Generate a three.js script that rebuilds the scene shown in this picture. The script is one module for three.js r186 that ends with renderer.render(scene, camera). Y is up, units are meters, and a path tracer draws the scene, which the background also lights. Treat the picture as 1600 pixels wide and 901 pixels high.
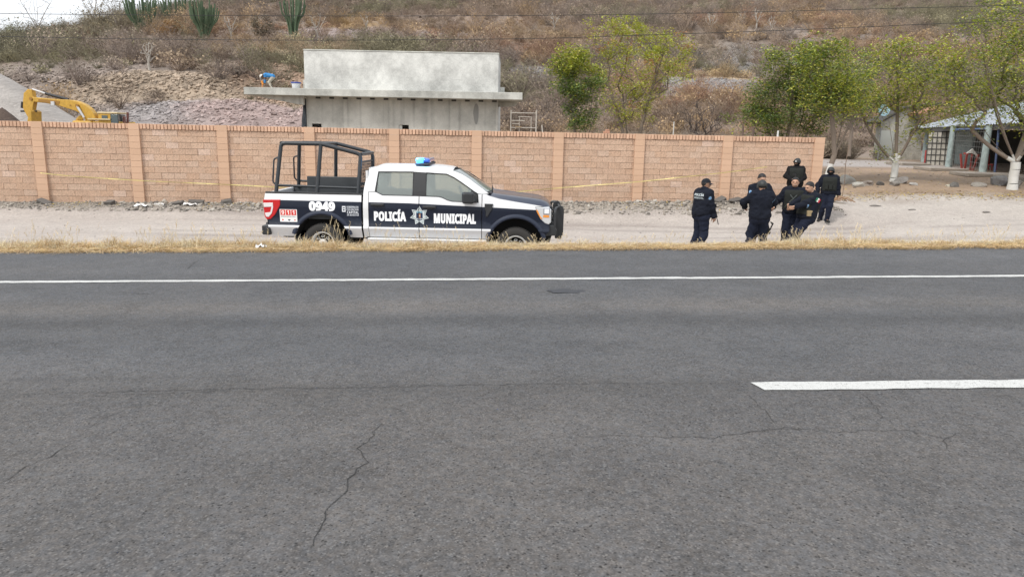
import * as THREE from 'three';
import { mergeGeometries, mergeVertices } from 'three/addons/utils/BufferGeometryUtils.js';
import { RoundedBoxGeometry } from 'three/addons/geometries/RoundedBoxGeometry.js';
import { FontLoader } from 'three/addons/loaders/FontLoader.js';
import { TextGeometry } from 'three/addons/geometries/TextGeometry.js';

// ---------------------------------------------------------------- camera
const scene = new THREE.Scene();
const FOCAL = 1150, PITCH = THREE.MathUtils.degToRad(11.6), ROLL = THREE.MathUtils.degToRad(1.15), EYE = 1.55;
const camera = new THREE.PerspectiveCamera(2 * Math.atan(450.5 / FOCAL) * 180 / Math.PI, 1600 / 901, 0.1, 1500);
camera.position.set(0, EYE, 0);
camera.rotation.order = 'YXZ';
camera.rotation.set(-PITCH, 0, ROLL);
camera.updateMatrixWorld();
scene.add(camera);

// ---------------------------------------------------------------- sky, sun, exposure
const SUN_DIR = new THREE.Vector3(-0.45, 0.82, 0.5).normalize();
{
  const w = 256, h = 128, data = new Float32Array(w * h * 4), v = new THREE.Vector3();
  for (let j = 0; j < h; j++) for (let i = 0; i < w; i++) {
    const el = ((j + 0.5) / h - 0.5) * Math.PI, az = ((i + 0.5) / w - 0.5) * 2 * Math.PI;
    v.set(Math.cos(el) * Math.cos(az), Math.sin(el), Math.cos(el) * Math.sin(az));
    const c = Math.max(0, v.dot(SUN_DIR)), o = (j * w + i) * 4;
    if (el > -0.02) {
      const t = Math.max(0, Math.sin(el)), glow = 0.5 * Math.pow(c, 6) + 0.25 * Math.pow(c, 40);
      data[o] = 0.72 - 0.05 * t + glow; data[o + 1] = 0.745 - 0.035 * t + glow * 0.97; data[o + 2] = 0.77 + 0.01 * t + glow * 0.9;
    } else { data[o] = 0.24; data[o + 1] = 0.22; data[o + 2] = 0.2; }
    data[o + 3] = 1;
  }
  const sky = new THREE.DataTexture(data, w, h, THREE.RGBAFormat, THREE.FloatType);
  sky.mapping = THREE.EquirectangularReflectionMapping; sky.magFilter = THREE.LinearFilter; sky.needsUpdate = true;
  scene.background = sky; scene.environment = sky;
}
const sun = new THREE.DirectionalLight(new THREE.Color(1, 0.95, 0.88), 1.5);
sun.position.copy(SUN_DIR).multiplyScalar(80).add(new THREE.Vector3(0, 0, -20));
sun.target.position.set(0, 0, -20); scene.add(sun, sun.target);
sun.castShadow = true; sun.shadow.radius = 26; sun.shadow.mapSize.set(2048, 2048);
Object.assign(sun.shadow.camera, { left: -60, right: 60, top: 60, bottom: -60, near: 1, far: 260 });
const renderer = new THREE.WebGLRenderer({ antialias: true });
renderer.toneMapping = THREE.LinearToneMapping;
renderer.toneMappingExposure = 1.56;
renderer.shadowMap.enabled = true;

// ---------------------------------------------------------------- helpers
const V = (x, y, z) => new THREE.Vector3(x, y, z);
function rngOf(seed) { let a = seed >>> 0; return () => { a = (a + 0x6d2b79f5) | 0; let t = Math.imul(a ^ (a >>> 15), 1 | a); t = (t + Math.imul(t ^ (t >>> 7), 61 | t)) ^ t; return ((t ^ (t >>> 14)) >>> 0) / 4294967296; }; }
const clamp = (x, a, b) => Math.min(b, Math.max(a, x));
const lerp = (a, b, t) => a + (b - a) * t;
const smooth = (a, b, x) => { const t = clamp((x - a) / (b - a), 0, 1); return t * t * (3 - 2 * t); };
function pick(table, x) { // piecewise linear [[x, y], ...]
  if (x <= table[0][0]) return table[0][1];
  for (let i = 1; i < table.length; i++) if (x <= table[i][0]) return lerp(table[i - 1][1], table[i][1], (x - table[i - 1][0]) / (table[i][0] - table[i - 1][0]));
  return table[table.length - 1][1];
}
const NP = (() => { const r = rngOf(77), p = new Float32Array(65536); for (let i = 0; i < 65536; i++) p[i] = r() * 2 - 1; return p; })();
const hash2 = (i, j) => NP[((i * 73856093) ^ (j * 19349663)) & 65535];
function noise2(x, y) {
  const i = Math.floor(x), j = Math.floor(y); let u = x - i, v = y - j; u = u * u * (3 - 2 * u); v = v * v * (3 - 2 * v);
  return lerp(lerp(hash2(i, j), hash2(i + 1, j), u), lerp(hash2(i, j + 1), hash2(i + 1, j + 1), u), v);
}
function fbm(x, y, n = 4) { let s = 0, a = 0.5; for (let k = 0; k < n; k++) { s += a * noise2(x, y); x = x * 2.03 + 17.1; y = y * 2.03 - 9.7; a *= 0.5; } return s; }
function noise3(x, y, z) { return 0.5 * (noise2(x + z * 0.71, y - z * 0.53) + noise2(z + x * 0.33 + 40, y * 0.9 + 13)); }
// a pixel of the photograph as a direction from the camera
function pixelRay(px, py) {
  return V((px - 800) / FOCAL, -(py - 450.5) / FOCAL, -1).applyAxisAngle(V(0, 0, 1), ROLL).applyAxisAngle(V(1, 0, 0), -PITCH);
}
function at(px, py, z) { const d = pixelRay(px, py), t = z / d.z; return V(d.x * t, EYE + d.y * t, z); } // point of that ray on the plane of depth z

const usedNames = {};
function numbered(name) { const n = usedNames[name] = (usedNames[name] ?? -1) + 1; return n ? name + '_' + String(n).padStart(3, '0') : name; }
function prep(g) {
  const n = g.index ? g.toNonIndexed() : g;
  for (const k of Object.keys(n.attributes)) if (!['position', 'normal', 'uv', 'color'].includes(k)) n.deleteAttribute(k);
  if (!n.attributes.normal) n.computeVertexNormals();
  if (!n.attributes.uv) n.setAttribute('uv', new THREE.BufferAttribute(new Float32Array(n.attributes.position.count * 2), 2));
  return n;
}
function merge(list) {
  if (!Array.isArray(list)) return list;
  if (list.length === 1) return list[0];
  const l = list.map(prep), col = l.some(g => g.attributes.color);
  if (col) for (const g of l) if (!g.attributes.color) g.setAttribute('color', new THREE.BufferAttribute(new Float32Array(g.attributes.position.count * 3).fill(1), 3));
  return mergeGeometries(l);
}
function mesh(name, geo, mat, parent) {
  const m = new THREE.Mesh(merge(geo), mat); m.name = parent ? name : numbered(name);
  m.castShadow = m.receiveShadow = true; (parent || scene).add(m); return m;
}
function tag(o, label, category, group) { o.userData.label = label; o.userData.category = category; if (group) o.userData.group = group; return o; }
function thing(name, label, category, pos = [0, 0, 0], turn = 0, group) {
  const g = new THREE.Group(); g.name = numbered(name); g.position.set(...pos); g.rotation.y = turn; scene.add(g); return tag(g, label, category, group);
}
function part(name, parent) { const g = new THREE.Group(); g.name = name; parent.add(g); return g; }
function structure(name, geo, mat) { const m = mesh(name, geo, mat); m.userData.kind = 'structure'; return m; }
const M4 = (x, y, z, rx = 0, ry = 0, rz = 0, s = 1) => new THREE.Matrix4().compose(V(x, y, z), new THREE.Quaternion().setFromEuler(new THREE.Euler(rx, ry, rz)), typeof s === 'number' ? V(s, s, s) : V(...s));
function box(w, h, d, x = 0, y = 0, z = 0, rx = 0, ry = 0, rz = 0) { return new THREE.BoxGeometry(w, h, d).applyMatrix4(M4(x, y, z, rx, ry, rz)); }
function rbox(w, h, d, r, x = 0, y = 0, z = 0, rx = 0, ry = 0, rz = 0, seg = 2) { return new RoundedBoxGeometry(w, h, d, seg, Math.min(r, w / 2 - 1e-4, h / 2 - 1e-4, d / 2 - 1e-4)).applyMatrix4(M4(x, y, z, rx, ry, rz)); }
function bar(a, b, r, seg = 8, r2 = r, open = false) {
  const A = V(...a), B = V(...b), d = B.clone().sub(A), l = d.length();
  const g = new THREE.CylinderGeometry(r2, r, l, seg, 1, open);
  return g.applyMatrix4(new THREE.Matrix4().compose(A.add(B).multiplyScalar(0.5), new THREE.Quaternion().setFromUnitVectors(V(0, 1, 0), d.normalize()), V(1, 1, 1)));
}
function pipe(points, r, seg = 6, tension = 0.5, n) {
  const c = new THREE.CatmullRomCurve3(points.map(p => p.isVector3 ? p : V(...p)), false, 'catmullrom', tension);
  return new THREE.TubeGeometry(c, n || points.length * 4, r, seg, false);
}
function polyPipe(points, r, seg = 8) { // straight runs with rounded corners
  const out = [], P = points.map(p => V(...p));
  for (let i = 0; i < P.length; i++) {
    if (i === 0 || i === P.length - 1) { out.push(P[i]); continue; }
    const a = P[i - 1].clone().sub(P[i]), b = P[i + 1].clone().sub(P[i]), k = Math.min(0.07, a.length() * 0.4, b.length() * 0.4);
    const A = P[i].clone().add(a.normalize().multiplyScalar(k)), B = P[i].clone().add(b.normalize().multiplyScalar(k));
    for (let t = 0; t <= 4; t++) { const s = t / 4; out.push(A.clone().multiplyScalar((1 - s) * (1 - s)).add(P[i].clone().multiplyScalar(2 * s * (1 - s))).add(B.clone().multiplyScalar(s * s))); }
  }
  const path = new THREE.CurvePath(); for (let i = 1; i < out.length; i++) path.add(new THREE.LineCurve3(out[i - 1], out[i]));
  return new THREE.TubeGeometry(path, out.length * 3, r, seg, false);
}
function extrude(pts, depth, bevel = 0.01, z0 = 0, holes = []) { // profile in x, y; from z0 to z0 + depth
  const s = new THREE.Shape(pts.map(p => new THREE.Vector2(p[0], p[1])));
  for (const h of holes) s.holes.push(new THREE.Path(h.map(p => new THREE.Vector2(p[0], p[1]))));
  const g = new THREE.ExtrudeGeometry(s, { depth: depth - 2 * bevel, bevelEnabled: bevel > 0, bevelThickness: bevel, bevelSize: bevel, bevelOffset: -bevel, bevelSegments: 2, curveSegments: 12 });
  return g.translate(0, 0, z0 + bevel);
}
function arc(cx, cy, r, a0, a1, n) { const o = []; for (let i = 0; i <= n; i++) { const a = lerp(a0, a1, i / n); o.push([cx + r * Math.cos(a), cy + r * Math.sin(a)]); } return o; }
function gridGeo(nu, nv, f) { // f(u, v) -> [x, y, z], u and v in 0..1
  const pos = [], uv = [], idx = [];
  for (let j = 0; j <= nv; j++) for (let i = 0; i <= nu; i++) { pos.push(...f(i / nu, j / nv)); uv.push(i / nu, j / nv); }
  for (let j = 0; j < nv; j++) for (let i = 0; i < nu; i++) { const a = j * (nu + 1) + i, b = a + 1, c = a + nu + 1, d = c + 1; idx.push(a, b, d, a, d, c); }
  const g = new THREE.BufferGeometry(); g.setAttribute('position', new THREE.Float32BufferAttribute(pos, 3)); g.setAttribute('uv', new THREE.Float32BufferAttribute(uv, 2)); g.setIndex(idx); g.computeVertexNormals(); return g;
}
function lathe(pts, seg = 24) { return new THREE.LatheGeometry(pts.map(p => new THREE.Vector2(p[0], p[1])), seg); }
function rough(g, amp, freq, seed = 0) { // pushes vertices about by noise of their position, so that shared corners stay shared
  const p = g.attributes.position; for (let i = 0; i < p.count; i++) { const x = p.getX(i), y = p.getY(i), z = p.getZ(i); p.setXYZ(i, x + amp * noise3(x * freq + seed, y * freq, z * freq), y + amp * noise3(y * freq + seed + 9, z * freq, x * freq), z + amp * noise3(z * freq + seed + 21, x * freq, y * freq)); }
  g.computeVertexNormals(); return g;
}
function planarUV(g, ax, ay, s = 1, ox = 0, oy = 0) { const p = g.attributes.position, u = new Float32Array(p.count * 2), get = ['getX', 'getY', 'getZ']; for (let i = 0; i < p.count; i++) { u[2 * i] = p[get[ax]](i) * s + ox; u[2 * i + 1] = p[get[ay]](i) * s + oy; } g.setAttribute('uv', new THREE.BufferAttribute(u, 2)); return g; }

// ---------------------------------------------------------------- textures
function tileNoise(n, cells, r) { // tileable smooth noise, n x n, 0..1
  const grid = new Float32Array(cells * cells); for (let i = 0; i < grid.length; i++) grid[i] = r();
  const out = new Float32Array(n * n), k = cells / n;
  for (let y = 0; y < n; y++) { const fy = y * k, j = Math.floor(fy), v0 = fy - j, v = v0 * v0 * (3 - 2 * v0), ja = (j % cells) * cells, jb = ((j + 1) % cells) * cells;
    for (let x = 0; x < n; x++) { const fx = x * k, i = Math.floor(fx), u0 = fx - i, u = u0 * u0 * (3 - 2 * u0), ia = i % cells, ib = (i + 1) % cells;
      out[y * n + x] = (grid[ja + ia] * (1 - u) + grid[ja + ib] * u) * (1 - v) + (grid[jb + ia] * (1 - u) + grid[jb + ib] * u) * v; } }
  return out;
}
function mixNoise(n, list, seed) { const r = rngOf(seed), o = new Float32Array(n * n); for (const [c, a] of list) { const t = tileNoise(n, c, r); for (let i = 0; i < o.length; i++) o[i] += (t[i] - 0.5) * a; } return o; }
function stamp(n, a, count, r0, r1, amp, r) { // round pebbles pressed into a tileable height map
  for (let k = 0; k < count; k++) {
    const cx = r() * n, cy = r() * n, R = lerp(r0, r1, r() * r()), h = amp * (r() * 2 - 0.8), e = 0.6 + r() * 0.4, an = r() * 3.14, ca = Math.cos(an), sa = Math.sin(an), q = Math.ceil(R);
    for (let y = -q; y <= q; y++) for (let x = -q; x <= q; x++) { const u = (x * ca + y * sa) / R, v = (-x * sa + y * ca) / (R * e), d = u * u + v * v; if (d < 1) { const id = ((Math.floor(cy + y) % n + n) % n) * n + ((Math.floor(cx + x) % n + n) % n); a[id] = a[id] * d + (h) * (1 - d); } }
  }
}
function dataTex(n, f, srgb, repeat) { // f(i) -> [r, g, b] 0..1
  const d = new Uint8Array(n * n * 4); for (let i = 0; i < n * n; i++) { const c = f(i); d[4 * i] = clamp(c[0] * 255, 0, 255); d[4 * i + 1] = clamp(c[1] * 255, 0, 255); d[4 * i + 2] = clamp(c[2] * 255, 0, 255); d[4 * i + 3] = 255; }
  const t = new THREE.DataTexture(d, n, n, THREE.RGBAFormat); t.wrapS = t.wrapT = THREE.RepeatWrapping; t.magFilter = THREE.LinearFilter; t.minFilter = THREE.LinearMipmapLinearFilter; t.generateMipmaps = true;
  if (srgb) t.colorSpace = THREE.SRGBColorSpace; if (repeat) t.repeat.set(repeat, repeat); t.needsUpdate = true; return t;
}
function canvasTex(w, h, draw) { const c = document.createElement('canvas'); c.width = w; c.height = h; draw(c.getContext('2d'), w, h); const t = new THREE.CanvasTexture(c); t.colorSpace = THREE.SRGBColorSpace; t.magFilter = THREE.LinearFilter; t.anisotropy = 8; return t; }
const lin = (r, g, b) => new THREE.Color().setRGB(r, g, b);
function mat(r, g, b, roughness = 0.8, extra = {}) { return new THREE.MeshStandardMaterial({ color: lin(r, g, b), roughness, side: THREE.DoubleSide, ...extra }); }
// fine mottling that multiplies a base colour (mean about 1), tile of given metres
function mottle(seed, amount, list = [[8, 0.5], [24, 0.35], [96, 0.3], [256, 0.25]], n = 512) { const a = mixNoise(n, list, seed); return dataTex(n, i => { const v = clamp(0.82 + a[i] * amount, 0, 1); return [v, v, v]; }, false); }

// ================================================================ the setting
const ROAD_S = 0.02, ROAD_K = -0.034;                 // the road climbs to the right and runs slightly away from us
const roadY = x => ROAD_S * x, roadZ = (s, x) => s + ROAD_K * x; // s: lateral place of a line on the road
const EDGE_S = -10.35;
const WALL_PX = [-265, -105, 60, 211, 348, 484, 616, 745, 873, 1000, 1138, 1281];
const WALL_Z = [[-265, -23.5], [-105, -23.85], [60, -24.2], [348, -24.85], [616, -25.25], [873, -25.6], [1000, -25.72], [1138, -25.75], [1281, -25.65]];
const wallPosts = WALL_PX.map(px => { const z = pick(WALL_Z, px), p = at(px, 205, z); return [p.x, z]; });
const WALL_END = wallPosts[wallPosts.length - 1][0];
const wallZ = x => pick(wallPosts, x);
const wallBase = x => pick([[-16, -0.82], [-8, -0.78], [2, -0.6], [8, -0.45], [13, -0.4]], x);
const WALL_TOP = 1.745;

function hillHeight(x, d) {
  const start = 64 + 6 * smooth(-20, 40, x) + 4 * fbm(x * 0.02, 3.3, 2);
  let r = d - start; let y = 0.7;
  if (r > 0) {
    const bank = smooth(0, 14, r);
    y += 0.275 * r * bank - 0.2;
    const cliff = smooth(-6, -26, x) * 2.0;                       // the quarried ledge behind the digger
    y += cliff * (smooth(17 + 2 * noise2(x * 0.15, 1), 20.5 + 2 * noise2(x * 0.15, 1), r)) * smooth(60, 24, r);
    y += bank * (2.6 * fbm(x * 0.018 + 5, d * 0.018, 3) + 0.75 * fbm(x * 0.09, d * 0.09, 3));
  }
  const side = 3.2 + 0.6 * (x + 105) + 0.1 * (d - 150) + 2 * fbm(x * 0.03, d * 0.03 + 50, 3);
  const k = 2.5, h = clamp(0.5 + 0.5 * (side - y) / k, 0, 1);
  return Math.max(-1, lerp(side, y, h) - k * h * (1 - h));
}
function ground(x, z) {
  const e = roadZ(EDGE_S, x), t = e - z, d = -z;
  if (t < 0) return roadY(x) - 0.12;
  // the low gravel lot between road and wall
  const lot = -1.112 + 0.35 * smooth(8, 17, x) + 0.03 * fbm(x * 0.3, z * 0.8, 3);
  let y = lerp(roadY(x) - 0.035, lot, smooth(0.5, 3.6, t));
  const wz = wallZ(x), toWall = z - wz;
  const behind = wallBase(x) + 0.25 + 0.9 * smooth(2, 36, -toWall);
  const byWall = toWall > 0 ? lerp(y, wallBase(x), smooth(2.6, 0.2, toWall)) : lerp(wallBase(x), behind, smooth(0, 3, -toWall));
  const open = pick([[10, lot], [22, lot], [24, lot + 0.12], [27, lot + 0.5], [30, lot + 0.8], [34, lot + 1.0], [42, lot + 1.25], [70, lot + 1.6]], d);
  const yo = d < 22 ? y : open;
  y = lerp(byWall, yo, smooth(WALL_END + 0.1, WALL_END + 2.4, x));
  y += 0.02 * fbm(x * 1.7, z * 1.7, 2);
  const hs = smooth(52, 66, d); if (hs > 0) y = lerp(y, hillHeight(x, d), hs);
  return y;
}
function hit(px, py, from = 12) { // where the ray of a pixel meets the terrain
  const dir = pixelRay(px, py); let t = from / -dir.z, prev = t;
  for (; t < 420; prev = t, t += 0.15 + t * 0.004) if (EYE + dir.y * t < ground(dir.x * t, dir.z * t)) {
    let a = prev, b = t; for (let k = 0; k < 14; k++) { const m = (a + b) / 2; if (EYE + dir.y * m < ground(dir.x * m, dir.z * m)) b = m; else a = m; }
    return V(dir.x * b, EYE + dir.y * b, dir.z * b);
  }
  return V(dir.x * 300, 0, dir.z * 300);
}
// patches of bare rock, cut earth and dry grass on the slope: [pixel x, pixel y, half width, half depth (m), r, g, b, rockiness]
const ZONES = [
  [320, 165, 24, 9, 0.30, 0.242, 0.222, 1], [150, 172, 14, 9, 0.27, 0.245, 0.238, 1], [420, 178, 13, 6, 0.31, 0.238, 0.22, 1],
  [200, 148, 16, 3.6, 0.285, 0.19, 0.16, 0.6], [110, 120, 13, 10, 0.25, 0.205, 0.175, 0.8], [330, 122, 16, 4, 0.31, 0.245, 0.185, 1], [430, 112, 8, 8, 0.28, 0.195, 0.14, 0.5],
  [1085, 130, 8, 10, 0.245, 0.235, 0.23, 1], [1130, 85, 15, 9, 0.215, 0.195, 0.18, 0.8], [850, 120, 6, 7, 0.24, 0.225, 0.22, 0.9], [850, 85, 9, 5, 0.265, 0.165, 0.115, 0],
  [615, 38, 13, 9, 0.33, 0.225, 0.115, 0], [590, 55, 20, 8, 0.25, 0.20, 0.185, 0.8], [1100, 118, 12, 3, 0.34, 0.25, 0.15, 0], [1370, 62, 24, 11, 0.235, 0.195, 0.17, 0.4], [1350, 72, 9, 5, 0.29, 0.20, 0.13, 0],
  [1180, 110, 10, 9, 0.225, 0.205, 0.19, 0.6], [1020, 60, 14, 9, 0.27, 0.21, 0.155, 0.3], [440, 85, 14, 9, 0.31, 0.235, 0.155, 0.3], [700, 30, 16, 12, 0.25, 0.19, 0.15, 0.1], [860, 60, 14, 8, 0.28, 0.205, 0.14, 0],
].map(a => { const p = hit(a[0], a[1], 56); return { x: p.x, z: p.z, rx: a[2], rz: a[3], c: a.slice(4, 7), rock: a[7] }; });
function zoneAt(x, z) { // weighted colour of the slope and how rocky it is
  let r = 0.195, g = 0.15, b = 0.118, rock = 0.05, w = 0;
  const nx = x + 5 * fbm(x * 0.08, z * 0.08, 3), nz = z + 5 * fbm(x * 0.08 + 31, z * 0.08, 3);
  for (const q of ZONES) { const k = 1 - smooth(0.65, 1.1, Math.hypot((nx - q.x) / q.rx, (nz - q.z) / q.rz)); if (k > 0) { r = lerp(r, q.c[0], k); g = lerp(g, q.c[1], k); b = lerp(b, q.c[2], k); rock = lerp(rock, q.rock, k); w = Math.max(w, k); } }
  return { r, g, b, rock, w };
}
const pebbleH = (() => { const n = 1024, a = mixNoise(n, [[16, 0.3], [64, 0.3], [256, 0.3]], 5), r = rngOf(6); stamp(n, a, 9000, 3, 16, 0.5, r); return a; })();
const pebbleMap = dataTex(1024, i => { const v = 0.8 + pebbleH[i] * 0.42; return [v, v * 0.995, v * 0.985]; }, false);
const pebbleBump = dataTex(1024, i => { const v = 0.5 + pebbleH[i] * 0.5; return [v, v, v]; }, false);
const rubbleTex = t => { const c = t.clone(); c.needsUpdate = true; return c; };
{ // terrain: one sheet, fine near the road and coarse far away
  const NU = 420, ND = 300, pos = [], col = [], uv = [], idx = [];
  const D = []; for (let j = 0; j <= ND; j++) D.push(9.0 * Math.pow(430 / 9.0, j / ND));
  for (let j = 0; j <= ND; j++) for (let i = 0; i <= NU; i++) {
    const u = (i / NU * 2 - 1) * 1.45, d = D[j], x = u * (d + 6), z = -d, y = ground(x, z);
    pos.push(x, y, z); uv.push(x / 3.1, z / 3.1);
    let c;
    const t = roadZ(EDGE_S, x) - z, wd = z - wallZ(x), onWall = x < WALL_END + 1.2;
    const n1 = fbm(x * 0.5, z * 1.1, 3), n2 = fbm(x * 0.13 + 7, z * 2.4, 3);
    if (d < 52) {
      const streak = smooth(0.12, 0.4, n2) * 0.16;
      c = [0.415 - streak * 0.6 + n1 * 0.06, 0.372 - streak * 0.56 + n1 * 0.06, 0.338 - streak * 0.5 + n1 * 0.055];
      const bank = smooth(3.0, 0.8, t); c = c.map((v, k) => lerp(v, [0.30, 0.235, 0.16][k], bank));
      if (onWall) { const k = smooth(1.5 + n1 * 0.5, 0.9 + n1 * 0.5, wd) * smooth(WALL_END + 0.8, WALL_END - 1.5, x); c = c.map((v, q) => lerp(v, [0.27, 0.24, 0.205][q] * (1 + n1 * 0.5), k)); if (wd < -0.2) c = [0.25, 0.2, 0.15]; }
      else {
        const dirt = smooth(26.6 + n1 * 1.2, 28.4 + n1 * 1.2, d); c = c.map((v, q) => lerp(v, [0.285, 0.205, 0.145][q] * (1 + n1 * 0.4), dirt));
        const path = dirt * smooth(38, 40, d) * smooth(27, 22, x) * smooth(50, 46, d); c = c.map((v, q) => lerp(v, [0.34, 0.305, 0.285][q], path));
      }
    } else { const q = zoneAt(x, z), m = 1 + 0.55 * n1 + 0.3 * fbm(x * 0.9, z * 0.9, 2); c = [q.r * m, q.g * m, q.b * m]; const k = smooth(60, 52, d); c = c.map((v, w) => lerp(v, [0.25, 0.2, 0.15][w], k)); }
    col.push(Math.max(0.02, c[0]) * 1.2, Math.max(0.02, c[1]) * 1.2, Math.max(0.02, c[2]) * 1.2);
  }
  for (let j = 0; j < ND; j++) for (let i = 0; i < NU; i++) { const a = j * (NU + 1) + i, b = a + 1, c = a + NU + 1, d = c + 1; idx.push(a, b, d, a, d, c); }
  const g = new THREE.BufferGeometry(); g.setAttribute('position', new THREE.Float32BufferAttribute(pos, 3)); g.setAttribute('color', new THREE.Float32BufferAttribute(col, 3)); g.setAttribute('uv', new THREE.Float32BufferAttribute(uv, 2)); g.setIndex(idx); g.computeVertexNormals();
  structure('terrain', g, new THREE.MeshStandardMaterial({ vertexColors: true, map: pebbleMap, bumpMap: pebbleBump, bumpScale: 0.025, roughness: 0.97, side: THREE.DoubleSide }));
  // the flat land on our own side of the road
  structure('ground', gridGeo(40, 20, (u, v) => [lerp(-420, 420, u), -0.6 + lerp(-420, 420, u) * 0.0, lerp(6.5, 420, v)]), mat(0.28, 0.22, 0.16, 0.95));
}
{ // asphalt
  const n = 2048, a = mixNoise(n, [[12, 0.16], [48, 0.16], [200, 0.3], [700, 0.45]], 11), r = rngOf(12); stamp(n, a, 74000, 2.0, 4.8, 0.95, r); stamp(n, a, 3000, 2.2, 4.6, 1.3, r);
  const tint = mixNoise(n, [[160, 1.0], [420, 0.8]], 15);
  const map = dataTex(n, i => { const v = clamp(0.6 + a[i] * 0.8, 0.1, 1); return [v * (1 + tint[i] * 0.07), v, v * (1 - tint[i] * 0.08)]; }, false);
  const bump = dataTex(n, i => { const v = 0.5 + a[i] * 0.45; return [v, v, v]; }, false);
  const pos = [], uv = [], col = [], idx = [], NX = 260, NZ = 230;
  for (let j = 0; j <= NZ; j++) for (let i = 0; i <= NX; i++) {
    const x = lerp(-52, 52, i / NX), s0 = lerp(7, EDGE_S, j / NZ), edge = j === NZ ? 0.06 * noise2(x * 1.7, 4) + 0.03 * noise2(x * 6, 2) : 0, s = s0 + edge, z = roadZ(s, x);
    pos.push(x, roadY(x), z); uv.push(x / 4.3, z / 4.3);
    const n1 = fbm(x * 0.22, s * 1.6, 4), n2 = fbm(x * 0.9 + 4, s * 0.9, 3);
    let v = 1 + 0.17 * n1 + 0.1 * n2 + 0.1 * fbm(x * 0.07, s * 0.9 + 20, 2);
    v *= 1 - 0.30 * Math.exp(-Math.pow((s + 6.15 + 0.06 * noise2(x * 0.3, 8)) / 0.26, 2)) - 0.09 * Math.exp(-Math.pow((s + 5.55) / 0.4, 2)) + 0.10 * Math.exp(-Math.pow((s + 6.75) / 0.28, 2));
    v *= 1 - 0.10 * Math.exp(-Math.pow((s + 7.6) / 0.3, 2)) - 0.13 * Math.exp(-Math.pow((s + 4.43 + 0.04 * noise2(x * 0.8, 3)) / 0.11, 2));
    if (x < -1.2 && x > -3.4) v *= 1 - 0.22 * Math.exp(-Math.pow((s + 4.68) / 0.07, 2)) * smooth(-1.3, -2.6, x); // a short dark tyre mark
    const warm = clamp(0.55 * smooth(-5.3, -4.2, s) + 0.7 * Math.exp(-Math.pow((s + 6.75) / 0.3, 2)) + 0.35 * n2 + 0.15, 0, 1); // dust worked into the rough strips, polished tyre paths stay blue-grey
    col.push(v * (0.95 + 0.09 * warm), v * 0.985, v * (1.05 - 0.11 * warm));
  }
  for (let j = 0; j < NZ; j++) for (let i = 0; i < NX; i++) { const p = j * (NX + 1) + i, b = p + 1, c = p + NX + 1, d = c + 1; idx.push(p, b, d, p, d, c); }
  const g = new THREE.BufferGeometry(); g.setAttribute('position', new THREE.Float32BufferAttribute(pos, 3)); g.setAttribute('color', new THREE.Float32BufferAttribute(col, 3)); g.setAttribute('uv', new THREE.Float32BufferAttribute(uv, 2)); g.setIndex(idx); g.computeVertexNormals();
  structure('road', g, new THREE.MeshStandardMaterial({ color: lin(0.138, 0.134, 0.132), vertexColors: true, map, bumpMap: bump, bumpScale: 0.006, roughness: 0.86, side: THREE.DoubleSide }));

  // painted lines, with worn edges
  const paintA = mixNoise(1024, [[40, 0.5], [160, 0.7], [500, 0.8]], 21);
  const paintMap = dataTex(1024, i => { const v = clamp(0.93 + a[(i % 1024) + Math.floor(i / 1024) * 2048] * 0.14, 0, 1), w = smooth(0.34, 0.5, Math.abs(paintA[i])); return [lerp(v, 0.5, w), lerp(v, 0.49, w), lerp(v, 0.48, w)]; }, false);
  const paint = new THREE.MeshStandardMaterial({ color: lin(0.56, 0.56, 0.54), map: paintMap, bumpMap: bump, bumpScale: 0.003, roughness: 0.7, side: THREE.DoubleSide });
  const line = (name, x0, x1, s, w, slant = 0) => {
    const nseg = Math.ceil((x1 - x0) * 14), p = [], u = [], ix = [];
    for (let i = 0; i <= nseg; i++) for (const q of [-1, 1]) { const sl = i === 0 ? slant * q : 0, x = lerp(x0, x1, i / nseg) + sl, ss = s + q * w / 2 + 0.012 * noise2(x * 7, q * 5 + s) + 0.008 * noise2(x * 23, q * 9 + s); p.push(x, roadY(x) + 0.005, roadZ(ss, x)); u.push(x / 1.7, ss / 1.7); }
    for (let i = 0; i < nseg; i++) { const k = 2 * i; ix.push(k, k + 2, k + 3, k, k + 3, k + 1); }
    const q = new THREE.BufferGeometry(); q.setAttribute('position', new THREE.Float32BufferAttribute(p, 3)); q.setAttribute('uv', new THREE.Float32BufferAttribute(u, 2)); q.setIndex(ix); q.computeVertexNormals();
    structure(name, q, paint);
  };
  line('edge_line', -52, 52, -8.06, 0.105);
  line('centre_dash', 1.57, 7.2, -4.40, 0.155, 0.022);
  line('centre_dash', -11.5, -6.5, -4.40, 0.155, 0.045);
  // cracks: thin open seams, filled with dark grit
  const crackMat = mat(0.034, 0.033, 0.032, 1);
  const rc = rngOf(31);
  const crack = (pts, w) => {
    const P = pts.map(([px, py]) => { const d = pixelRay(px, py), t = EYE / (ROAD_S * d.x - d.y); return [d.x * t, d.z * t]; }), fine = [];
    for (let i = 1; i < P.length; i++) { const L = Math.hypot(P[i][0] - P[i - 1][0], P[i][1] - P[i - 1][1]), n = Math.max(2, Math.round(L / 0.045)); for (let k = 0; k < n; k++) { const t = k / n; fine.push([lerp(P[i - 1][0], P[i][0], t) + (rc() - 0.5) * 0.03, lerp(P[i - 1][1], P[i][1], t) + (rc() - 0.5) * 0.03]); } }
    const p = [], ix = [];
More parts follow.
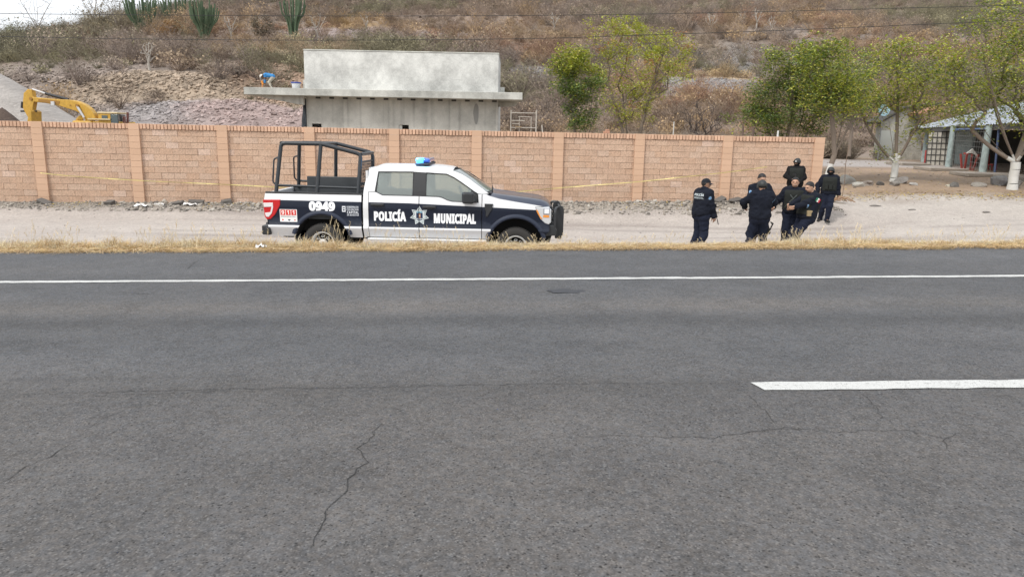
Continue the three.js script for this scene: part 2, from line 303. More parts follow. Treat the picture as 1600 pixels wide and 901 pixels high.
    fine.forEach(([x, z], i) => { const a = fine[Math.max(0, i - 1)], b = fine[Math.min(fine.length - 1, i + 1)], dx = b[0] - a[0], dz = b[1] - a[1], l = Math.hypot(dx, dz) || 1, ww = 0.75 * w * (0.3 + 0.9 * rc() * rc()) * Math.min(1, 4 * i / fine.length + 0.2, 4 * (1 - i / fine.length) + 0.2); p.push(x - dz / l * ww, roadY(x) + 0.0035, z + dx / l * ww, x + dz / l * ww, roadY(x) + 0.0035, z - dx / l * ww); });
    for (let i = 0; i < fine.length - 1; i++) { const k = 2 * i; ix.push(k, k + 2, k + 3, k, k + 3, k + 1); }
    const q = new THREE.BufferGeometry(); q.setAttribute('position', new THREE.Float32BufferAttribute(p, 3)); q.setIndex(ix); q.computeVertexNormals(); return q;
  };
  const cracks = [
    [[[596, 660], [575, 690], [556, 700], [572, 722], [545, 748], [535, 775], [505, 808], [496, 838], [470, 870]], 0.006],
    [[[0, 757], [50, 725], [90, 708], [118, 685]], 0.005], [[[118, 685], [160, 655], [230, 625]], 0.0025],
    [[[800, 688], [870, 684], [960, 680], [1040, 684], [1110, 684], [1180, 675], [1230, 668], [1310, 675], [1420, 672], [1478, 686], [1500, 678], [1600, 672]], 0.004],
    [[[1478, 684], [1482, 706]], 0.004], [[[1172, 616], [1200, 650], [1215, 668]], 0.003], [[[1345, 612], [1370, 640], [1400, 668]], 0.003],
    [[[0, 617], [120, 614], [260, 610], [420, 607], [560, 606], [700, 602], [850, 600], [1000, 599], [1165, 598]], 0.005], [[[20, 622], [180, 618], [330, 612], [480, 609]], 0.003],
    [[[290, 422], [300, 413], [312, 406]], 0.006], [[[1207, 421], [1216, 428], [1232, 431]], 0.005], [[[200, 458], [240, 460]], 0.008],
  ];
  const cg = structure('road_cracks', cracks.map(c => crack(...c)), crackMat);
  // the dark tar patch in the far lane
  const p0 = (() => { const d = pixelRay(885, 455), t = EYE / (ROAD_S * d.x - d.y); return [d.x * t, d.z * t]; })();
  const sp = []; for (let i = 0; i < 26; i++) { const a = i / 26 * Math.PI * 2, rr = 1 + 0.4 * noise2(Math.cos(a) * 2 + 3, Math.sin(a) * 2); sp.push([0.19 * rr * Math.cos(a), 0.1 * rr * Math.sin(a)]); }
  const tar = new THREE.ShapeGeometry(new THREE.Shape(sp.map(q => new THREE.Vector2(...q)))).rotateX(-Math.PI / 2).translate(p0[0], roadY(p0[0]) + 0.004, p0[1]);
  structure('tar_patch', tar, mat(0.035, 0.036, 0.042, 0.7));
}

// ---------------------------------------------------------------- the block wall
{
  const wall = thing('boundary_wall', 'long tan split-face block wall with smooth pilasters and brick coping', 'wall');
  const r = rngOf(41);
  const faceN = mixNoise(512, [[24, 0.5], [64, 0.7], [160, 0.6]], 42);
  const faceBump = dataTex(512, i => { const v = 0.5 + faceN[i] * 0.6; return [v, v, v]; }, false);
  const faceMap = dataTex(512, i => { const v = 0.83 + faceN[i] * 0.42; return [v, v * (1 - faceN[i] * 0.03), v * (1 - faceN[i] * 0.05)]; }, false);
  const tones = [[0.478, 0.330, 0.238], [0.455, 0.312, 0.225], [0.495, 0.345, 0.250], [0.468, 0.315, 0.222], [0.485, 0.347, 0.26], [0.54, 0.395, 0.31]];
  const blockMats = tones.map(t => new THREE.MeshStandardMaterial({ color: lin(t[0] * 1.36, t[1] * 1.36, t[2] * 1.36), map: faceMap, bumpMap: faceBump, bumpScale: 0.012, roughness: 0.95 }));
  const smoothMats = [[0.585, 0.385, 0.262], [0.565, 0.37, 0.25], [0.60, 0.395, 0.27]].map(t => new THREE.MeshStandardMaterial({ color: lin(...t), roughness: 0.9, bumpMap: faceBump, bumpScale: 0.002 }));
  const mortar = mat(0.22, 0.14, 0.10, 1);
  const variants = [];
  for (let k = 0; k < 6; k++) { const g = new THREE.BoxGeometry(0.396, 0.191, 0.08, 4, 2, 1), p = g.attributes.position, u = g.attributes.uv; for (let i = 0; i < p.count; i++) { if (p.getZ(i) > 0) { const x = p.getX(i), y = p.getY(i), rim = (Math.abs(x) > 0.19 || Math.abs(y) > 0.09) ? 0.35 : 1; p.setZ(i, p.getZ(i) + rim * 0.011 * noise2(x * 9 + k * 7.3, y * 12 + k)); } u.setXY(i, p.getX(i) / 0.9 + k * 0.37, p.getY(i) / 0.9 + k * 0.21); } g.computeVertexNormals(); variants.push(g); }
  const pilGeo = new RoundedBoxGeometry(0.335, 0.196, 0.3, 1, 0.005);
  const capGeo = new RoundedBoxGeometry(0.09, 0.168, 0.27, 1, 0.008);
  const list = [], coreGeos = [], capGeos = [];
  wallPosts.forEach(([x, z], i) => {
    const pil = part('pilaster', wall), nx = wallPosts[Math.min(i + 1, wallPosts.length - 1)], pv = wallPosts[Math.max(i - 1, 0)], ang = -Math.atan2(nx[1] - pv[1], nx[0] - pv[0]);
    pil.position.set(x, 0, z); pil.rotation.y = ang;
    for (let k = 0; k < 14; k++) { const y = WALL_TOP + 0.008 - 0.1 - k * 0.2; if (y + 0.1 < wallBase(x) - 0.1) break; const m = mesh('pilaster_block', pilGeo, smoothMats[Math.floor(r() * 3)], pil); m.position.set(0, y, 0.002 + (r() - 0.5) * 0.004); }
    if (i === wallPosts.length - 1) return;
    const L = Math.hypot(nx[0] - x, nx[1] - z), a = -Math.atan2(nx[1] - z, nx[0] - x), dx = (nx[0] - x) / L, dz = (nx[1] - z) / L, s0 = 0.16, s1 = L - 0.16;
    const F = 0.075; // front face of the blocks ahead of the centre line (pilasters stand 0.15 ahead)
    const fx = -dz * -1, place = (s, y, off) => [x + dx * s - dz * off, y, z + dz * s + dx * off];
    const mid = place(L / 2, 0, F - 0.135); coreGeos.push(box(s1 - s0, 0.15, 0.2, mid[0], WALL_TOP - 0.095, mid[2], 0, a, 0)); coreGeos.push(box(s1 - s0, WALL_TOP - 0.17 + 1.3, 0.16, mid[0], (WALL_TOP - 0.17 - 1.3) / 2, mid[2], 0, a, 0));
    for (let row = 0; row < 14; row++) {
      const y = WALL_TOP - 0.172 - 0.1 - row * 0.2; if (y + 0.1 < Math.min(wallBase(x), wallBase(nx[0])) - 0.05) break;
      let s = s0 - (row % 2 ? 0.2 : 0) - 0.02;
      while (s < s1) { const b0 = Math.max(s, s0), b1 = Math.min(s + 0.4, s1); s += 0.4; if (b1 - b0 < 0.04) continue; const c = place((b0 + b1) / 2, y, F - 0.04 + (r() - 0.5) * 0.014); list.push({ c, a, w: (b1 - b0 - 0.001 - 0.008 * r()) / 0.396, h: 0.985 + 0.04 * r(), v: Math.floor(r() * 6), m: r() < 0.025 ? 5 : Math.floor(r() * 5), t: (r() - 0.5) * 0.012, cut: b1 - b0 < 0.39 }); }
    }
    const n = Math.floor((s1 - s0) / 0.107), step = (s1 - s0) / n;
    for (let k = 0; k < n; k++) { const c = place(s0 + step * (k + 0.5), WALL_TOP - 0.084 + (r() - 0.5) * 0.008, F - 0.095 + (r() - 0.5) * 0.012), g = capGeo.clone(), tone = 0.85 + r() * 0.3, nn = g.attributes.position.count, cl = new Float32Array(nn * 3); for (let q = 0; q < nn; q++) { cl[3 * q] = 0.60 * tone; cl[3 * q + 1] = 0.385 * tone; cl[3 * q + 2] = 0.265 * tone; } g.setAttribute('color', new THREE.BufferAttribute(cl, 3)); g.applyMatrix4(M4(c[0], c[1], c[2], 0, a + (r() - 0.5) * 0.02, (r() - 0.5) * 0.02)); capGeos.push(g); }
  });
  mesh('mortar_core', coreGeos, mortar, wall);
  const caps = mesh('coping_bricks', capGeos, new THREE.MeshStandardMaterial({ vertexColors: true, roughness: 0.92, bumpMap: faceBump, bumpScale: 0.004 }), wall); caps.userData.kind = 'stuff';
  const score = q => { const px = 800 + q.c[0] / -q.c[2] * 1150; let s = q.c[2] * -1; if (px < -20 || px > 1610) s += 100; if (px > 425 && px < 870 && q.c[1] < 0.55) s += 60; if (q.cut) s += 1.2; return s; };
  list.sort((p, q) => score(p) - score(q));
  const rest = [[], [], [], [], [], []];
  list.forEach((q, i) => {
    if (i < 300) { const m = mesh('block', variants[q.v], blockMats[q.m], wall); m.position.set(...q.c); m.rotation.set(q.t * 0.5, q.a + q.t, 0); m.scale.set(q.w, q.h, 1); }
    else rest[q.m].push(variants[q.v].clone().applyMatrix4(M4(q.c[0], q.c[1], q.c[2], q.t * 0.5, q.a + q.t, 0, [q.w, q.h, 1])));
  });
  const colored = []; rest.forEach((l, k) => l.forEach(g => { const n = g.attributes.position.count, cl = new Float32Array(n * 3); for (let q = 0; q < n; q++) { cl[3 * q] = tones[k][0] * 1.36; cl[3 * q + 1] = tones[k][1] * 1.36; cl[3 * q + 2] = tones[k][2] * 1.36; } g.setAttribute('color', new THREE.BufferAttribute(cl, 3)); colored.push(g); }));
  const far = mesh('block_courses', colored, new THREE.MeshStandardMaterial({ vertexColors: true, map: faceMap, bumpMap: faceBump, bumpScale: 0.012, roughness: 0.95 }), wall); far.userData.kind = 'stuff';
}

// ================================================================ the police pickup
const FONT_PATHS = await new FontLoader().loadAsync('fonts/droid/droid_sans_bold.typeface.json');
{
  const truck = thing('pickup_truck', 'navy and white crew cab police pickup with black roll cage and blue roof light', 'pickup');
  const NEAR = -15.3, HW = 1.015, GY = -1.073;
  truck.position.set(-4.003, GY, NEAR - HW);
  const whitePaint = { r: 0.70, g: 0.71, b: 0.72 };
  const X0 = -1.4, X1 = 5.1, Y0 = 0.3, Y1 = 2.1, W = 2048, S = W / (X1 - X0), H = Math.round((Y1 - Y0) * S);
  const livery = canvasTex(W, H, (c) => {
    const X = x => (x - X0) * S, Y = y => (Y1 - y) * S;
    const poly = (pts, fill) => { c.fillStyle = fill; c.beginPath(); pts.forEach((p, i) => i ? c.lineTo(X(p[0]), Y(p[1])) : c.moveTo(X(p[0]), Y(p[1]))); c.closePath(); c.fill(); };
    c.fillStyle = '#dcdddf'; c.fillRect(0, 0, W, H);
    poly([[-1.4, 0.735], [-1.4, 1.255], [0.9, 1.245], [1.84, 1.238], [3.345, 1.193], [4.436, 1.154], [5.1, 1.15], [5.1, 0.56], [3.53, 0.56], [3.53, 0.735]], '#131b2c');
    // dusty wear low on the navy panels
    const r = rngOf(51); for (let i = 0; i < 900; i++) { const x = lerp(-1.2, 4.7, r()), y = 0.5 + r() * r() * 0.5; c.fillStyle = `rgba(196,186,170,${0.03 + 0.06 * r()})`; c.beginPath(); c.ellipse(X(x), Y(y), 2 + r() * 9, 1 + r() * 4, 0, 0, 6.3); c.fill(); }
    const word = (s, x, y, w, h, font = 'bold') => { c.save(); c.font = `${font} 200px sans-serif`; const m = c.measureText(s); c.translate(X(x), Y(y)); c.scale(w * S / m.width, h * S / 146); c.fillStyle = '#f1f2f4'; c.textBaseline = 'alphabetic'; c.fillText(s, 0, 0); c.strokeStyle = '#f1f2f4'; c.lineWidth = 17; c.strokeText(s, 0, 0); c.restore(); };
    word('POLICÍA', 1.085, 0.872, 0.67, 0.178); word('MUNICIPAL', 2.335, 0.848, 0.885, 0.185); word('0949', -0.255, 1.055, 0.54, 0.175);
    // the 911 sticker
    const sx = -0.872, sy = 1.066, sw = 0.36, sh = 0.263;
    c.fillStyle = '#ecebe9'; c.fillRect(X(sx), Y(sy), sw * S, sh * S);
    '911'.split('').forEach((d, i) => { c.fillStyle = '#cf3a32'; c.fillRect(X(sx + 0.016 + i * 0.113), Y(sy - 0.012), 0.1 * S, 0.112 * S); c.fillStyle = '#f4f2f0'; c.font = `bold ${Math.round(0.115 * S)}px sans-serif`; c.textAlign = 'center'; c.fillText(d, X(sx + 0.066 + i * 0.113), Y(sy - 0.109)); });
    c.textAlign = 'left'; c.fillStyle = '#8c8c8f'; c.font = `bold ${Math.round(0.045 * S)}px sans-serif`; c.fillText('EMERGENCIAS', X(sx + 0.02), Y(sy - 0.168), 0.32 * S);
    c.fillStyle = '#cf3a32'; c.fillRect(X(sx + 0.035), Y(sy - 0.215), 0.045 * S, 0.015 * S); c.fillRect(X(sx + 0.05), Y(sy - 0.2), 0.015 * S, 0.045 * S); c.beginPath(); c.arc(X(sx + 0.31), Y(sy - 0.225), 0.014 * S, 0, 7); c.fill(); c.fillStyle = '#3b4150'; c.beginPath(); c.arc(X(sx + 0.19), Y(sy - 0.22), 0.025 * S, 0, 3.14); c.fill(); c.fillRect(X(sx + 0.16), Y(sy - 0.212), 0.06 * S, 0.008 * S);
    // the council mark on the bed
    c.fillStyle = '#dfe2e6'; c.fillRect(X(0.43), Y(1.155), 0.075 * S, 0.12 * S); c.fillStyle = '#131b2c'; c.fillRect(X(0.445), Y(1.13), 0.045 * S, 0.02 * S); c.fillRect(X(0.45), Y(1.09), 0.035 * S, 0.03 * S);
    c.fillStyle = '#dfe2e6'; c.font = `bold ${Math.round(0.05 * S)}px sans-serif`; c.fillText('GOBIERNO DE', X(0.525), Y(1.12), 0.25 * S); c.fillText('CULIACÁN', X(0.525), Y(1.07), 0.25 * S); c.font = `bold ${Math.round(0.085 * S)}px sans-serif`; c.fillText('CAPITAL', X(0.53), Y(0.995), 0.25 * S); c.font = `bold ${Math.round(0.04 * S)}px sans-serif`; c.fillText('DE BIENESTAR', X(0.53), Y(0.955), 0.25 * S);
    // seven-pointed badge across the doors
    const star = (R, rr, fill) => { c.fillStyle = fill; c.beginPath(); for (let i = 0; i < 14; i++) { const a = -Math.PI / 2 + i * Math.PI / 7, q = i % 2 ? rr : R; c.lineTo(X(2.042) + q * S * Math.cos(a), Y(0.985) + q * S * Math.sin(a)); } c.closePath(); c.fill(); };
    star(0.205, 0.125, '#c9cfd0'); star(0.172, 0.105, '#5d7072'); star(0.15, 0.095, '#cdd3d4');
    c.fillStyle = '#22314f'; c.fillRect(X(1.975), Y(1.045), 0.135 * S, 0.115 * S); c.fillStyle = '#7fa9bb'; c.fillRect(X(1.98), Y(1.075), 0.125 * S, 0.03 * S); c.fillStyle = '#c98f62'; c.fillRect(X(2.022), Y(1.03), 0.042 * S, 0.09 * S); c.fillStyle = '#e9e4dc'; c.fillRect(X(2.03), Y(1.0), 0.025 * S, 0.03 * S); c.fillStyle = '#22314f'; c.fillRect(X(1.985), Y(0.915), 0.115 * S, 0.02 * S);
  });
  livery.wrapS = livery.wrapT = THREE.ClampToEdgeWrapping;
  const skinMat = new THREE.MeshPhysicalMaterial({ map: livery, roughness: 0.42, specularIntensity: 0.5, clearcoat: 0.22, clearcoatRoughness: 0.12, side: THREE.DoubleSide });
  const white = new THREE.MeshPhysicalMaterial({ color: lin(0.70, 0.71, 0.72), roughness: 0.4, clearcoat: 0.7, clearcoatRoughness: 0.12, side: THREE.DoubleSide });
  const navy = new THREE.MeshPhysicalMaterial({ color: lin(0.011, 0.018, 0.04), roughness: 0.38, specularIntensity: 0.6, clearcoat: 0.5, clearcoatRoughness: 0.12, side: THREE.DoubleSide });
  const black = mat(0.018, 0.019, 0.021, 0.55), rubber = mat(0.02, 0.02, 0.02, 0.85), trim = mat(0.022, 0.024, 0.027, 0.5), cageMat = mat(0.024, 0.028, 0.033, 0.42), darkGrey = mat(0.055, 0.06, 0.065, 0.7), interior = mat(0.3, 0.3, 0.28, 0.85), under = mat(0.012, 0.012, 0.012, 0.9);
  const chrome = mat(0.55, 0.55, 0.56, 0.25, { metalness: 0.9 }), steel = mat(0.42, 0.42, 0.41, 0.45, { metalness: 0.6 });
  const glass = new THREE.MeshPhysicalMaterial({ color: lin(0.62, 0.70, 0.67), transmission: 0.72, thickness: 0, roughness: 0.03, ior: 1.5, side: THREE.DoubleSide });

  // side skin: half width of the body by height
  const ZP = [[0.44, 0.86], [0.5, 0.885], [0.54, 0.91], [0.665, 0.995], [0.70, 1.018], [0.732, 1.015], [0.75, 0.985], [0.95, 0.998], [1.12, 1.004], [1.22, 0.995], [1.30, 0.975], [1.40, 0.955], [1.5, 0.93], [1.75, 0.845], [1.9, 0.79], [2.0, 0.745]];
  const zp = y => pick(ZP, y);
  const levels = [...ZP.map(p => p[0])];
  function clipBand(poly, ya, yb) {
    const half = (pts, y, up) => { const o = []; for (let i = 0; i < pts.length; i++) { const p = pts[i], q = pts[(i + 1) % pts.length], ip = up ? p[1] >= y : p[1] <= y, iq = up ? q[1] >= y : q[1] <= y; if (ip) o.push(p); if (ip !== iq) { const t = (y - p[1]) / (q[1] - p[1]); o.push([lerp(p[0], q[0], t), y]); } } return o; };
    return half(half(poly, ya, true), yb, false);
  }
  function skin(poly, side, inset = 0, depth = 0.035, holes) {
    const pos = [], nor = [], uv = [];
    const nrm = y => { const e = 0.03, s = (zp(y + e) - zp(y - e)) / (2 * e); const l = Math.hypot(s, 1); return [0, -s / l, 1 / l]; };
    const put = (x, y, z, n) => { pos.push(x, y, z * side); nor.push(n[0], n[1], n[2] * side); uv.push((x - X0) / (X1 - X0), (y - Y0) / (Y1 - Y0)); };
    const L = [0, ...levels, 3];
    for (let k = 0; k + 1 < L.length; k++) {
      const band = clipBand(poly, L[k], L[k + 1]); if (band.length < 3) continue;
      const con = band.map(p => new THREE.Vector2(...p)).filter((p, i, a) => p.distanceTo(a[(i + 1) % a.length]) > 1e-6); if (con.length < 3) continue;
      for (const f of THREE.ShapeUtils.triangulateShape(con, [])) for (const i of f) { const p = con[i]; put(p.x, p.y, zp(p.y) - inset, nrm(clamp(p.y, L[k] + 0.012, L[k + 1] - 0.012))); }
    }
    for (let i = 0; i < poly.length; i++) { const p = poly[i], q = poly[(i + 1) % poly.length], dx = q[0] - p[0], dy = q[1] - p[1], l = Math.hypot(dx, dy) || 1, n = [dy / l, -dx / l, 0]; const a = [p[0], p[1], zp(p[1]) - inset], b = [q[0], q[1], zp(q[1]) - inset], c = [q[0], q[1], b[2] - depth], d = [p[0], p[1], a[2] - depth]; for (const v of [a, b, c, a, c, d]) put(v[0], v[1], v[2], n); }
    const g = new THREE.BufferGeometry(); g.setAttribute('position', new THREE.Float32BufferAttribute(pos, 3)); g.setAttribute('normal', new THREE.Float32BufferAttribute(nor, 3)); g.setAttribute('uv', new THREE.Float32BufferAttribute(uv, 2)); return g;
  }
  const RH = [0, 0.395], FH = [4.06, 0.395], AR = 0.575, WY = 0.365;
  const archPts = (cx, cy, r, y0) => { const a0 = Math.asin((y0 - cy) / r); return arc(cx, cy, r, Math.PI - a0, a0, 18); };
  const bedPoly = [[-1.085, 0.49], ...archPts(RH[0], RH[1], AR, 0.49), [0.832, 0.49], [0.832, 1.394], [-1.172, 1.39], [-1.192, 1.25], [-1.12, 0.735]].map((p) => p);
  const rearDoor = [[0.985, 0.47], [2.025, 0.47], [2.025, 1.383], [1.27, 1.386], [1.13, 1.452], [0.985, 1.452]];
  const frontDoor = [[2.04, 0.47], [3.335, 0.47], [3.335, 1.452], [3.262, 1.452], [3.275, 1.272], [2.72, 1.285], [2.62, 1.31], [2.52, 1.355], [2.44, 1.375], [2.04, 1.383]];
  const pillars = [[0.865, 0.49], [0.975, 0.49], [0.975, 1.46], [1.105, 1.462], [1.16, 1.868], [1.905, 1.88], [2.16, 1.868], [2.595, 1.848], [2.75, 1.78], [2.89, 1.694], [3.25, 1.466], [3.345, 1.456], [3.48, 1.468], [3.30, 1.60], [3.05, 1.772], [2.92, 1.845], [2.8, 1.892], [2.66, 1.93], [2.45, 1.955], [2.3, 1.964], [1.95, 1.966], [1.3, 1.972], [1.1, 1.966], [1.02, 1.945], [0.975, 1.90], [0.925, 1.774], [0.885, 1.55], [0.868, 1.40]];
  const fender = [[3.35, 0.47], [3.50, 0.47], ...archPts(FH[0], FH[1], AR, 0.47), [4.66, 0.60], [4.76, 0.72], [4.765, 0.85], [4.60, 0.93], [4.555, 0.965], [4.50, 1.07], [4.452, 1.218], [4.62, 1.226], [4.40, 1.262], [4.0, 1.318], [3.7, 1.366], [3.5, 1.42], [3.42, 1.456], [3.35, 1.45]];
  for (const s of [1, -1]) {
    const bed = mesh('bed_side', skin(bedPoly, s), skinMat, truck);
    const rd = mesh('rear_door', skin(rearDoor, s), skinMat, truck), fd = mesh('front_door', skin(frontDoor, s), skinMat, truck);
    mesh('cab_frame', skin(pillars, s, 0.004), white, truck);
    mesh('front_fender', skin(fender, s), skinMat, truck);
    mesh('door_pillar', skin([[1.905, 1.386], [2.16, 1.384], [2.16, 1.862], [1.905, 1.874]], s, 0.012), black, truck);
    const handle = x => [rbox(0.285, 0.05, 0.05, 0.02, x, 0, s * 0.03), rbox(0.12, 0.075, 0.02, 0.01, x, -0.01, s * 0.012)];
    for (const [door, x, y] of [[rd, 1.168, 1.2], [fd, 2.252, 1.172]]) mesh('door_handle', handle(x).map(g => g.translate(0, y, s * zp(y))), trim, door);
    // windows: rubber frame and pane
    for (const [name, pts, door] of [['rear_window', [[1.125, 1.46], [1.27, 1.392], [1.9, 1.388], [1.9, 1.874], [1.168, 1.864]], rd], ['front_window', [[2.165, 1.388], [2.44, 1.38], [2.52, 1.36], [2.62, 1.315], [2.72, 1.29], [3.262, 1.278], [3.245, 1.462], [2.89, 1.688], [2.75, 1.774], [2.594, 1.842], [2.165, 1.862]], fd]]) {
      const cx = pts.reduce((a, p) => a + p[0], 0) / pts.length, cy = pts.reduce((a, p) => a + p[1], 0) / pts.length;
      mesh(name, skin(pts, s, 0.022, 0.004), glass, truck);
      const fr = []; for (let i = 0; i < pts.length; i++) { const p = pts[i], q = pts[(i + 1) % pts.length]; fr.push(bar([p[0], p[1], s * (zp(p[1]) - 0.012)], [q[0], q[1], s * (zp(q[1]) - 0.012)], 0.012, 6)); }
      mesh('window_seal', fr, black, truck);
    }
    mesh('mirror_patch', skin([[3.03, 1.284], [3.268, 1.278], [3.25, 1.462], [3.12, 1.542]], s, 0.014), black, truck);
    const mir = mesh('side_mirror', [rbox(0.25, 0.235, 0.22, 0.05, 3.06, 1.385, s * (1.02 + 0.1), 0, s * 0.1, 0, 3), bar([3.2, 1.33, s * 0.95], [3.1, 1.33, s * 1.06], 0.045, 8), rbox(0.12, 0.05, 0.12, 0.02, 3.18, 1.3, s * 1.0)], trim, truck);
    // lower sill, running board, mud flap, wheel-arch flares and liners
    mesh('running_board', [rbox(2.5, 0.045, 0.13, 0.02, 2.2, 0.478, s * 0.95)], white, truck);
    mesh('sill', [box(2.55, 0.12, 0.1, 2.2, 0.5, s * 0.84)], under, truck);
    const flare = (c, name) => { const out = [], a0 = 0.26, a1 = Math.PI - 0.26, N = 26; const g = gridGeo(N, 6, (u, v) => { const a = lerp(a1, a0, u), rr = AR + lerp(-0.005, 0.085, v), y = c[1] + rr * Math.sin(a), x = c[0] + rr * Math.cos(a); return [x, y, s * (zp(clamp(y, 0.75, 1.3)) + 0.022 * Math.sin(Math.PI * Math.pow(v, 0.55)) + 0.001)]; }); mesh(name, g, navy, truck); };
    flare(RH, 'rear_flare'); flare(FH, 'front_flare');
    for (const c of [RH, FH]) mesh('wheel_well', [gridGeo(20, 1, (u, v) => { const a = lerp(Math.PI + 0.1, -0.1, u); return [c[0] + AR * Math.cos(a), c[1] + AR * Math.sin(a), s * lerp(0.99, 0.55, v)]; }), new THREE.CircleGeometry(AR, 24).translate(c[0], c[1], s * 0.55)], under, truck);
    mesh('mud_flap', box(0.012, 0.26, 0.24, -0.55, 0.36, s * 0.86), rubber, truck);
    const vent = mesh('fender_vent', [extrude([[3.40, 1.262], [3.575, 1.262], [3.555, 1.15], [3.46, 0.995], [3.425, 0.995], [3.425, 1.10], [3.40, 1.16]], 0.03, 0.008, s > 0 ? zp(1.15) - 0.008 : -zp(1.15) - 0.022)], trim, truck);
    mesh('vent_badge', box(0.13, 0.022, 0.012, 3.487, 1.245, s * (zp(1.2) + 0.02)), chrome, vent);
    // lamps
    const hl = mesh('headlight', [extrude([[4.455, 1.212], [4.74, 1.216], [4.79, 1.16], [4.79, 0.90], [4.74, 0.853], [4.66, 0.88], [4.565, 0.965], [4.51, 1.07]], 0.2, 0.02, s > 0 ? 0.80 : -1.0)], mat(0.62, 0.64, 0.66, 0.2, { metalness: 0.2 }), truck);
    mesh('lamp_frame', [rbox(0.135, 0.145, 0.02, 0.02, 4.69, 1.125, s * 0.995)], mat(0.25, 0.26, 0.28, 0.3), hl);
    mesh('lamp_lens', [rbox(0.1, 0.1, 0.016, 0.02, 4.695, 1.13, s * 1.004)], mat(0.8, 0.82, 0.85, 0.12), hl);
    mesh('turn_lens', [extrude([[4.47, 1.15], [4.505, 1.15], [4.56, 1.03], [4.61, 0.97], [4.575, 0.968], [4.515, 1.06]], 0.012, 0.003, s > 0 ? 0.998 : -1.01), rbox(0.125, 0.05, 0.014, 0.01, 4.685, 1.025, s * 1.0)], mat(0.75, 0.28, 0.05, 0.25), hl);
    const tl = mesh('tail_light', [extrude([[-1.21, 1.256], [-0.85, 1.262], [-0.855, 1.15], [-0.97, 0.95], [-1.06, 0.86], [-1.14, 0.845], [-1.185, 0.9]], 0.09, 0.012, s > 0 ? 0.925 : -1.015)], mat(0.50, 0.018, 0.022, 0.22), truck);
    mesh('reverse_lens', [extrude([[-1.198, 1.19], [-1.0, 1.2], [-1.0, 1.115], [-1.19, 1.105]], 0.02, 0.004, s > 0 ? 1.004 : -1.024), extrude([[-1.175, 0.985], [-1.06, 1.0], [-1.03, 1.115], [-0.995, 1.115], [-1.03, 0.98], [-1.1, 0.9], [-1.155, 0.905]], 0.02, 0.004, s > 0 ? 1.004 : -1.024)], mat(0.72, 0.68, 0.68, 0.25), tl);
    // bed inner side and rail
    mesh('bed_rail', [rbox(2.02, 0.035, 0.11, 0.012, -0.16, 1.402, s * 0.91)], black, truck);
    mesh('bed_inner', [box(2.0, 0.5, 0.02, -0.16, 1.14, s * 0.84)], darkGrey, truck);
  }
  // bed floor, tailgate, headboard
  mesh('bed_floor', box(2.02, 0.04, 1.7, -0.16, 0.88, 0), darkGrey, truck);
  mesh('tailgate', [rbox(0.08, 0.56, 1.68, 0.02, -1.15, 1.12, 0, 0, 0, -0.04)], white, truck);
  mesh('bed_front', box(0.05, 0.52, 1.7, 0.83, 1.13, 0), darkGrey, truck);
  mesh('rear_bumper', [rbox(0.2, 0.2, 1.86, 0.03, -1.19, 0.61, 0), rbox(0.12, 0.06, 1.2, 0.02, -1.25, 0.71, 0)], trim, truck);
  for (const s of [1, -1]) mesh('bumper_corner', rbox(0.1, 0.16, 0.14, 0.02, -1.13, 0.6, s * 0.96), black, truck);
  mesh('chassis', [box(5.4, 0.16, 0.2, 1.75, 0.5, 0.45), box(5.4, 0.16, 0.2, 1.75, 0.5, -0.45), box(1.6, 0.3, 0.9, 3.7, 0.6, 0), box(2.4, 0.1, 1.6, 2.1, 0.53, 0), bar([0, 0.405, -0.8], [0, 0.405, 0.8], 0.05), bar([4.06, 0.405, -0.8], [4.06, 0.405, 0.8], 0.04), bar([0, 0.4, -0.13], [0, 0.4, 0.13], 0.15, 12)], under, truck);
  // cab shell
  mesh('roof', gridGeo(20, 14, (u, v) => { const x = lerp(0.99, 2.72, u), q = v * 2 - 1, ex = Math.abs(q), yEdge = pick([[0.99, 1.925], [1.1, 1.966], [2.3, 1.966], [2.45, 1.957], [2.66, 1.93], [2.75, 1.905]], x); return [x - 0.0, yEdge + 0.05 * (1 - Math.pow(ex, 2.4)) * smooth(0.98, 1.2, x), q * (zp(1.96) - 0.004)]; }), white, truck);
  mesh('windshield', gridGeo(10, 12, (u, v) => { const q = v * 2 - 1, k = 0.14 * (1 - q * q), x = lerp(3.40, 2.70, u) + k, y = lerp(1.49, 1.918, u) + 0.015 * (1 - q * q); return [x, y, q * (lerp(0.93, 0.785, u) - 0.02)]; }), glass, truck);
  mesh('cab_back', [box(0.04, 0.92, 1.78, 0.885, 0.97, 0), gridGeo(1, 1, (u, v) => [lerp(0.885, 0.93, u), lerp(1.43, 1.5, u), lerp(-0.9, 0.9, v)]), box(0.03, 0.09, 1.5, 0.975, 1.9, 0), box(0.04, 0.45, 0.3, 0.93, 1.66, 0.7), box(0.04, 0.45, 0.3, 0.93, 1.66, -0.7)], white, truck);
  mesh('back_window', gridGeo(1, 1, (u, v) => [lerp(0.915, 0.965, u), lerp(1.45, 1.87, u), lerp(-0.56, 0.56, v)]), glass, truck);
  mesh('cab_floor', [box(2.6, 0.04, 1.7, 2.15, 0.6, 0), box(0.06, 0.75, 1.7, 3.36, 1.0, 0)], interior, truck);
  mesh('headliner', [box(1.55, 0.02, 1.45, 1.85, 1.925, 0)], mat(0.3, 0.3, 0.29, 0.9), truck);
  for (const z of [0.42, -0.42]) mesh('front_seat', [rbox(0.52, 0.16, 0.52, 0.06, 2.35, 0.98, z), rbox(0.16, 0.56, 0.5, 0.06, 2.08, 1.22, z, 0, 0, 0.18), rbox(0.1, 0.17, 0.26, 0.05, 2.0, 1.57, z, 0, 0, 0.1)], interior, truck);
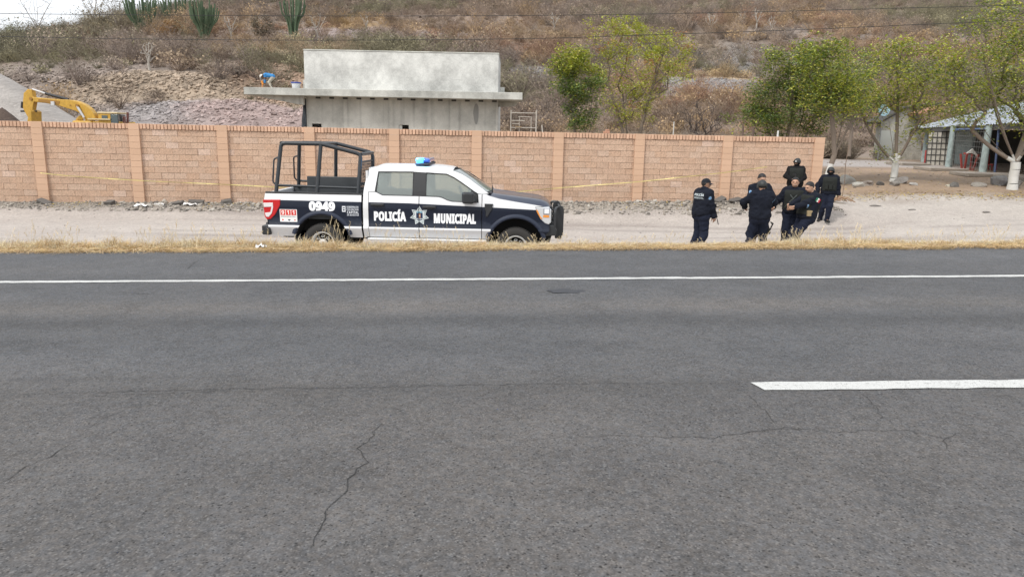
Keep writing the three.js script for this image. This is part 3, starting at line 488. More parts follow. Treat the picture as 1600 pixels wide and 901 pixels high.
  mesh('rear_seat', [rbox(0.5, 0.16, 1.5, 0.06, 1.4, 0.98, 0), rbox(0.14, 0.55, 1.5, 0.06, 1.08, 1.22, 0, 0, 0, 0.15), rbox(0.09, 0.15, 0.24, 0.04, 1.04, 1.56, 0.45), rbox(0.09, 0.15, 0.24, 0.04, 1.04, 1.56, -0.45)], interior, truck);
  mesh('dashboard', [rbox(0.42, 0.22, 1.7, 0.08, 3.15, 1.3, 0)], interior, truck);
  mesh('steering_wheel', [new THREE.TorusGeometry(0.18, 0.017, 8, 24).rotateY(Math.PI / 2).rotateZ(0.35).translate(2.83, 1.36, -0.4), bar([2.83, 1.36, -0.4], [3.1, 1.28, -0.4], 0.03)], black, truck);
  // bonnet and nose
  const hoodEdge = x => pick([[3.42, 1.456], [3.5, 1.42], [3.7, 1.366], [4.0, 1.318], [4.4, 1.262], [4.62, 1.226], [4.72, 1.2], [4.82, 1.16]], x), hoodTop = x => pick([[3.42, 1.47], [3.63, 1.445], [4.0, 1.405], [4.4, 1.365], [4.6, 1.34], [4.7, 1.31], [4.78, 1.265], [4.82, 1.2]], x);
  mesh('hood', gridGeo(30, 26, (u, v) => { const x = lerp(3.43, 4.82, Math.pow(u, 0.8)), q = v * 2 - 1, a = Math.abs(q), k = 1 - Math.pow(a, 5), w = zp(hoodEdge(x)) - 0.01; return [x - 0.1 * Math.pow(a, 3) * smooth(4.4, 4.82, x), lerp(hoodEdge(x), hoodTop(x), k) + 0.02 * smooth(0.55, 0.65, a) * (1 - smooth(0.8, 0.9, a)), q * w]; }), navy, truck);
  mesh('grille', [rbox(0.1, 0.5, 1.5, 0.03, 4.77, 0.97, 0), ...[0.83, 0.93, 1.03, 1.13].map(y => rbox(0.06, 0.03, 1.4, 0.01, 4.83, y, 0))], black, truck);
  mesh('front_bumper', [extrude([[4.62, 0.60], [4.9, 0.62], [4.92, 0.74], [4.86, 0.83], [4.7, 0.85], [4.62, 0.8]], 1.94, 0.02, -0.97)], trim, truck);
  for (const s of [1, -1]) mesh('tow_hook', bar([4.88, 0.66, s * 0.55], [4.97, 0.56, s * 0.55], 0.03), chrome, truck);
  mesh('front_valance', [extrude([[4.60, 0.42], [4.78, 0.46], [4.82, 0.6], [4.62, 0.6]], 1.7, 0.02, -0.85)], under, truck);
  // push bar: two upright plates, a hoop and rungs
  const push = part('push_bar', truck);
  for (const z of [0.60, -0.60]) mesh('plate', [extrude([[4.9, 0.52], [5.03, 0.5], [5.075, 0.62], [5.08, 1.12], [5.055, 1.2], [5.0, 1.23], [4.93, 1.2], [4.90, 1.12]], 0.05, 0.012, z - 0.025)], trim, push);
  for (const y of [0.62, 0.8, 0.98, 1.14]) mesh('rung', bar([5.02, y, -0.6], [5.02, y, 0.6], 0.025), trim, push);
  for (const s of [1, -1]) mesh('wing_hoop', polyPipe([[4.96, 1.17, s * 0.58], [4.91, 1.19, s * 0.75], [4.87, 1.15, s * 0.93], [4.87, 0.75, s * 0.95], [4.9, 0.68, s * 0.6]], 0.028), trim, push);
  // cowl, wiper and whip aerial
  mesh('cowl', [rbox(0.22, 0.03, 1.7, 0.01, 3.42, 1.468, 0)], black, truck);
  for (const [a, b] of [[0.5, -0.2], [-0.15, -0.75]]) mesh('wiper', bar([3.45, 1.49, a], [3.42, 1.53, b], 0.012), black, truck);
  mesh('aerial', [bar([3.55, 1.45, 0.62], [3.54, 1.62, 0.62], 0.014, 6, 0.01), bar([3.54, 1.62, 0.62], [3.50, 2.0, 0.62], 0.005, 5, 0.003)], black, truck);
  // wheels
  const tyreProfile = []; for (const [r, y] of [[0.235, -0.115], [0.30, -0.128], [0.36, -0.128], [0.392, -0.11], [0.405, -0.08], [0.405, 0.08], [0.392, 0.11], [0.36, 0.128], [0.30, 0.128], [0.235, 0.115], [0.225, 0.06]]) tyreProfile.push([r, y]);
  const tyreGeo = lathe(tyreProfile, 40).rotateX(Math.PI / 2);
  const treads = []; for (let i = 0; i < 44; i++) { const a = i / 44 * Math.PI * 2; for (const q of [-1, 1]) treads.push(box(0.03, 0.02, 0.1, 0, 0.405, q * 0.06).applyMatrix4(new THREE.Matrix4().makeRotationZ(a + (q > 0 ? 0.07 : 0)))); }
  const tyreAll = merge([tyreGeo, ...treads]);
  const sh = new THREE.Shape(); sh.absarc(0, 0, 0.2, 0, 6.2832); for (let i = 0; i < 8; i++) { const a = i / 8 * 6.2832, h = new THREE.Path(); h.absellipse(0.145 * Math.cos(a), 0.145 * Math.sin(a), 0.02, 0.034, 0, 6.2832, true, a); sh.holes.push(h); }
  const disc = new THREE.ExtrudeGeometry(sh, { depth: 0.012, bevelEnabled: true, bevelThickness: 0.006, bevelSize: 0.006, bevelSegments: 2, curveSegments: 20 }); { const p = disc.attributes.position; for (let i = 0; i < p.count; i++) { const r = Math.hypot(p.getX(i), p.getY(i)); p.setZ(i, p.getZ(i) + 0.085 - 0.05 * smooth(0.09, 0.2, r)); } disc.computeVertexNormals(); }
  const rimGeo = merge([lathe([[0.2, 0.04], [0.212, 0.07], [0.232, 0.118], [0.242, 0.118], [0.24, 0.105], [0.205, 0.0], [0.205, -0.1]], 36).rotateX(Math.PI / 2), disc]);
  const hubGeo = merge([lathe([[0, 0.15], [0.05, 0.15], [0.075, 0.138], [0.085, 0.115], [0.09, 0.09]], 24).rotateX(Math.PI / 2), ...Array.from({ length: 6 }, (_, i) => { const a = i / 6 * 6.2832; return bar([0.105 * Math.cos(a), 0.105 * Math.sin(a), 0.09], [0.105 * Math.cos(a), 0.105 * Math.sin(a), 0.12], 0.012, 6); })]);
  const rimMat = mat(0.68, 0.68, 0.66, 0.42), tyreMat = mat(0.034, 0.032, 0.03, 0.9);
  for (const c of [RH, FH]) for (const s of [1, -1]) { const w = part('wheel', truck); w.position.set(c[0], WY, s * 0.865); w.rotation.y = s > 0 ? 0 : Math.PI; mesh('tyre', tyreAll, tyreMat, w); mesh('rim', rimGeo, rimMat, w); mesh('hub_cap', hubGeo, rimMat, w); }
  // roll cage over the bed
  const cage = part('roll_cage', truck);
  const ZC = 0.82, topZ = 0.66;
  for (const s of [1, -1]) {
    mesh('cage_rail', polyPipe([[-0.985, 1.4, s * ZC], [-0.885, 2.41, s * topZ], [-0.05, 2.41, s * topZ], [0.775, 2.215, s * topZ], [0.735, 1.4, s * ZC]], 0.042, 10), cageMat, cage);
    mesh('cage_post', bar([-0.125, 1.4, s * ZC], [-0.055, 2.40, s * topZ], 0.04, 10), cageMat, cage);
    mesh('cage_lower_rail', bar([-0.965, 1.545, s * 0.80], [0.745, 1.515, s * 0.80], 0.025, 8), cageMat, cage);
    mesh('grab_handle', polyPipe([[-0.915, 2.12, s * 0.69], [-1.04, 2.09, s * 0.7], [-1.06, 1.60, s * 0.77], [-0.96, 1.53, s * 0.79]], 0.018, 7), cageMat, cage);
  }
  for (const [x, y] of [[-0.885, 2.41], [-0.05, 2.41], [0.775, 2.215]]) mesh('cross_bar', bar([x, y, -topZ], [x, y, topZ], 0.038, 10), cageMat, cage);
  const wires = []; for (let i = 0; i <= 18; i++) { const z = lerp(-0.72, 0.72, i / 18); wires.push(bar([0.735, 1.42, z], [0.77, 2.05, z * 0.9], 0.0045, 4)); } for (let i = 0; i <= 9; i++) { const y = lerp(1.45, 2.05, i / 9); wires.push(bar([0.74, y, -0.75], [0.74, y, 0.75], 0.0045, 4)); }
  wires.push(bar([0.765, 2.05, -0.7], [0.765, 2.05, 0.7], 0.02, 6), bar([0.74, 1.56, -0.78], [0.74, 1.56, 0.78], 0.02, 6));
  mesh('headboard_mesh', wires, cageMat, cage);
  mesh('bench', [rbox(1.1, 0.06, 0.34, 0.02, 0.0, 1.22, 0), rbox(1.12, 0.46, 0.05, 0.02, 0.0, 1.47, -0.02), box(0.05, 0.34, 0.3, -0.5, 1.06, 0), box(0.05, 0.34, 0.3, 0.5, 1.06, 0)], darkGrey, truck);
  // roof light bar, the near half lit blue
  const lb = part('light_bar', truck);
  mesh('bar_base', [rbox(0.3, 0.05, 1.25, 0.02, 2.06, 2.03, 0)], black, lb);
  const blueGlow = new THREE.MeshStandardMaterial({ color: lin(0.05, 0.2, 0.8), emissive: lin(0.08, 0.42, 1.0), emissiveIntensity: 1.7, roughness: 0.2 });
  const blueDim = new THREE.MeshPhysicalMaterial({ color: lin(0.02, 0.09, 0.5), roughness: 0.12, clearcoat: 1 });
  mesh('lit_lens', rbox(0.17, 0.11, 0.34, 0.05, 2.0, 2.105, 0.44, 0, 0, 0, 3), blueGlow, lb);
  mesh('dark_lens', [rbox(0.16, 0.1, 0.34, 0.05, 2.14, 2.1, 0.42, 0, 0, 0, 3), rbox(0.28, 0.105, 0.86, 0.05, 2.06, 2.1, -0.18, 0, 0, 0, 3)], blueDim, lb);
  const glow = new THREE.PointLight(new THREE.Color(0.15, 0.5, 1.0), 0.9, 6, 2); glow.position.set(1.93, 2.2, 0.62); glow.castShadow = true; lb.add(glow);
}

// ================================================================ people
function surfaceNet(f, lo, hi, cell) { // meshes f = 0 on a grid, naive surface nets
  const nx = Math.ceil((hi[0] - lo[0]) / cell) + 1, ny = Math.ceil((hi[1] - lo[1]) / cell) + 1, nz = Math.ceil((hi[2] - lo[2]) / cell) + 1, val = new Float32Array(nx * ny * nz);
  for (let k = 0, q = 0; k < nz; k++) for (let j = 0; j < ny; j++) for (let i = 0; i < nx; i++, q++) val[q] = f(lo[0] + i * cell, lo[1] + j * cell, lo[2] + k * cell);
  const id = new Int32Array(nx * ny * nz).fill(-1), pos = [], idx = [], S = [1, nx, nx * ny];
  const corner = [0, 1, nx, nx + 1, nx * ny, nx * ny + 1, nx * ny + nx, nx * ny + nx + 1], E = [[0, 1], [2, 3], [4, 5], [6, 7], [0, 2], [1, 3], [4, 6], [5, 7], [0, 4], [1, 5], [2, 6], [3, 7]];
  for (let k = 0; k < nz - 1; k++) for (let j = 0; j < ny - 1; j++) for (let i = 0; i < nx - 1; i++) {
    const b = i + j * nx + k * nx * ny; let m = 0; for (let c = 0; c < 8; c++) if (val[b + corner[c]] < 0) m |= 1 << c; if (m === 0 || m === 255) continue;
    let x = 0, y = 0, z = 0, n = 0;
    for (const [p, q] of E) { if (((m >> p) & 1) === ((m >> q) & 1)) continue; const a = val[b + corner[p]], t = a / (a - val[b + corner[q]]); x += (p & 1) + t * ((q & 1) - (p & 1)); y += ((p >> 1) & 1) + t * (((q >> 1) & 1) - ((p >> 1) & 1)); z += ((p >> 2) & 1) + t * (((q >> 2) & 1) - ((p >> 2) & 1)); n++; }
    id[b] = pos.length / 3; pos.push(lo[0] + (i + x / n) * cell, lo[1] + (j + y / n) * cell, lo[2] + (k + z / n) * cell);
  }
  for (let k = 1; k < nz - 1; k++) for (let j = 1; j < ny - 1; j++) for (let i = 1; i < nx - 1; i++) {
    const b = i + j * nx + k * nx * ny, s = val[b] < 0;
    for (let a = 0; a < 3; a++) { if (s === (val[b + S[a]] < 0)) continue; const u = S[(a + 1) % 3], v = S[(a + 2) % 3], A = id[b], B = id[b - u], C = id[b - u - v], D = id[b - v]; if (A < 0 || B < 0 || C < 0 || D < 0) continue; if (s) idx.push(A, B, C, A, C, D); else idx.push(A, C, B, A, D, C); }
  }
  const g = new THREE.BufferGeometry(); g.setAttribute('position', new THREE.Float32BufferAttribute(pos, 3)); g.setIndex(idx); g.computeVertexNormals(); return g;
}
function boneField(bones, k) { // tapered capsules joined by a smooth minimum
  const B = bones.map(([a, b, ra, rb]) => { const d = [b[0] - a[0], b[1] - a[1], b[2] - a[2]], l = d[0] * d[0] + d[1] * d[1] + d[2] * d[2] || 1e-9; return [a[0], a[1], a[2], d[0], d[1], d[2], 1 / l, ra, rb - ra]; });
  return (x, y, z) => { let r = 1e3; for (const b of B) { const px = x - b[0], py = y - b[1], pz = z - b[2]; let t = (px * b[3] + py * b[4] + pz * b[5]) * b[6]; t = t < 0 ? 0 : t > 1 ? 1 : t; const dx = px - b[3] * t, dy = py - b[4] * t, dz = pz - b[5] * t, d = Math.sqrt(dx * dx + dy * dy + dz * dz) - b[7] - b[8] * t; const h = Math.max(k - Math.abs(r - d), 0); r = Math.min(r, d) - h * h / (4 * k); } return r; };
}
function bounds(bones, pad) { const lo = [1e9, 1e9, 1e9], hi = [-1e9, -1e9, -1e9]; for (const [a, b, ra, rb] of bones) for (const [p, r] of [[a, ra], [b, rb]]) for (let i = 0; i < 3; i++) { lo[i] = Math.min(lo[i], p[i] - r - pad); hi[i] = Math.max(hi[i], p[i] + r + pad); } return [lo, hi]; }
function joint(S, T, l1, l2, hint) { // elbow or knee between S and T, bent towards hint; a target out of reach is pulled in
  const s = V(...S), d = V(...T).sub(s), L = Math.min(d.length(), (l1 + l2) * 0.995); d.normalize(); const a = (l1 * l1 - l2 * l2 + L * L) / (2 * L), h = Math.sqrt(Math.max(0, l1 * l1 - a * a)), n = V(...hint); n.addScaledVector(d, -n.dot(d)).normalize(); const m = s.clone().addScaledVector(d, a).addScaledVector(n, h), e = s.clone().addScaledVector(d, L); return [[m.x, m.y, m.z], [e.x, e.y, e.z]];
}
const cloth = (r, g, b, seed) => new THREE.MeshPhysicalMaterial({ color: lin(r, g, b), roughness: 0.9, specularIntensity: 0.4, side: THREE.DoubleSide });
const uniform = cloth(0.0085, 0.0105, 0.018), trouserCloth = cloth(0.0115, 0.015, 0.029), vestCloth = cloth(0.021, 0.023, 0.021), blackCloth = cloth(0.009, 0.009, 0.01), bootLeather = mat(0.011, 0.011, 0.011, 0.5), helmetMat = mat(0.02, 0.022, 0.022, 0.55), hairMat = mat(0.011, 0.009, 0.008, 0.6), gunMat = mat(0.012, 0.012, 0.013, 0.45), skinMatP = new THREE.MeshPhysicalMaterial({ vertexColors: true, roughness: 0.55, side: THREE.DoubleSide });
const patchTex = {
  back: canvasTex(256, 128, c => { c.fillStyle = '#171a21'; c.fillRect(0, 0, 256, 128); c.fillStyle = '#cfd8da'; c.font = 'bold 58px sans-serif'; c.textAlign = 'center'; c.fillText('POLICÍA', 128, 60, 240); c.font = 'bold 40px sans-serif'; c.fillStyle = '#b7c1c4'; c.fillText('MUNICIPAL', 128, 108, 235); }),
  badge: canvasTex(64, 64, c => { c.fillStyle = '#1a2130'; c.fillRect(0, 0, 64, 64); c.fillStyle = '#8db0cf'; c.beginPath(); for (let i = 0; i < 14; i++) { const a = -1.57 + i * Math.PI / 7, q = i % 2 ? 16 : 29; c.lineTo(32 + q * Math.cos(a), 32 + q * Math.sin(a)); } c.fill(); c.fillStyle = '#3d6ea6'; c.fillRect(22, 24, 20, 18); }),
  flag: canvasTex(96, 64, c => { c.fillStyle = '#1f6e52'; c.fillRect(0, 0, 32, 64); c.fillStyle = '#e6e4df'; c.fillRect(32, 0, 32, 64); c.fillStyle = '#b8283a'; c.fillRect(64, 0, 32, 64); c.fillStyle = '#7d6a45'; c.beginPath(); c.arc(48, 32, 9, 0, 7); c.fill(); }),
};
function person(o) {
  const s = (o.H || 1.74) / 1.75, root = thing('person', o.label, 'person', o.pos, o.turn, o.group), P = p => p.map(v => v * s);
  // skeleton: +z is ahead of the person, +x to the person's left
  const hip = o.hip || [0, 0.93, 0], ch = o.chest || [hip[0], hip[1] + 0.37, hip[2]], up = V(ch[0] - hip[0], ch[1] - hip[1], ch[2] - hip[2]).normalize(), tw = o.twist || 0, sx = Math.cos(tw), sz = -Math.sin(tw);
  const fat = o.fat || 1, add = (a, b, k = 1) => [a[0] + b[0] * k, a[1] + b[1] * k, a[2] + b[2] * k], U = [up.x, up.y, up.z];
  const neck = add(ch, U, 0.17), sh = q => add(add(ch, U, 0.105), [sx * 0.175 * q, 0, sz * 0.175 * q]);
  const head = o.headAt || add(add(neck, U, 0.135), [0, 0, 0.03]);
  const ball = q => [hip[0] + 0.09 * q, hip[1] - 0.02, hip[2]];
  const hands = { 1: o.handL, [-1]: o.handR }, eh = { 1: o.elbowL || [0.5, -0.3, -0.6], [-1]: o.elbowR || [-0.5, -0.3, -0.6] }, feet = { 1: o.footL || [0.12, 0, 0.02], [-1]: o.footR || [-0.12, 0, -0.02] }, kh = o.knee || [0, 0, 1];
  const J = {}; for (const q of [1, -1]) { const [el, wr] = joint(sh(q), hands[q], 0.285, 0.255, eh[q]); const f = feet[q], ank = [f[0], f[1] + 0.085, f[2]], [kn, an] = joint(ball(q), ank, 0.44, 0.43, kh); J[q] = { el, wr, kn, an, toe: [an[0] + (f[3] || 0.06 * q), Math.max(0.035, an[1] - 0.05), an[2] + 0.16] }; }
  const S3 = list => list.map(([a, b, ra, rb]) => [P(a), P(b), ra * s, rb * s]);
  const torso = (g) => [[add(ch, [0.085 * sx, 0.01, 0.085 * sz + 0.01]), add(hip, [0.065, 0.06, 0.01]), 0.118 * fat + g, 0.11 * fat + g], [add(ch, [-0.085 * sx, 0.01, -0.085 * sz + 0.01]), add(hip, [-0.065, 0.06, 0.01]), 0.118 * fat + g, 0.11 * fat + g], [sh(1), sh(-1), 0.066 + g, 0.066 + g], [add(ch, U, 0.1), neck, 0.085 + g, 0.062 + g]];
  const belly = o.belly ? [[add(hip, [0, 0.12, 0.05]), add(hip, [0, 0.22, 0.05]), 0.13 * o.belly, 0.12 * o.belly]] : [];
  const arm = (q, g, end = 1) => [[sh(q), J[q].el, 0.064 + g, 0.05 + g], [J[q].el, end < 1 ? add(J[q].el, [(J[q].wr[0] - J[q].el[0]) * end, (J[q].wr[1] - J[q].el[1]) * end, (J[q].wr[2] - J[q].el[2]) * end]) : J[q].wr, 0.047 + g, 0.036 + g]];
  const leg = (q, g) => [[ball(q), J[q].kn, 0.092 + g, 0.064 + g], [J[q].kn, J[q].an, 0.062 + g, 0.045 + g]], pelvis = g => [[ball(1), ball(-1), 0.112 * fat + g, 0.112 * fat + g], [hip, add(hip, U, 0.1), 0.12 * fat + g, 0.115 * fat + g]];
  const hy = o.headTurn || 0, hp = o.headTilt || 0, HM = M4(head[0] * s, head[1] * s, head[2] * s, hp, hy, o.headRoll || 0, s), HI = HM.clone().invert(), tmp = V(0, 0, 0);
  const inHead = (x, y, z) => { tmp.set(x, y, z).applyMatrix4(HI); return tmp; };
  // skull and face, in the head's own frame (origin at its middle)
  const ell = (x, y, z, a, b, c) => { const k = Math.sqrt(x * x / (a * a) + y * y / (b * b) + z * z / (c * c)); return (k - 1) * Math.min(a, b, c); };
  const smin = (a, b, k) => { const h = Math.max(k - Math.abs(a - b), 0); return Math.min(a, b) - h * h / (4 * k); };
  const skull = (x, y, z) => { let d = ell(x, y - 0.022, z + 0.008, 0.076, 0.092, 0.096); d = smin(d, ell(x, y + 0.05, z - 0.022, 0.056, 0.062, 0.062), 0.035); d = smin(d, ell(x, y + 0.012, z - 0.098, 0.013, 0.024, 0.02), 0.014); d = smin(d, ell(Math.abs(x) - 0.078, y + 0.005, z + 0.008, 0.01, 0.03, 0.02), 0.008); d = smin(d, ell(x, y + 0.05, z - 0.082, 0.03, 0.012, 0.014), 0.012); d = smin(d, ell(x, y - 0.028, z - 0.078, 0.055, 0.012, 0.018), 0.014); return d; };
  const headF = (x, y, z) => { const p = inHead(x, y, z); return skull(p.x, p.y, p.z) * s; };
  // the body: one continuous skin, finer at head and hands
  const neckB = S3([[neck, add(head, [0, -0.05, -0.015]), 0.056, 0.056]]), core = S3([...torso(-0.012), ...pelvis(-0.012), ...arm(1, -0.012), ...arm(-1, -0.012), ...leg(1, -0.012), ...leg(-1, -0.012), [J[1].an, J[1].toe, 0.04, 0.03], [J[-1].an, J[-1].toe, 0.04, 0.03]]).concat(neckB);
  const bodyF = boneField(core, 0.05 * s), geos = [], [bl, bh] = bounds(core, 0.03); geos.push(surfaceNet(bodyF, bl, bh, 0.026));
  const hc = P(head); { const nf = boneField(neckB, 0.03); geos.push(surfaceNet((x, y, z) => smin(headF(x, y, z), nf(x, y, z), 0.03), [hc[0] - 0.15, hc[1] - 0.17, hc[2] - 0.15], [hc[0] + 0.15, hc[1] + 0.15, hc[2] + 0.15], 0.0085)); }
  for (const q of [1, -1]) { // hand: palm, four fingers and a thumb
    const w = V(...J[q].wr), e = V(...J[q].el), d = w.clone().sub(e).normalize(), aim = o['aim' + (q > 0 ? 'L' : 'R')]; if (aim) d.lerp(V(...aim).normalize(), 0.7).normalize();
    let n = V(...(o['palm' + (q > 0 ? 'L' : 'R')] || [-q, 0, 0.2])); n.addScaledVector(d, -n.dot(d)).normalize(); const t = V(0, 0, 0).crossVectors(d, n).multiplyScalar(q).normalize(), curl = o.curl ?? 0.7, hb = [];
    const at3 = (f, u, v) => { const p = w.clone().addScaledVector(d, f).addScaledVector(t, u).addScaledVector(n, v); return [p.x, p.y, p.z]; };
    hb.push([at3(-0.04, 0, 0), at3(0.02, 0, 0), 0.026, 0.028], [at3(0.02, 0.02, 0), at3(0.075, 0.026, 0), 0.022, 0.017], [at3(0.02, -0.018, 0), at3(0.075, -0.024, 0), 0.022, 0.016]);
    [[0.03, 0.068], [0.01, 0.078], [-0.01, 0.072], [-0.029, 0.056]].forEach(([u, L], i) => { const b = at3(0.082, u, 0.002), c1 = curl * (0.55 + 0.12 * i), m = at3(0.082 + L * 0.5 * Math.cos(c1), u * 1.1, 0.002 + L * 0.5 * Math.sin(c1)), c2 = c1 * 2.1, tip = at3(0.082 + L * 0.5 * Math.cos(c1) + L * 0.5 * Math.cos(c2), u * 1.1, 0.002 + L * 0.5 * (Math.sin(c1) + Math.sin(c2))); hb.push([b, m, 0.0095, 0.009], [m, tip, 0.009, 0.0075]); });
    hb.push([at3(0.02, 0.028, 0.008), at3(0.058, 0.056, 0.022), 0.013, 0.011], [at3(0.058, 0.056, 0.022), at3(0.088, 0.062, 0.03), 0.0105, 0.009]);
    const h = S3(hb), [l, u] = bounds(h, 0.014); geos.push(surfaceNet(boneField(h, 0.008), l, u, 0.0062));
  }
  const bodyG = merge(geos.map(g => { const n = g.toNonIndexed(); return n; })), pc = bodyG.attributes.position, col = new Float32Array(pc.count * 3), sk = o.skin || [0.36, 0.2, 0.13];
  for (let i = 0; i < pc.count; i++) { const p = inHead(pc.getX(i), pc.getY(i), pc.getZ(i)); let c = sk; if (Math.abs(p.y) < 0.13 && p.z > 0.03) { const ax = Math.abs(p.x); if (Math.hypot((ax - 0.031) / 0.009, (p.y - 0.004) / 0.005) < 1) c = [0.03, 0.02, 0.018]; else if (Math.hypot((ax - 0.032) / 0.017, (p.y - 0.027) / 0.004) < 1) c = [0.03, 0.02, 0.015]; else if (Math.hypot(p.x / 0.022, (p.y + 0.05) / 0.0065) < 1) c = o.smile ? [0.6, 0.52, 0.46] : [0.26, 0.1, 0.085]; } col[3 * i] = c[0]; col[3 * i + 1] = c[1]; col[3 * i + 2] = c[2]; }
  bodyG.setAttribute('color', new THREE.BufferAttribute(col, 3)); mesh('body', bodyG, skinMatP, root);
  // clothes
  const ridge = v => 1 - 2.6 * Math.abs(v), fold = (x, y, z, a) => -a * (0.75 * ridge(noise3(x * 8 + y * 3 + o.seed, y * 10, z * 8)) + 0.5 * ridge(noise3(x * 17 - y * 5, y * 17 + o.seed, z * 17)) - 0.45);
  const topC = o.top || uniform, hem = (hip[1] - (o.hem ?? 0.03)) * s, jb = S3([...torso(0.03), ...belly, ...arm(1, 0.026, 0.96), ...arm(-1, 0.026, 0.96), [add(hip, [0.055, 0.03, 0.0]), add(hip, [-0.055, 0.03, 0]), 0.15 * fat, 0.15 * fat]]), jf0 = boneField(jb, 0.05 * s), jf = (x, y, z) => { const d = jf0(x, y, z) + fold(x, y, z, 0.017); const nearArm = Math.min(Math.hypot(x - J[1].wr[0] * s, z - J[1].wr[2] * s, y - J[1].wr[1] * s), Math.hypot(x - J[-1].wr[0] * s, z - J[-1].wr[2] * s, y - J[-1].wr[1] * s)); return nearArm < 0.2 ? d : Math.max(d, hem - y); };
  { const [l, h] = bounds(jb, 0.03); mesh(o.topName || 'jacket', surfaceNet(jf, l, h, 0.0165), topC, root); }
  { const b = S3([...pelvis(0.012), ...leg(1, 0.028), ...leg(-1, 0.028)]), f0 = boneField(b, 0.04 * s), [l, h] = bounds(b, 0.03); mesh('trousers', surfaceNet((x, y, z) => f0(x, y, z) + fold(x, y * 0.8, z, 0.019), l, h, 0.0165), o.bottom || trouserCloth, root); }
  for (const q of [1, -1]) { const a = J[q].an, t = J[q].toe, b = S3([[add(a, [0, 0.12, 0]), a, 0.058, 0.056], [add(a, [0, -0.03, -0.02]), [t[0], a[1] - 0.045, t[2]], 0.052, 0.042]]), f0 = boneField(b, 0.03), fl = (a[1] - 0.083) * s, [l, h] = bounds(b, 0.02); mesh('boot', surfaceNet((x, y, z) => Math.max(f0(x, y, z), fl - y), l, h, 0.012), o.boots || bootLeather, root); }
  const belt = boneField(S3([[add(hip, [0.06, 0.07, 0.005]), add(hip, [-0.06, 0.07, 0.005]), 0.135 * fat, 0.135 * fat]]), 0.02);
  if (o.vest) { const vb = S3([...torso(0.05), ...belly.map(([a, b, ra, rb]) => [a, b, ra + 0.02, rb + 0.02])].filter((_, i) => i !== 2)), f0 = boneField(vb, 0.05), [l, h] = bounds(vb, 0.03), y0 = (hip[1] + 0.07) * s, y1 = (ch[1] + 0.14) * s; const vest = mesh('vest', surfaceNet((x, y, z) => Math.max(f0(x, y, z) + fold(x, y, z, 0.005), y0 - y, y - y1, Math.abs(x - ch[0] * s) - 0.21 * s), l, h, 0.015), vestCloth, root);
    for (const [x, y, z, w, hh, d, m] of o.pouches || []) { const p = P([hip[0] + x, y, hip[2] + z]); mesh('pouch', rbox(w, hh, d, 0.015, p[0], p[1], p[2]), m || vestCloth, vest); } }
  if (o.strap) mesh('sling', o.strap.map(l => pipe(l.map(P), 0.018, 5)), mat(0.05, 0.058, 0.055, 0.8), root);
  mesh('collar', new THREE.TorusGeometry(0.068 * s, 0.022 * s, 8, 20).rotateX(Math.PI / 2 - 0.25).translate(...P(add(neck, [0, 0.015, 0]))), topC, root);
  const around = r => [[hc[0] - r, hc[1] - r, hc[2] - r], [hc[0] + r, hc[1] + r, hc[2] + r]];
  if (o.hair) { const [l, h] = around(0.16), lineT = [[-0.09, -0.062], [-0.05, -0.05], [-0.03, -0.015], [0.0, 0.02], [0.03, 0.035], [0.055, 0.068], [0.1, 0.085]]; mesh('hair', surfaceNet((x, y, z) => { const p = inHead(x, y, z), d = ell(p.x, p.y - 0.024, p.z + 0.01, 0.086, 0.102, 0.106); return Math.max(Math.min(d, skull(p.x, p.y, p.z) - 0.008), pick(lineT, p.z) - p.y) * s + 0.002 * noise3(x * 60, y * 60, z * 60); }, l, h, 0.009), hairMat, root); }
  if (o.balaclava) { const [l, h] = around(0.17); mesh('balaclava', surfaceNet((x, y, z) => { const p = inHead(x, y, z), d = Math.min(skull(p.x, p.y, p.z), ell(p.x, p.y + 0.11, p.z + 0.005, 0.066, 0.06, 0.07)) - 0.011, slit = Math.max(Math.abs(p.y - 0.008) - 0.016, Math.abs(p.x) - 0.058, -p.z + 0.03); return Math.max(d, -slit) * s; }, l, h, 0.009), blackCloth, root); }
  if (o.helmet) { const [l, h] = around(0.2), hm = mesh('helmet', surfaceNet((x, y, z) => { const p = inHead(x, y, z), d = ell(p.x, p.y - 0.03, p.z + 0.008, 0.108, 0.115, 0.128), cut = 0.012 - p.y + (p.z < -0.02 || Math.abs(p.x) > 0.07 ? -0.035 * smooth(0.03, -0.06, p.z) : 0) + 0.022 * smooth(0.05, 0.1, p.z); return Math.max(d, cut) * s; }, l, h, 0.0095), helmetMat, root);
    mesh('helmet_rail', [-1, 1].map(q => rbox(0.014, 0.02, 0.11, 0.004, q * 0.106, 0.03, -0.01).applyMatrix4(HM)).slice(0, 1), gunMat, hm); mesh('front_mount', rbox(0.04, 0.035, 0.014, 0.005, 0, 0.075, 0.108, -0.4).applyMatrix4(HM), o.badgeFront || gunMat, hm);
    if (o.earCups) for (const q of [1, -1]) mesh('ear_cup', rbox(0.035, 0.075, 0.06, 0.015, q * 0.098, -0.015, -0.005).applyMatrix4(HM), helmetMat, hm); }
  if (o.cap) { const [l, h] = around(0.2), cp = mesh('cap', surfaceNet((x, y, z) => { const p = inHead(x, y, z); return Math.max(ell(p.x, p.y - 0.028, p.z + 0.008, 0.09, 0.104, 0.108), 0.03 - p.y) * s; }, l, h, 0.0095), cloth(0.017, 0.019, 0.024), root); mesh('cap_bill', gridGeo(12, 6, (u, v) => { const a = lerp(-1.15, 1.15, u), r0 = lerp(0.095, 0.185 - 0.035 * Math.abs(a), v); return [0.9 * r0 * Math.sin(a), 0.036 - 0.022 * Math.pow(Math.abs(a), 2) - 0.02 * v, r0 * Math.cos(a)]; }).applyMatrix4(HM), cloth(0.017, 0.019, 0.024), cp); }
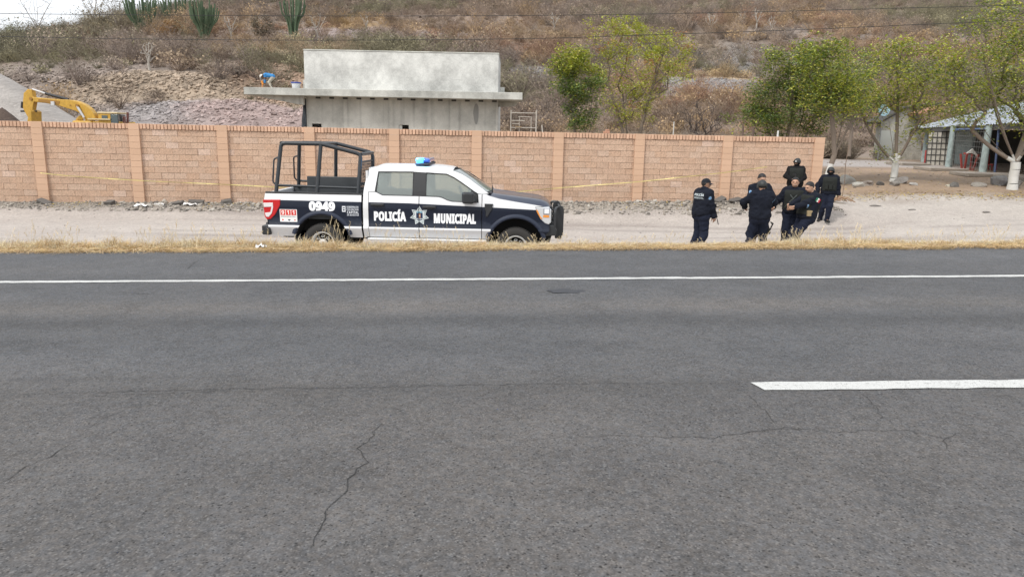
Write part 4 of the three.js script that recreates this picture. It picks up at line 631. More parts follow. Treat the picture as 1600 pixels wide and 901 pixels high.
  // sewn patches follow the cloth: marched onto it from outside
  for (const q of o.patches || []) { const c = V(...P(q.at)), n = V(...q.n).normalize(), u = V(0, 1, 0).cross(n).normalize(), v = n.clone().cross(u); if (q.roll) { u.applyAxisAngle(n, q.roll); v.applyAxisAngle(n, q.roll); } const g = gridGeo(8, 6, (a, b) => { const p = c.clone().addScaledVector(u, (a - 0.5) * q.w).addScaledVector(v, (b - 0.5) * q.h).addScaledVector(n, 0.3); for (let i = 0; i < 40; i++) { const d = jf(p.x, p.y, p.z); if (d < 0.007) break; p.addScaledVector(n, -Math.max(0.002, d * 0.7)); } return [p.x, p.y, p.z]; }); mesh(q.name, g, new THREE.MeshStandardMaterial({ map: patchTex[q.tex], roughness: 0.9, side: THREE.DoubleSide }), root); }
  return root;
}
function rifle(label, pos, rot) { // short carbine, muzzle along +x, about 0.8 m
  const t = thing('carbine', label, 'rifle', pos); t.rotation.set(...rot); mesh('receiver', extrude([[-0.1, -0.03], [0.16, -0.03], [0.17, 0.03], [-0.12, 0.035]], 0.045, 0.006, -0.0225), gunMat, t); mesh('barrel', bar([0.3, 0.012, 0], [0.5, 0.012, 0], 0.009), gunMat, t); mesh('handguard', rbox(0.17, 0.055, 0.055, 0.02, 0.24, 0.01, 0), gunMat, t); mesh('stock', extrude([[-0.12, 0.03], [-0.3, 0.03], [-0.31, -0.09], [-0.28, -0.09], [-0.24, -0.01], [-0.12, -0.015]], 0.035, 0.008, -0.0175), gunMat, t); mesh('magazine', extrude([[0.04, -0.03], [0.09, -0.03], [0.115, -0.19], [0.06, -0.2]], 0.03, 0.005, -0.015), gunMat, t); mesh('grip', extrude([[-0.06, -0.03], [-0.02, -0.03], [-0.045, -0.13], [-0.085, -0.12]], 0.03, 0.006, -0.015), gunMat, t); mesh('sight', [rbox(0.09, 0.035, 0.035, 0.008, 0.04, 0.055, 0)], gunMat, t); return t;
}
function stand(px, pyTop, H, lo = -16, hi = -27) { // depth at which a person of height H on the ground has the crown at this pixel
  let a = lo, b = hi; const f = z => { const p = at(px, pyTop, z); return p.y - ground(p.x, z) - H; };
  for (let k = 0; k < 40; k++) { const m = (a + b) / 2; if (f(m) > 0) a = m; else b = m; } return (a + b) / 2;
}
const G = 'police officers standing in a group on the gravel';
{
  const zA = stand(1103, 276, 1.84), zC = stand(1189, 279, 1.83), zB = zC - 1.0, hB = at(1190, 269, zB).y - ground(at(1190, 269, zB).x, zB), zF = stand(1262, 282, 1.79), zE = zF - 0.6, zG = stand(1293, 261, 1.75), zD = -24.35;
  const spot = (px, z) => { const p = at(px, 345, z); return [p.x, ground(p.x, z), z]; };
  // capped officer seen from behind, turned to the right
  const a = spot(1090, zA);
  person({ label: 'police officer in black cap and lettered jacket seen from behind, thumb at hip', group: G, seed: 1, H: 1.82, pos: a, turn: 2.05, hip: [0.0, 0.93, 0.1], chest: [0.0, 1.3, 0.13], fat: 1.22, belly: 1.15, footL: [0.14, 0, -0.02], footR: [-0.12, 0, -0.05], handR: [-0.24, 0.86, 0.27], handL: [0.12, 1.05, 0.38], elbowR: [-0.6, -0.2, -0.7], elbowL: [0.7, -0.2, -0.6], headTurn: -0.55, headTilt: 0.12, cap: true, hair: true, hem: 0.07, patches: [{ name: 'back_lettering', tex: 'back', at: [-0.02, 1.33, 0], n: [-0.08, 0.12, -1], w: 0.34, h: 0.17 }, { name: 'sleeve_badge', tex: 'badge', at: [-0.2, 1.3, 0.1], n: [-1, 0.1, -0.2], w: 0.09, h: 0.1 }] });
  rifle('black carbine slung across the chest of the capped officer', [a[0] + 0.38, a[1] + 1.18, a[2] - 0.12], [0.1, -0.4, -1.25]);
  // helmeted officer with his back to us
  const c = spot(1187, zC);
  person({ label: 'police officer in dark helmet and plain dark jacket with his back to the road', group: G, seed: 2, H: 1.80, pos: c, turn: Math.PI, fat: 1.26, footL: [0.2, 0, 0.02], footR: [-0.19, 0, 0.04], handL: [0.26, 1.1, 0.33], handR: [-0.24, 1.1, 0.33], elbowL: [1, -0.1, -0.25], elbowR: [-1, -0.1, -0.25], headTilt: 0.25, helmet: true, earCups: true, hair: true, hem: 0.1, patches: [{ name: 'sleeve_badge', tex: 'badge', at: [-0.24, 1.28, 0], n: [-1, 0.2, -0.3], w: 0.03, h: 0.12 }] });
  rifle('black carbine hanging beside the leg of the helmeted officer', [c[0] + 0.27, c[1] + 0.6, c[2] - 0.08], [0, -0.5, -1.95]).scale.setScalar(0.72);
  // officer hidden behind him
  person({ label: 'short-haired police officer half hidden behind the helmeted one', group: G, seed: 3, H: hB, pos: spot(1184, zB), turn: 0.2, handL: [0.18, 1.02, 0.3], handR: [-0.2, 1.02, 0.3], elbowL: [0.8, -0.3, -0.4], elbowR: [-0.8, -0.3, -0.4], hair: true, headTilt: 0.3, skin: [0.4, 0.235, 0.16], patches: [{ name: 'sleeve_badge', tex: 'badge', at: [-0.22, 1.32, 0], n: [-0.7, 0.1, 1], w: 0.09, h: 0.1 }] });
  // smiling officer reaching out
  const e = spot(1236, zE);
  person({ label: 'smiling police officer reaching an arm out towards the helmeted one', group: G, seed: 4, H: 1.86, pos: e, turn: -0.35, hip: [0.02, 0.93, 0], fat: 1.18, handR: [-0.5, 1.27, 0.18], handL: [0.02, 1.06, 0.32], elbowR: [-0.2, -1, -0.3], elbowL: [0.8, -0.6, 0], palmR: [0, -1, 0.2], headTurn: -0.05, headTilt: 0.02, hair: true, smile: true, skin: [0.44, 0.25, 0.165], vest: true, pouches: [[-0.08, 1.1, 0.19, 0.09, 0.14, 0.06], [0.08, 1.1, 0.19, 0.09, 0.14, 0.06]], strap: [[[0.14, 1.43, 0.08], [0.06, 1.3, 0.2], [-0.1, 1.12, 0.2], [-0.18, 1.0, 0.1]], [[-0.12, 1.43, 0.08], [-0.04, 1.3, 0.2], [0.12, 1.12, 0.2]]] });
  // officer leaning back in profile, flag on the sleeve
  const f = spot(1241, zF);
  person({ label: 'police officer in profile with flag patch on the sleeve, leaning back while handling something', group: G, seed: 5, H: 1.84, pos: f, turn: -1.3, hip: [0, 0.87, -0.32], chest: [0, 1.23, -0.4], fat: 1.22, belly: 1.22, footL: [0.1, 0, 0.0], footR: [-0.12, 0, 0.1], knee: [0, 0.1, 1], handL: [0.1, 1.06, 0.2], handR: [-0.06, 1.08, 0.24], elbowL: [0.5, -0.8, 0], elbowR: [-0.5, -0.8, 0], palmL: [-1, 0.3, 0], headTilt: 0.35, headAt: [0, 1.55, -0.33], hair: true, skin: [0.48, 0.29, 0.2], vest: true, pouches: [[0.2, 0.97, 0.08, 0.08, 0.14, 0.13, mat(0.3, 0.23, 0.13, 0.9)]], patches: [{ name: 'flag_patch', tex: 'flag', at: [0.22, 1.26, -0.39], n: [1, 0.25, 0.1], w: 0.12, h: 0.085, roll: -0.5 }, { name: 'sleeve_badge', tex: 'badge', at: [0.18, 1.12, -0.18], n: [1, 0.4, 0.4], w: 0.06, h: 0.08 }] });
  // masked officer on guard against the wall
  const d = spot(1237, zD);
  person({ label: 'masked police officer in helmet standing by the wall with rifle held low', group: G, seed: 6, H: 1.78, fat: 1.26, pos: [d[0], at(1233, 246, zD).y - 1.79, zD], turn: -0.25, footL: [0.15, 0, 0.02], footR: [-0.15, 0, 0], handL: [0.1, 1.0, 0.24], handR: [-0.14, 1.08, 0.26], elbowL: [1, -0.3, -0.4], elbowR: [-1, -0.3, -0.4], headTurn: -0.5, headTilt: 0.3, helmet: true, balaclava: true, top: blackCloth, bottom: blackCloth, vest: true, badgeFront: mat(0.6, 0.6, 0.58, 0.6), pouches: [[-0.09, 1.12, 0.19, 0.09, 0.15, 0.07], [0.06, 1.12, 0.19, 0.09, 0.15, 0.07]] });
  rifle('black carbine pointing down in the hands of the officer at the wall', [d[0] - 0.12, at(1233, 246, zD).y - 1.79 + 0.98, zD + 0.3], [0, 0.2, -1.5]);
  // masked officer with a pouch vest at the wall end
  person({ label: 'masked police officer in helmet and pouch vest standing beside the white tree base', group: G, seed: 7, H: 1.76, pos: spot(1289, zG), turn: -0.35, hip: [0.03, 0.93, 0], fat: 1.2, footL: [0.05, 0, 0.14], footR: [-0.14, 0, -0.12], handL: [0.33, 0.86, 0.02], handR: [-0.3, 0.95, 0.12], elbowL: [0.7, 0, -0.8], elbowR: [-0.8, 0, -0.6], headTilt: 0.1, headTurn: -0.1, helmet: true, earCups: true, balaclava: true, vest: true, pouches: [[-0.09, 1.13, 0.2, 0.1, 0.16, 0.07], [0.03, 1.13, 0.21, 0.1, 0.16, 0.07], [0.13, 1.1, 0.18, 0.06, 0.13, 0.06], [0.0, 1.3, 0.19, 0.16, 0.06, 0.03]] });
  // builder stooping on the canopy
  const Z = -55, top = at(600, 148, Z).y + 0.27, wx = at(421, 141, Z).x;
  const blue = cloth(0.06, 0.24, 0.52), kh = cloth(0.44, 0.40, 0.33);
  const w = person({ label: 'builder in blue shirt and white hat stooping over on the canopy edge', seed: 8, H: 1.78, pos: [wx, top, Z - 0.5], turn: -1.45, hip: [0, 0.84, -0.1], chest: [0, 0.95, 0.30], footL: [0.14, 0, -0.02], footR: [-0.14, 0, 0.05], handL: [0.1, 0.28, 0.48], handR: [-0.12, 0.26, 0.52], elbowL: [0.5, 0, -0.3], elbowR: [-0.5, 0, -0.3], headAt: [0, 0.83, 0.62], headTilt: 1.0, top: blue, topName: 'shirt', bottom: kh, hair: false, hem: 0.04, skin: [0.2, 0.11, 0.075] });
  const hat = M4(0, 0.83 * 1.017, 0.62 * 1.017, 1.0, 0, 0, 1.25); mesh('hat', [lathe([[0.0, 0.165], [0.06, 0.16], [0.1, 0.13], [0.11, 0.06], [0.115, 0.04], [0.2, 0.025], [0.205, 0.035], [0.11, 0.055]], 20).applyMatrix4(hat)], mat(0.62, 0.6, 0.55, 0.9), w);
  const ap = thing('orange_tool', 'small orange tool held by the stooping builder', 'tool', [wx - 0.62, top, Z - 0.35]); mesh('tool_body', [rbox(0.13, 0.3, 0.14, 0.04, 0, 0.42, 0, 0, 0, 0.3), bar([-0.05, 0, 0], [0, 0.35, 0], 0.025)], mat(0.7, 0.26, 0.04, 0.6), ap);
}

// ================================================================ plants
function tint(c, a, b, r) { const t = a + b * r(); return c.map(v => v * t); }
function ribbon(out, pts, w, col) { // flat tapering blade through pts (Vector3), pushed as triangles
  const side = V(0, 0, 0), up = V(0, 1, 0); const d = pts[pts.length - 1].clone().sub(pts[0]); side.crossVectors(d, V(d.z + 0.3, 0.2, -d.x + 0.1)).normalize();
  for (let i = 0; i < pts.length - 1; i++) {
    const w0 = w * (1 - i / (pts.length - 1)) + 0.0006, w1 = w * (1 - (i + 1) / (pts.length - 1)) + 0.0006, a = pts[i], b = pts[i + 1];
    const q = [a.clone().addScaledVector(side, -w0), a.clone().addScaledVector(side, w0), b.clone().addScaledVector(side, w1), b.clone().addScaledVector(side, -w1)];
    for (const k of [0, 1, 2, 0, 2, 3]) { out.p.push(q[k].x, q[k].y, q[k].z); if (out.c) out.c.push(...col); }
  }
}
function soup(out) { const g = new THREE.BufferGeometry(); g.setAttribute('position', new THREE.Float32BufferAttribute(out.p, 3)); if (out.c && out.c.length) g.setAttribute('color', new THREE.Float32BufferAttribute(out.c, 3)); g.computeVertexNormals(); return g; }
function scatter(name, label, category, geo, material, items) { // items: [x, y, z, turn, scale (number or [x, y, z]), [r, g, b], tilt]
  const im = new THREE.InstancedMesh(geo, material, items.length), c = new THREE.Color();
  items.forEach((q, i) => { im.setMatrixAt(i, M4(q[0], q[1], q[2], q[6] || 0, q[3], (q[6] || 0) * 0.7, q[4])); if (q[5]) im.setColorAt(i, c.setRGB(...q[5])); });
  im.name = numbered(name); im.userData.kind = 'stuff'; im.castShadow = im.receiveShadow = true; tag(im, label, category); scene.add(im); return im;
}
const leafMat = (extra = {}) => new THREE.MeshPhysicalMaterial({ vertexColors: true, roughness: 0.85, transmission: 0.42, thickness: 0, side: THREE.DoubleSide, ...extra });
{ // dry verge grass
  const r = rngOf(61);
  const tuft = (n, h0, h1, w, spread, lean) => { const o = { p: [], c: [] }; for (let i = 0; i < n; i++) { const a = r() * 6.283, R = spread * Math.sqrt(r()), h = lerp(h0, h1, r()), bx = R * Math.cos(a), bz = R * Math.sin(a), la = r() * 6.283, l = lean * h * (0.3 + r()); const t = 0.75 + 0.4 * r(); ribbon(o, [V(bx, -0.03, bz), V(bx + l * 0.35 * Math.cos(la), h * 0.55, bz + l * 0.35 * Math.sin(la)), V(bx + l * Math.cos(la), h * (1 - 0.3 * lean * r()), bz + l * Math.sin(la))], w, [t, t * (0.95 + 0.1 * r()), t * (0.85 + 0.2 * r())]); } return soup(o); };
  const stalks = (n) => { const o = { p: [], c: [] }; for (let i = 0; i < n; i++) { const a = r() * 6.283, R = 0.07 * Math.sqrt(r()), h = lerp(0.28, 0.62, r()), bx = R * Math.cos(a), bz = R * Math.sin(a), la = r() * 6.283, l = 0.3 * h * r(), t = 0.8 + 0.3 * r(); const top = V(bx + l * Math.cos(la), h, bz + l * Math.sin(la)), mid = V(bx + l * 0.4 * Math.cos(la), h * 0.6, bz + l * 0.4 * Math.sin(la)); ribbon(o, [V(bx, -0.03, bz), mid, top], 0.0026, [t, t, t * 0.95]); for (let k = 0; k < 7; k++) { const s = top.clone().lerp(mid, k * 0.09), b = r() * 6.283; ribbon(o, [s, s.clone().add(V(0.016 * Math.cos(b), 0.03, 0.016 * Math.sin(b)))], 0.0035, [t * 1.05, t, t * 0.9]); } } return soup(o); };
  const straw = () => { const k = r(), t = 0.8 + 0.35 * r(); return [lerp(0.66, 0.52, k) * t, lerp(0.51, 0.355, k) * t, lerp(0.315, 0.18, k) * t]; };
  const pale = () => { const t = 0.8 + 0.3 * r(); return [0.72 * t, 0.62 * t, 0.44 * t]; };
  const gm = new THREE.MeshPhysicalMaterial({ vertexColors: true, color: 0xffffff, roughness: 0.8, transmission: 0.25, thickness: 0, side: THREE.DoubleSide });
  const tall = x => pick([[-18, 0.55], [-10, 0.75], [-5, 0.9], [-4.4, 0.7], [-3.4, 0.65], [-2.6, 0.9], [-0.7, 0.85], [-0.3, 0.62], [0.6, 0.62], [1.0, 0.6], [1.6, 0.5], [3.6, 0.55], [4.2, 0.85], [7.5, 0.85], [8.5, 0.6], [18, 0.65]], x);
  const lists = [[], [], [], [], []], geos = [tuft(26, 0.1, 0.26, 0.0045, 0.12, 0.55), tuft(22, 0.08, 0.2, 0.005, 0.14, 0.9), tuft(16, 0.14, 0.34, 0.004, 0.1, 0.4), stalks(3), tuft(30, 0.015, 0.05, 0.005, 0.16, 5)];
  for (let i = 0; i < 9500; i++) {
    const x = lerp(-21, 21, r()), t = 0.02 + 1.75 * Math.pow(r(), 1.25), clump = fbm(x * 0.55, t * 1.4 + 3, 3), d = 0.62 + clump * 1.3; if (r() > d) continue;
    const z = roadZ(EDGE_S, x) - t, y = ground(x, z), k = r(), v = k < 0.45 ? 0 : k < 0.78 ? 1 : k < 0.92 ? 2 : 3, s = (0.5 + 0.5 * r()) * (0.7 + 0.6 * clump) * tall(x) * (v === 3 ? 1.1 : v === 2 ? 0.95 : 0.76);
    lists[v].push([x, y, z, r() * 6.283, [1, s, 1], v === 3 ? pale() : r() < 0.4 ? pale() : straw(), (r() - 0.5) * 0.3]);
  }
  for (let i = 0; i < 3800; i++) { const x = lerp(-21, 21, r()), z = roadZ(EDGE_S, x) + 0.07 - 0.75 * r() * r() + 0.05 * noise2(x * 2, 7), onRoad = z > roadZ(EDGE_S, x); lists[4].push([x, onRoad ? roadY(x) + 0.006 : Math.max(ground(x, z), roadY(x) - 0.06), z, r() * 6.283, [1, 0.7 + 0.5 * r(), 1], straw(), 0]); }
  for (let i = 0; i < 500; i++) { const x = lerp(-20, 20, r()), t = 1.4 + 1.0 * r(), z = roadZ(EDGE_S, x) - t; lists[r() < 0.5 ? 3 : 2].push([x, ground(x, z), z, r() * 6.283, [1, (0.6 + 0.55 * r()) * tall(x), 1], pale(), (r() - 0.5) * 0.3]); }
  const labels = ['short straw coloured tufts of dry grass along the road edge', 'bent dry grass blades sprawling beside the asphalt', 'upright dry grass tufts on the roadside bank', 'thin seeding grass stalks rising from the verge', 'flattened straw litter lying along the asphalt edge'];
  lists.forEach((l, k) => scatter('verge_grass', labels[k], 'grass', geos[k], gm, l));
}
{ // rubble, pebbles and leaf litter along the foot of the wall and the far kerb
  const r = rngOf(67), stone = k => rough(new THREE.IcosahedronGeometry(0.5, 1), 0.35, 2.1, k * 5.1);
  const sm = new THREE.MeshStandardMaterial({ color: 0xffffff, roughness: 0.95, map: pebbleMap }), g = [stone(1), stone(2), stone(3)], L = [[], [], []];
  for (let i = 0; i < 5200; i++) { const x = lerp(-19, WALL_END + 0.6, r()), o = 0.1 + 1.25 * Math.pow(r(), 1.3), z = wallZ(x) + 0.12 + o, s = lerp(0.02, 0.13, Math.pow(r(), 3.0)) * (0.7 + 0.7 * Math.max(0, fbm(x * 0.6, 5, 3) + 0.5)), k = r(); const c = k < 0.3 ? [0.2, 0.18, 0.16] : k < 0.75 ? [0.33, 0.295, 0.255] : k < 0.93 ? [0.42, 0.38, 0.33] : [0.5, 0.47, 0.42]; L[i % 3].push([x, ground(x, z) + s * 0.15, z, r() * 6.28, [s, s * 0.6, s * 0.9], tint(c, 0.85, 0.3, r), r() * 0.8]); }
  for (let i = 0; i < 1500; i++) { const x = lerp(-19, 22, r()), z = lerp(-14, -24, r()), s = lerp(0.012, 0.055, Math.pow(r(), 3)); L[i % 3].push([x, ground(x, z), z, r() * 6.28, [s, s * 0.6, s], tint([0.33, 0.3, 0.27], 0.5, 1, r), r()]); }
  for (let i = 0; i < 1100; i++) { const x = lerp(WALL_END + 0.5, 34, r()), z = lerp(-26, -46, r()), s = lerp(0.02, 0.14, Math.pow(r(), 4)); L[i % 3].push([x, ground(x, z), z, r() * 6.28, [s, s * 0.6, s], tint([0.3, 0.25, 0.2], 0.6, 0.8, r), r()]); }
  L.forEach((l, k) => scatter('rubble', ['loose grey rubble heaped along the foot of the block wall', 'small broken stones strewn below the block wall', 'scattered pebbles and chippings on the gravel lot'][k], 'rubble', g[k], sm, l));
  const leaf = new THREE.BufferGeometry(); leaf.setAttribute('position', new THREE.Float32BufferAttribute([-0.5, 0, 0, 0, 0.05, 0.22, 0.5, 0.02, 0, -0.5, 0, 0, 0.5, 0.02, 0, 0, 0.06, -0.22], 3)); leaf.computeVertexNormals();
  const ll = []; for (let i = 0; i < 5200; i++) { let x, z, s = 0.05 + 0.07 * r(); if (i < 1500) { x = lerp(-19, 9, r()); if (fbm(x * 0.5, 9, 3) < -0.02) continue; z = wallZ(x) + 0.3 + 1.2 * r() * r(); } else if (i < 3900) { x = lerp(WALL_END, 30, r()); z = -27.6 - 1.1 * (r() + r() - 1) + 0.3 * noise2(x, 3); s *= 1.1; } else { x = lerp(WALL_END, 30, r()); z = lerp(-28, -37, r()); } const t = 0.7 + 0.5 * r(); ll.push([x, ground(x, z) + 0.012, z, r() * 6.28, s, r() < 0.25 ? [0.36 * t, 0.22 * t, 0.1 * t] : [0.5 * t, 0.37 * t, 0.1 * t], (r() - 0.5) * 0.6]); }
  scatter('leaf_litter', 'fallen yellow leaves lying in drifts on the dirt', 'leaves', leaf, new THREE.MeshStandardMaterial({ color: 0xffffff, roughness: 0.9, side: THREE.DoubleSide }), ll);
}

// trees: limbs grown towards points spread through the crown
function growTree(o) { // o: base, fork height, targets (Vector3 list), trunk radius, seed
  const r = rngOf(o.seed), nodes = [{ p: o.base.clone(), up: -1, kids: 0 }];
  const add = (p, up) => { nodes.push({ p, up, kids: 0 }); return nodes.length - 1; };
  const lean = o.lean || V(0, 0, 0); let cur = 0;
  const steps = 4; for (let i = 1; i <= steps; i++) cur = add(o.base.clone().add(V(lean.x * i / steps + 0.03 * (r() - 0.5), o.fork * i / steps, lean.z * i / steps + 0.03 * (r() - 0.5))), cur);
  const fork = nodes[cur].p, all = o.targets.slice().sort((a, b) => b.distanceTo(fork) - a.distanceTo(fork)), tips = [];
  const stems = []; for (const t of all) { if (stems.length >= (o.stems ?? 6)) break; const d = t.clone().sub(fork).normalize(); if (t.y > fork.y + 0.4 && stems.every(q => q.clone().sub(fork).normalize().dot(d) < (o.apart ?? 0.9))) stems.push(t); }
  const T = [...stems, ...all.filter(t => !stems.includes(t)).reverse()];
  for (const t of T) {
    let best = cur, bd = 1e9; const isStem = stems.includes(t);
    if (!isStem) for (let i = cur; i < nodes.length; i++) { const n = nodes[i], d = n.p.distanceTo(t), k = d + (n.p.y > t.y - 0.15 ? 1.6 * (n.p.y - t.y + 0.15) + 0.4 : 0); if (k < bd) { bd = k; best = i; } }
    const a = nodes[best].p, L = a.distanceTo(t), n = Math.max(2, Math.round(L / (o.step || 0.45))); let last = best;
    const upv = V(0, 1, 0).multiplyScalar(-L * (o.sweep ?? 0.12)), j = V(r() - 0.5, r() - 0.5, r() - 0.5).multiplyScalar(L * (isStem ? 0.07 : 0.14));
    for (let i = 1; i <= n; i++) { const s = i / n, b = 4 * s * (1 - s); last = add(a.clone().lerp(t, s).addScaledVector(upv, b * 0.5).addScaledVector(j, b), last); }
    tips.push(last);
  }
  for (const t of tips) { let i = t; while (i >= 0) { nodes[i].kids++; i = nodes[i].up; } }
  const R = o.radius, rad = k => Math.max(o.twig || 0.006, R * Math.pow(k / tips.length, o.pipe || 0.6));
  const geos = [];
  for (let i = 1; i < nodes.length; i++) { const n = nodes[i], u = nodes[n.up], r0 = rad(Math.max(n.kids, 1)) * (n.up === 0 ? 1.25 : 1), r1 = rad(Math.max(n.kids, 1)) * (n.kids ? 1 : 0.6); geos.push({ a: u.p, b: n.p, r0: n.up === 0 ? r0 : Math.min(rad(Math.max(u.kids, 1)), r0 * 1.15), r1, i }); }
  return { nodes, tips, geos, rad };
}
function limbGeo(segs) { const l = segs.map(s => bar([s.a.x, s.a.y, s.a.z], [s.b.x, s.b.y, s.b.z], s.r0, s.r0 > 0.05 ? 8 : s.r0 > 0.02 ? 5 : 3, s.r1, true)); return merge(l.map(g => { g.deleteAttribute('uv'); return g; })); }
function crownTargets(ells, n, seed, shell = 0.6) { const r = rngOf(seed), out = []; const tot = ells.reduce((s, e) => s + e.w, 0); for (const e of ells) for (let i = 0; i < n * e.w / tot; i++) { let x, y, z, d; do { x = r() * 2 - 1; y = r() * 2 - 1; z = r() * 2 - 1; d = Math.hypot(x, y, z); } while (d > 1 || d < 0.02); const k = Math.pow(d, -shell * 0.6); const far = 0.85 + 0.5 * Math.pow(r(), 3); out.push(V(e.c.x + x * k * far * e.r[0], e.c.y + y * k * far * e.r[1], e.c.z + z * k * far * e.r[2])); } return out; }
function leaves(out, p, r, n, spread, size, cols) { // feathery compound leaves round a tip
  for (let i = 0; i < n; i++) {
    const c = p.clone().add(V((r() - 0.5), (r() - 0.5) * 0.5, (r() - 0.5)).multiplyScalar(2 * spread)), a = r() * 6.283, e = (r() - 0.6) * 1.2, s = size * (0.6 + 0.8 * r());
    const d = V(Math.cos(a) * Math.cos(e), Math.sin(e), Math.sin(a) * Math.cos(e)), w = V(-Math.sin(a), 0.5 * (r() - 0.5), Math.cos(a)).multiplyScalar(0.24 * s), col = cols[Math.floor(r() * cols.length)], t = 0.64 + 0.44 * r(), cc = [col[0] * t, col[1] * t, col[2] * t];
    const A = c.clone().addScaledVector(d, -s * 0.5), B = c.clone().addScaledVector(d, s * 0.5), M = c.clone().add(w), N = c.clone().sub(w); M.y += 0.12 * s; N.y += 0.12 * s;
    for (const q of [A, M, B, A, B, N]) { out.p.push(q.x, q.y, q.z); out.c.push(...cc); }
  }
}
function tree(o) { // o.px, o.py: foot in the photograph; o.z: its depth; o.crown: [[px, py, half px, half py, share], ...]
  const sc = -o.z / FOCAL * 1.02, foot = at(o.px, o.py, o.z); if (o.footY !== undefined) foot.y = o.footY; else foot.y = ground(foot.x, foot.z) - 0.05;
  const t = thing(o.name, o.label, 'tree', [foot.x, foot.y, foot.z], 0, o.group), r = rngOf(o.seed);
  const ells = o.crown.map(([cx, cy, rx, ry, w = rx * ry, dz = 0]) => ({ c: at(cx, cy, o.z).sub(foot).add(V(0, 0, dz)), r: [rx * sc, ry * sc, (o.deep || 0.8) * rx * sc], w }));
  const g = growTree({ base: V(0, 0, 0), fork: o.fork, lean: o.lean, targets: crownTargets(ells, o.n, o.seed + 1, o.shell ?? 0.35), radius: o.radius, seed: o.seed, step: o.step, sweep: o.sweep, twig: o.twig, pipe: o.pipe });
  const low = o.whitewash || 0, isW = s => low && (s.b.y + s.a.y) / 2 < low && s.r0 > 0.03;
  const cutAt = []; // split segments at the top of the whitewash
  const segs = g.geos;
  mesh('trunk', limbGeo(segs.filter(s => !isW(s))), o.bark || barkMat, t);
  if (low) mesh('whitewashed_base', limbGeo(segs.filter(isW).map(s => ({ ...s, r0: s.r0 * 1.03, r1: s.r1 * 1.03 }))), whitewash, t);
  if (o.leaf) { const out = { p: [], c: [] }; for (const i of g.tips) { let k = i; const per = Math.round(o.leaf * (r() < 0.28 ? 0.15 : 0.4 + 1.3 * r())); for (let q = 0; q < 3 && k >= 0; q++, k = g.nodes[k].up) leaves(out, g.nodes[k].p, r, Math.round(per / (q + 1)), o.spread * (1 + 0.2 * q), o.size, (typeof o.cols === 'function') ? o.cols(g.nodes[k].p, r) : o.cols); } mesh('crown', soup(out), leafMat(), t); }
  return t;
}
const barkMat = mat(0.2, 0.16, 0.13, 0.95), greyBark = mat(0.26, 0.22, 0.19, 0.95), whitewash = mat(0.62, 0.61, 0.58, 0.9, { map: mottle(71, 0.5) });
const GREEN = [[0.125, 0.215, 0.028], [0.16, 0.255, 0.032], [0.21, 0.29, 0.038], [0.10, 0.17, 0.026]], LIME = [[0.46, 0.52, 0.04], [0.54, 0.56, 0.045], [0.38, 0.46, 0.035], [0.60, 0.54, 0.06]], MIX = [...GREEN, ...LIME], OLIVE = [[0.21, 0.26, 0.04], [0.27, 0.31, 0.045], [0.16, 0.2, 0.035]];
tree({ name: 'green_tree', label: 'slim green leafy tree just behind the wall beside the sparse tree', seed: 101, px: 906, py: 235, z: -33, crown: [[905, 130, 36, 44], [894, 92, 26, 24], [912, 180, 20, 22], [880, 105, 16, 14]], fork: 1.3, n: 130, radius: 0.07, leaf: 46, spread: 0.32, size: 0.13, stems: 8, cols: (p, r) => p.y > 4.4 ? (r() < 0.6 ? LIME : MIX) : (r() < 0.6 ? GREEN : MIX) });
tree({ name: 'sparse_tree', label: 'wide vase-shaped tree with sparse yellow-green leaves and many bare stems', seed: 103, px: 990, py: 240, z: -36, crown: [[1003, 105, 78, 50], [960, 62, 42, 34], [1045, 80, 40, 40], [995, 160, 40, 28], [975, 35, 20, 14]], fork: 0.35, n: 210, radius: 0.12, leaf: 26, spread: 0.3, size: 0.13, sweep: -0.04, stems: 20, apart: 0.985, pipe: 0.5, cols: (p, r) => r() < 0.93 ? LIME : [[0.5, 0.22, 0.07]] });
tree({ name: 'bare_bush', label: 'leafless grey bush of fanning twigs behind the wall', seed: 107, px: 1098, py: 225, z: -38, crown: [[1100, 180, 36, 24], [1098, 196, 26, 16]], fork: 0.2, n: 170, radius: 0.07, leaf: 0, bark: mat(0.12, 0.095, 0.085, 0.95), twig: 0.013, sweep: -0.05, stems: 40, apart: 0.993, pipe: 0.4 });
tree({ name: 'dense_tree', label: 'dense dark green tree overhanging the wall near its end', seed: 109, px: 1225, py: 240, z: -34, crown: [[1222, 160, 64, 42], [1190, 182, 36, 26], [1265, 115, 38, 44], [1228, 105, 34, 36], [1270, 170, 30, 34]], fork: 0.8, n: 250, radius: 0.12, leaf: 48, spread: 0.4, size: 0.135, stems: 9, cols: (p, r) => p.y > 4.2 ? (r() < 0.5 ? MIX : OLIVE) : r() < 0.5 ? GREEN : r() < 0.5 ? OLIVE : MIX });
tree({ name: 'whitewashed_tree', label: 'leaning forked tree with whitewashed base at the end of the wall', group: 'whitewashed trees', seed: 113, px: 1287, py: 285, z: -29.5, crown: [[1300, 115, 50, 54], [1325, 150, 36, 30], [1278, 130, 34, 44], [1290, 75, 30, 24]], fork: 1.35, lean: V(0.32, 0, 0), n: 170, radius: 0.11, whitewash: 1.0, leaf: 31, spread: 0.42, size: 0.13, stems: 7, cols: (p, r) => r() < 0.6 ? MIX : r() < 0.5 ? OLIVE : LIME });
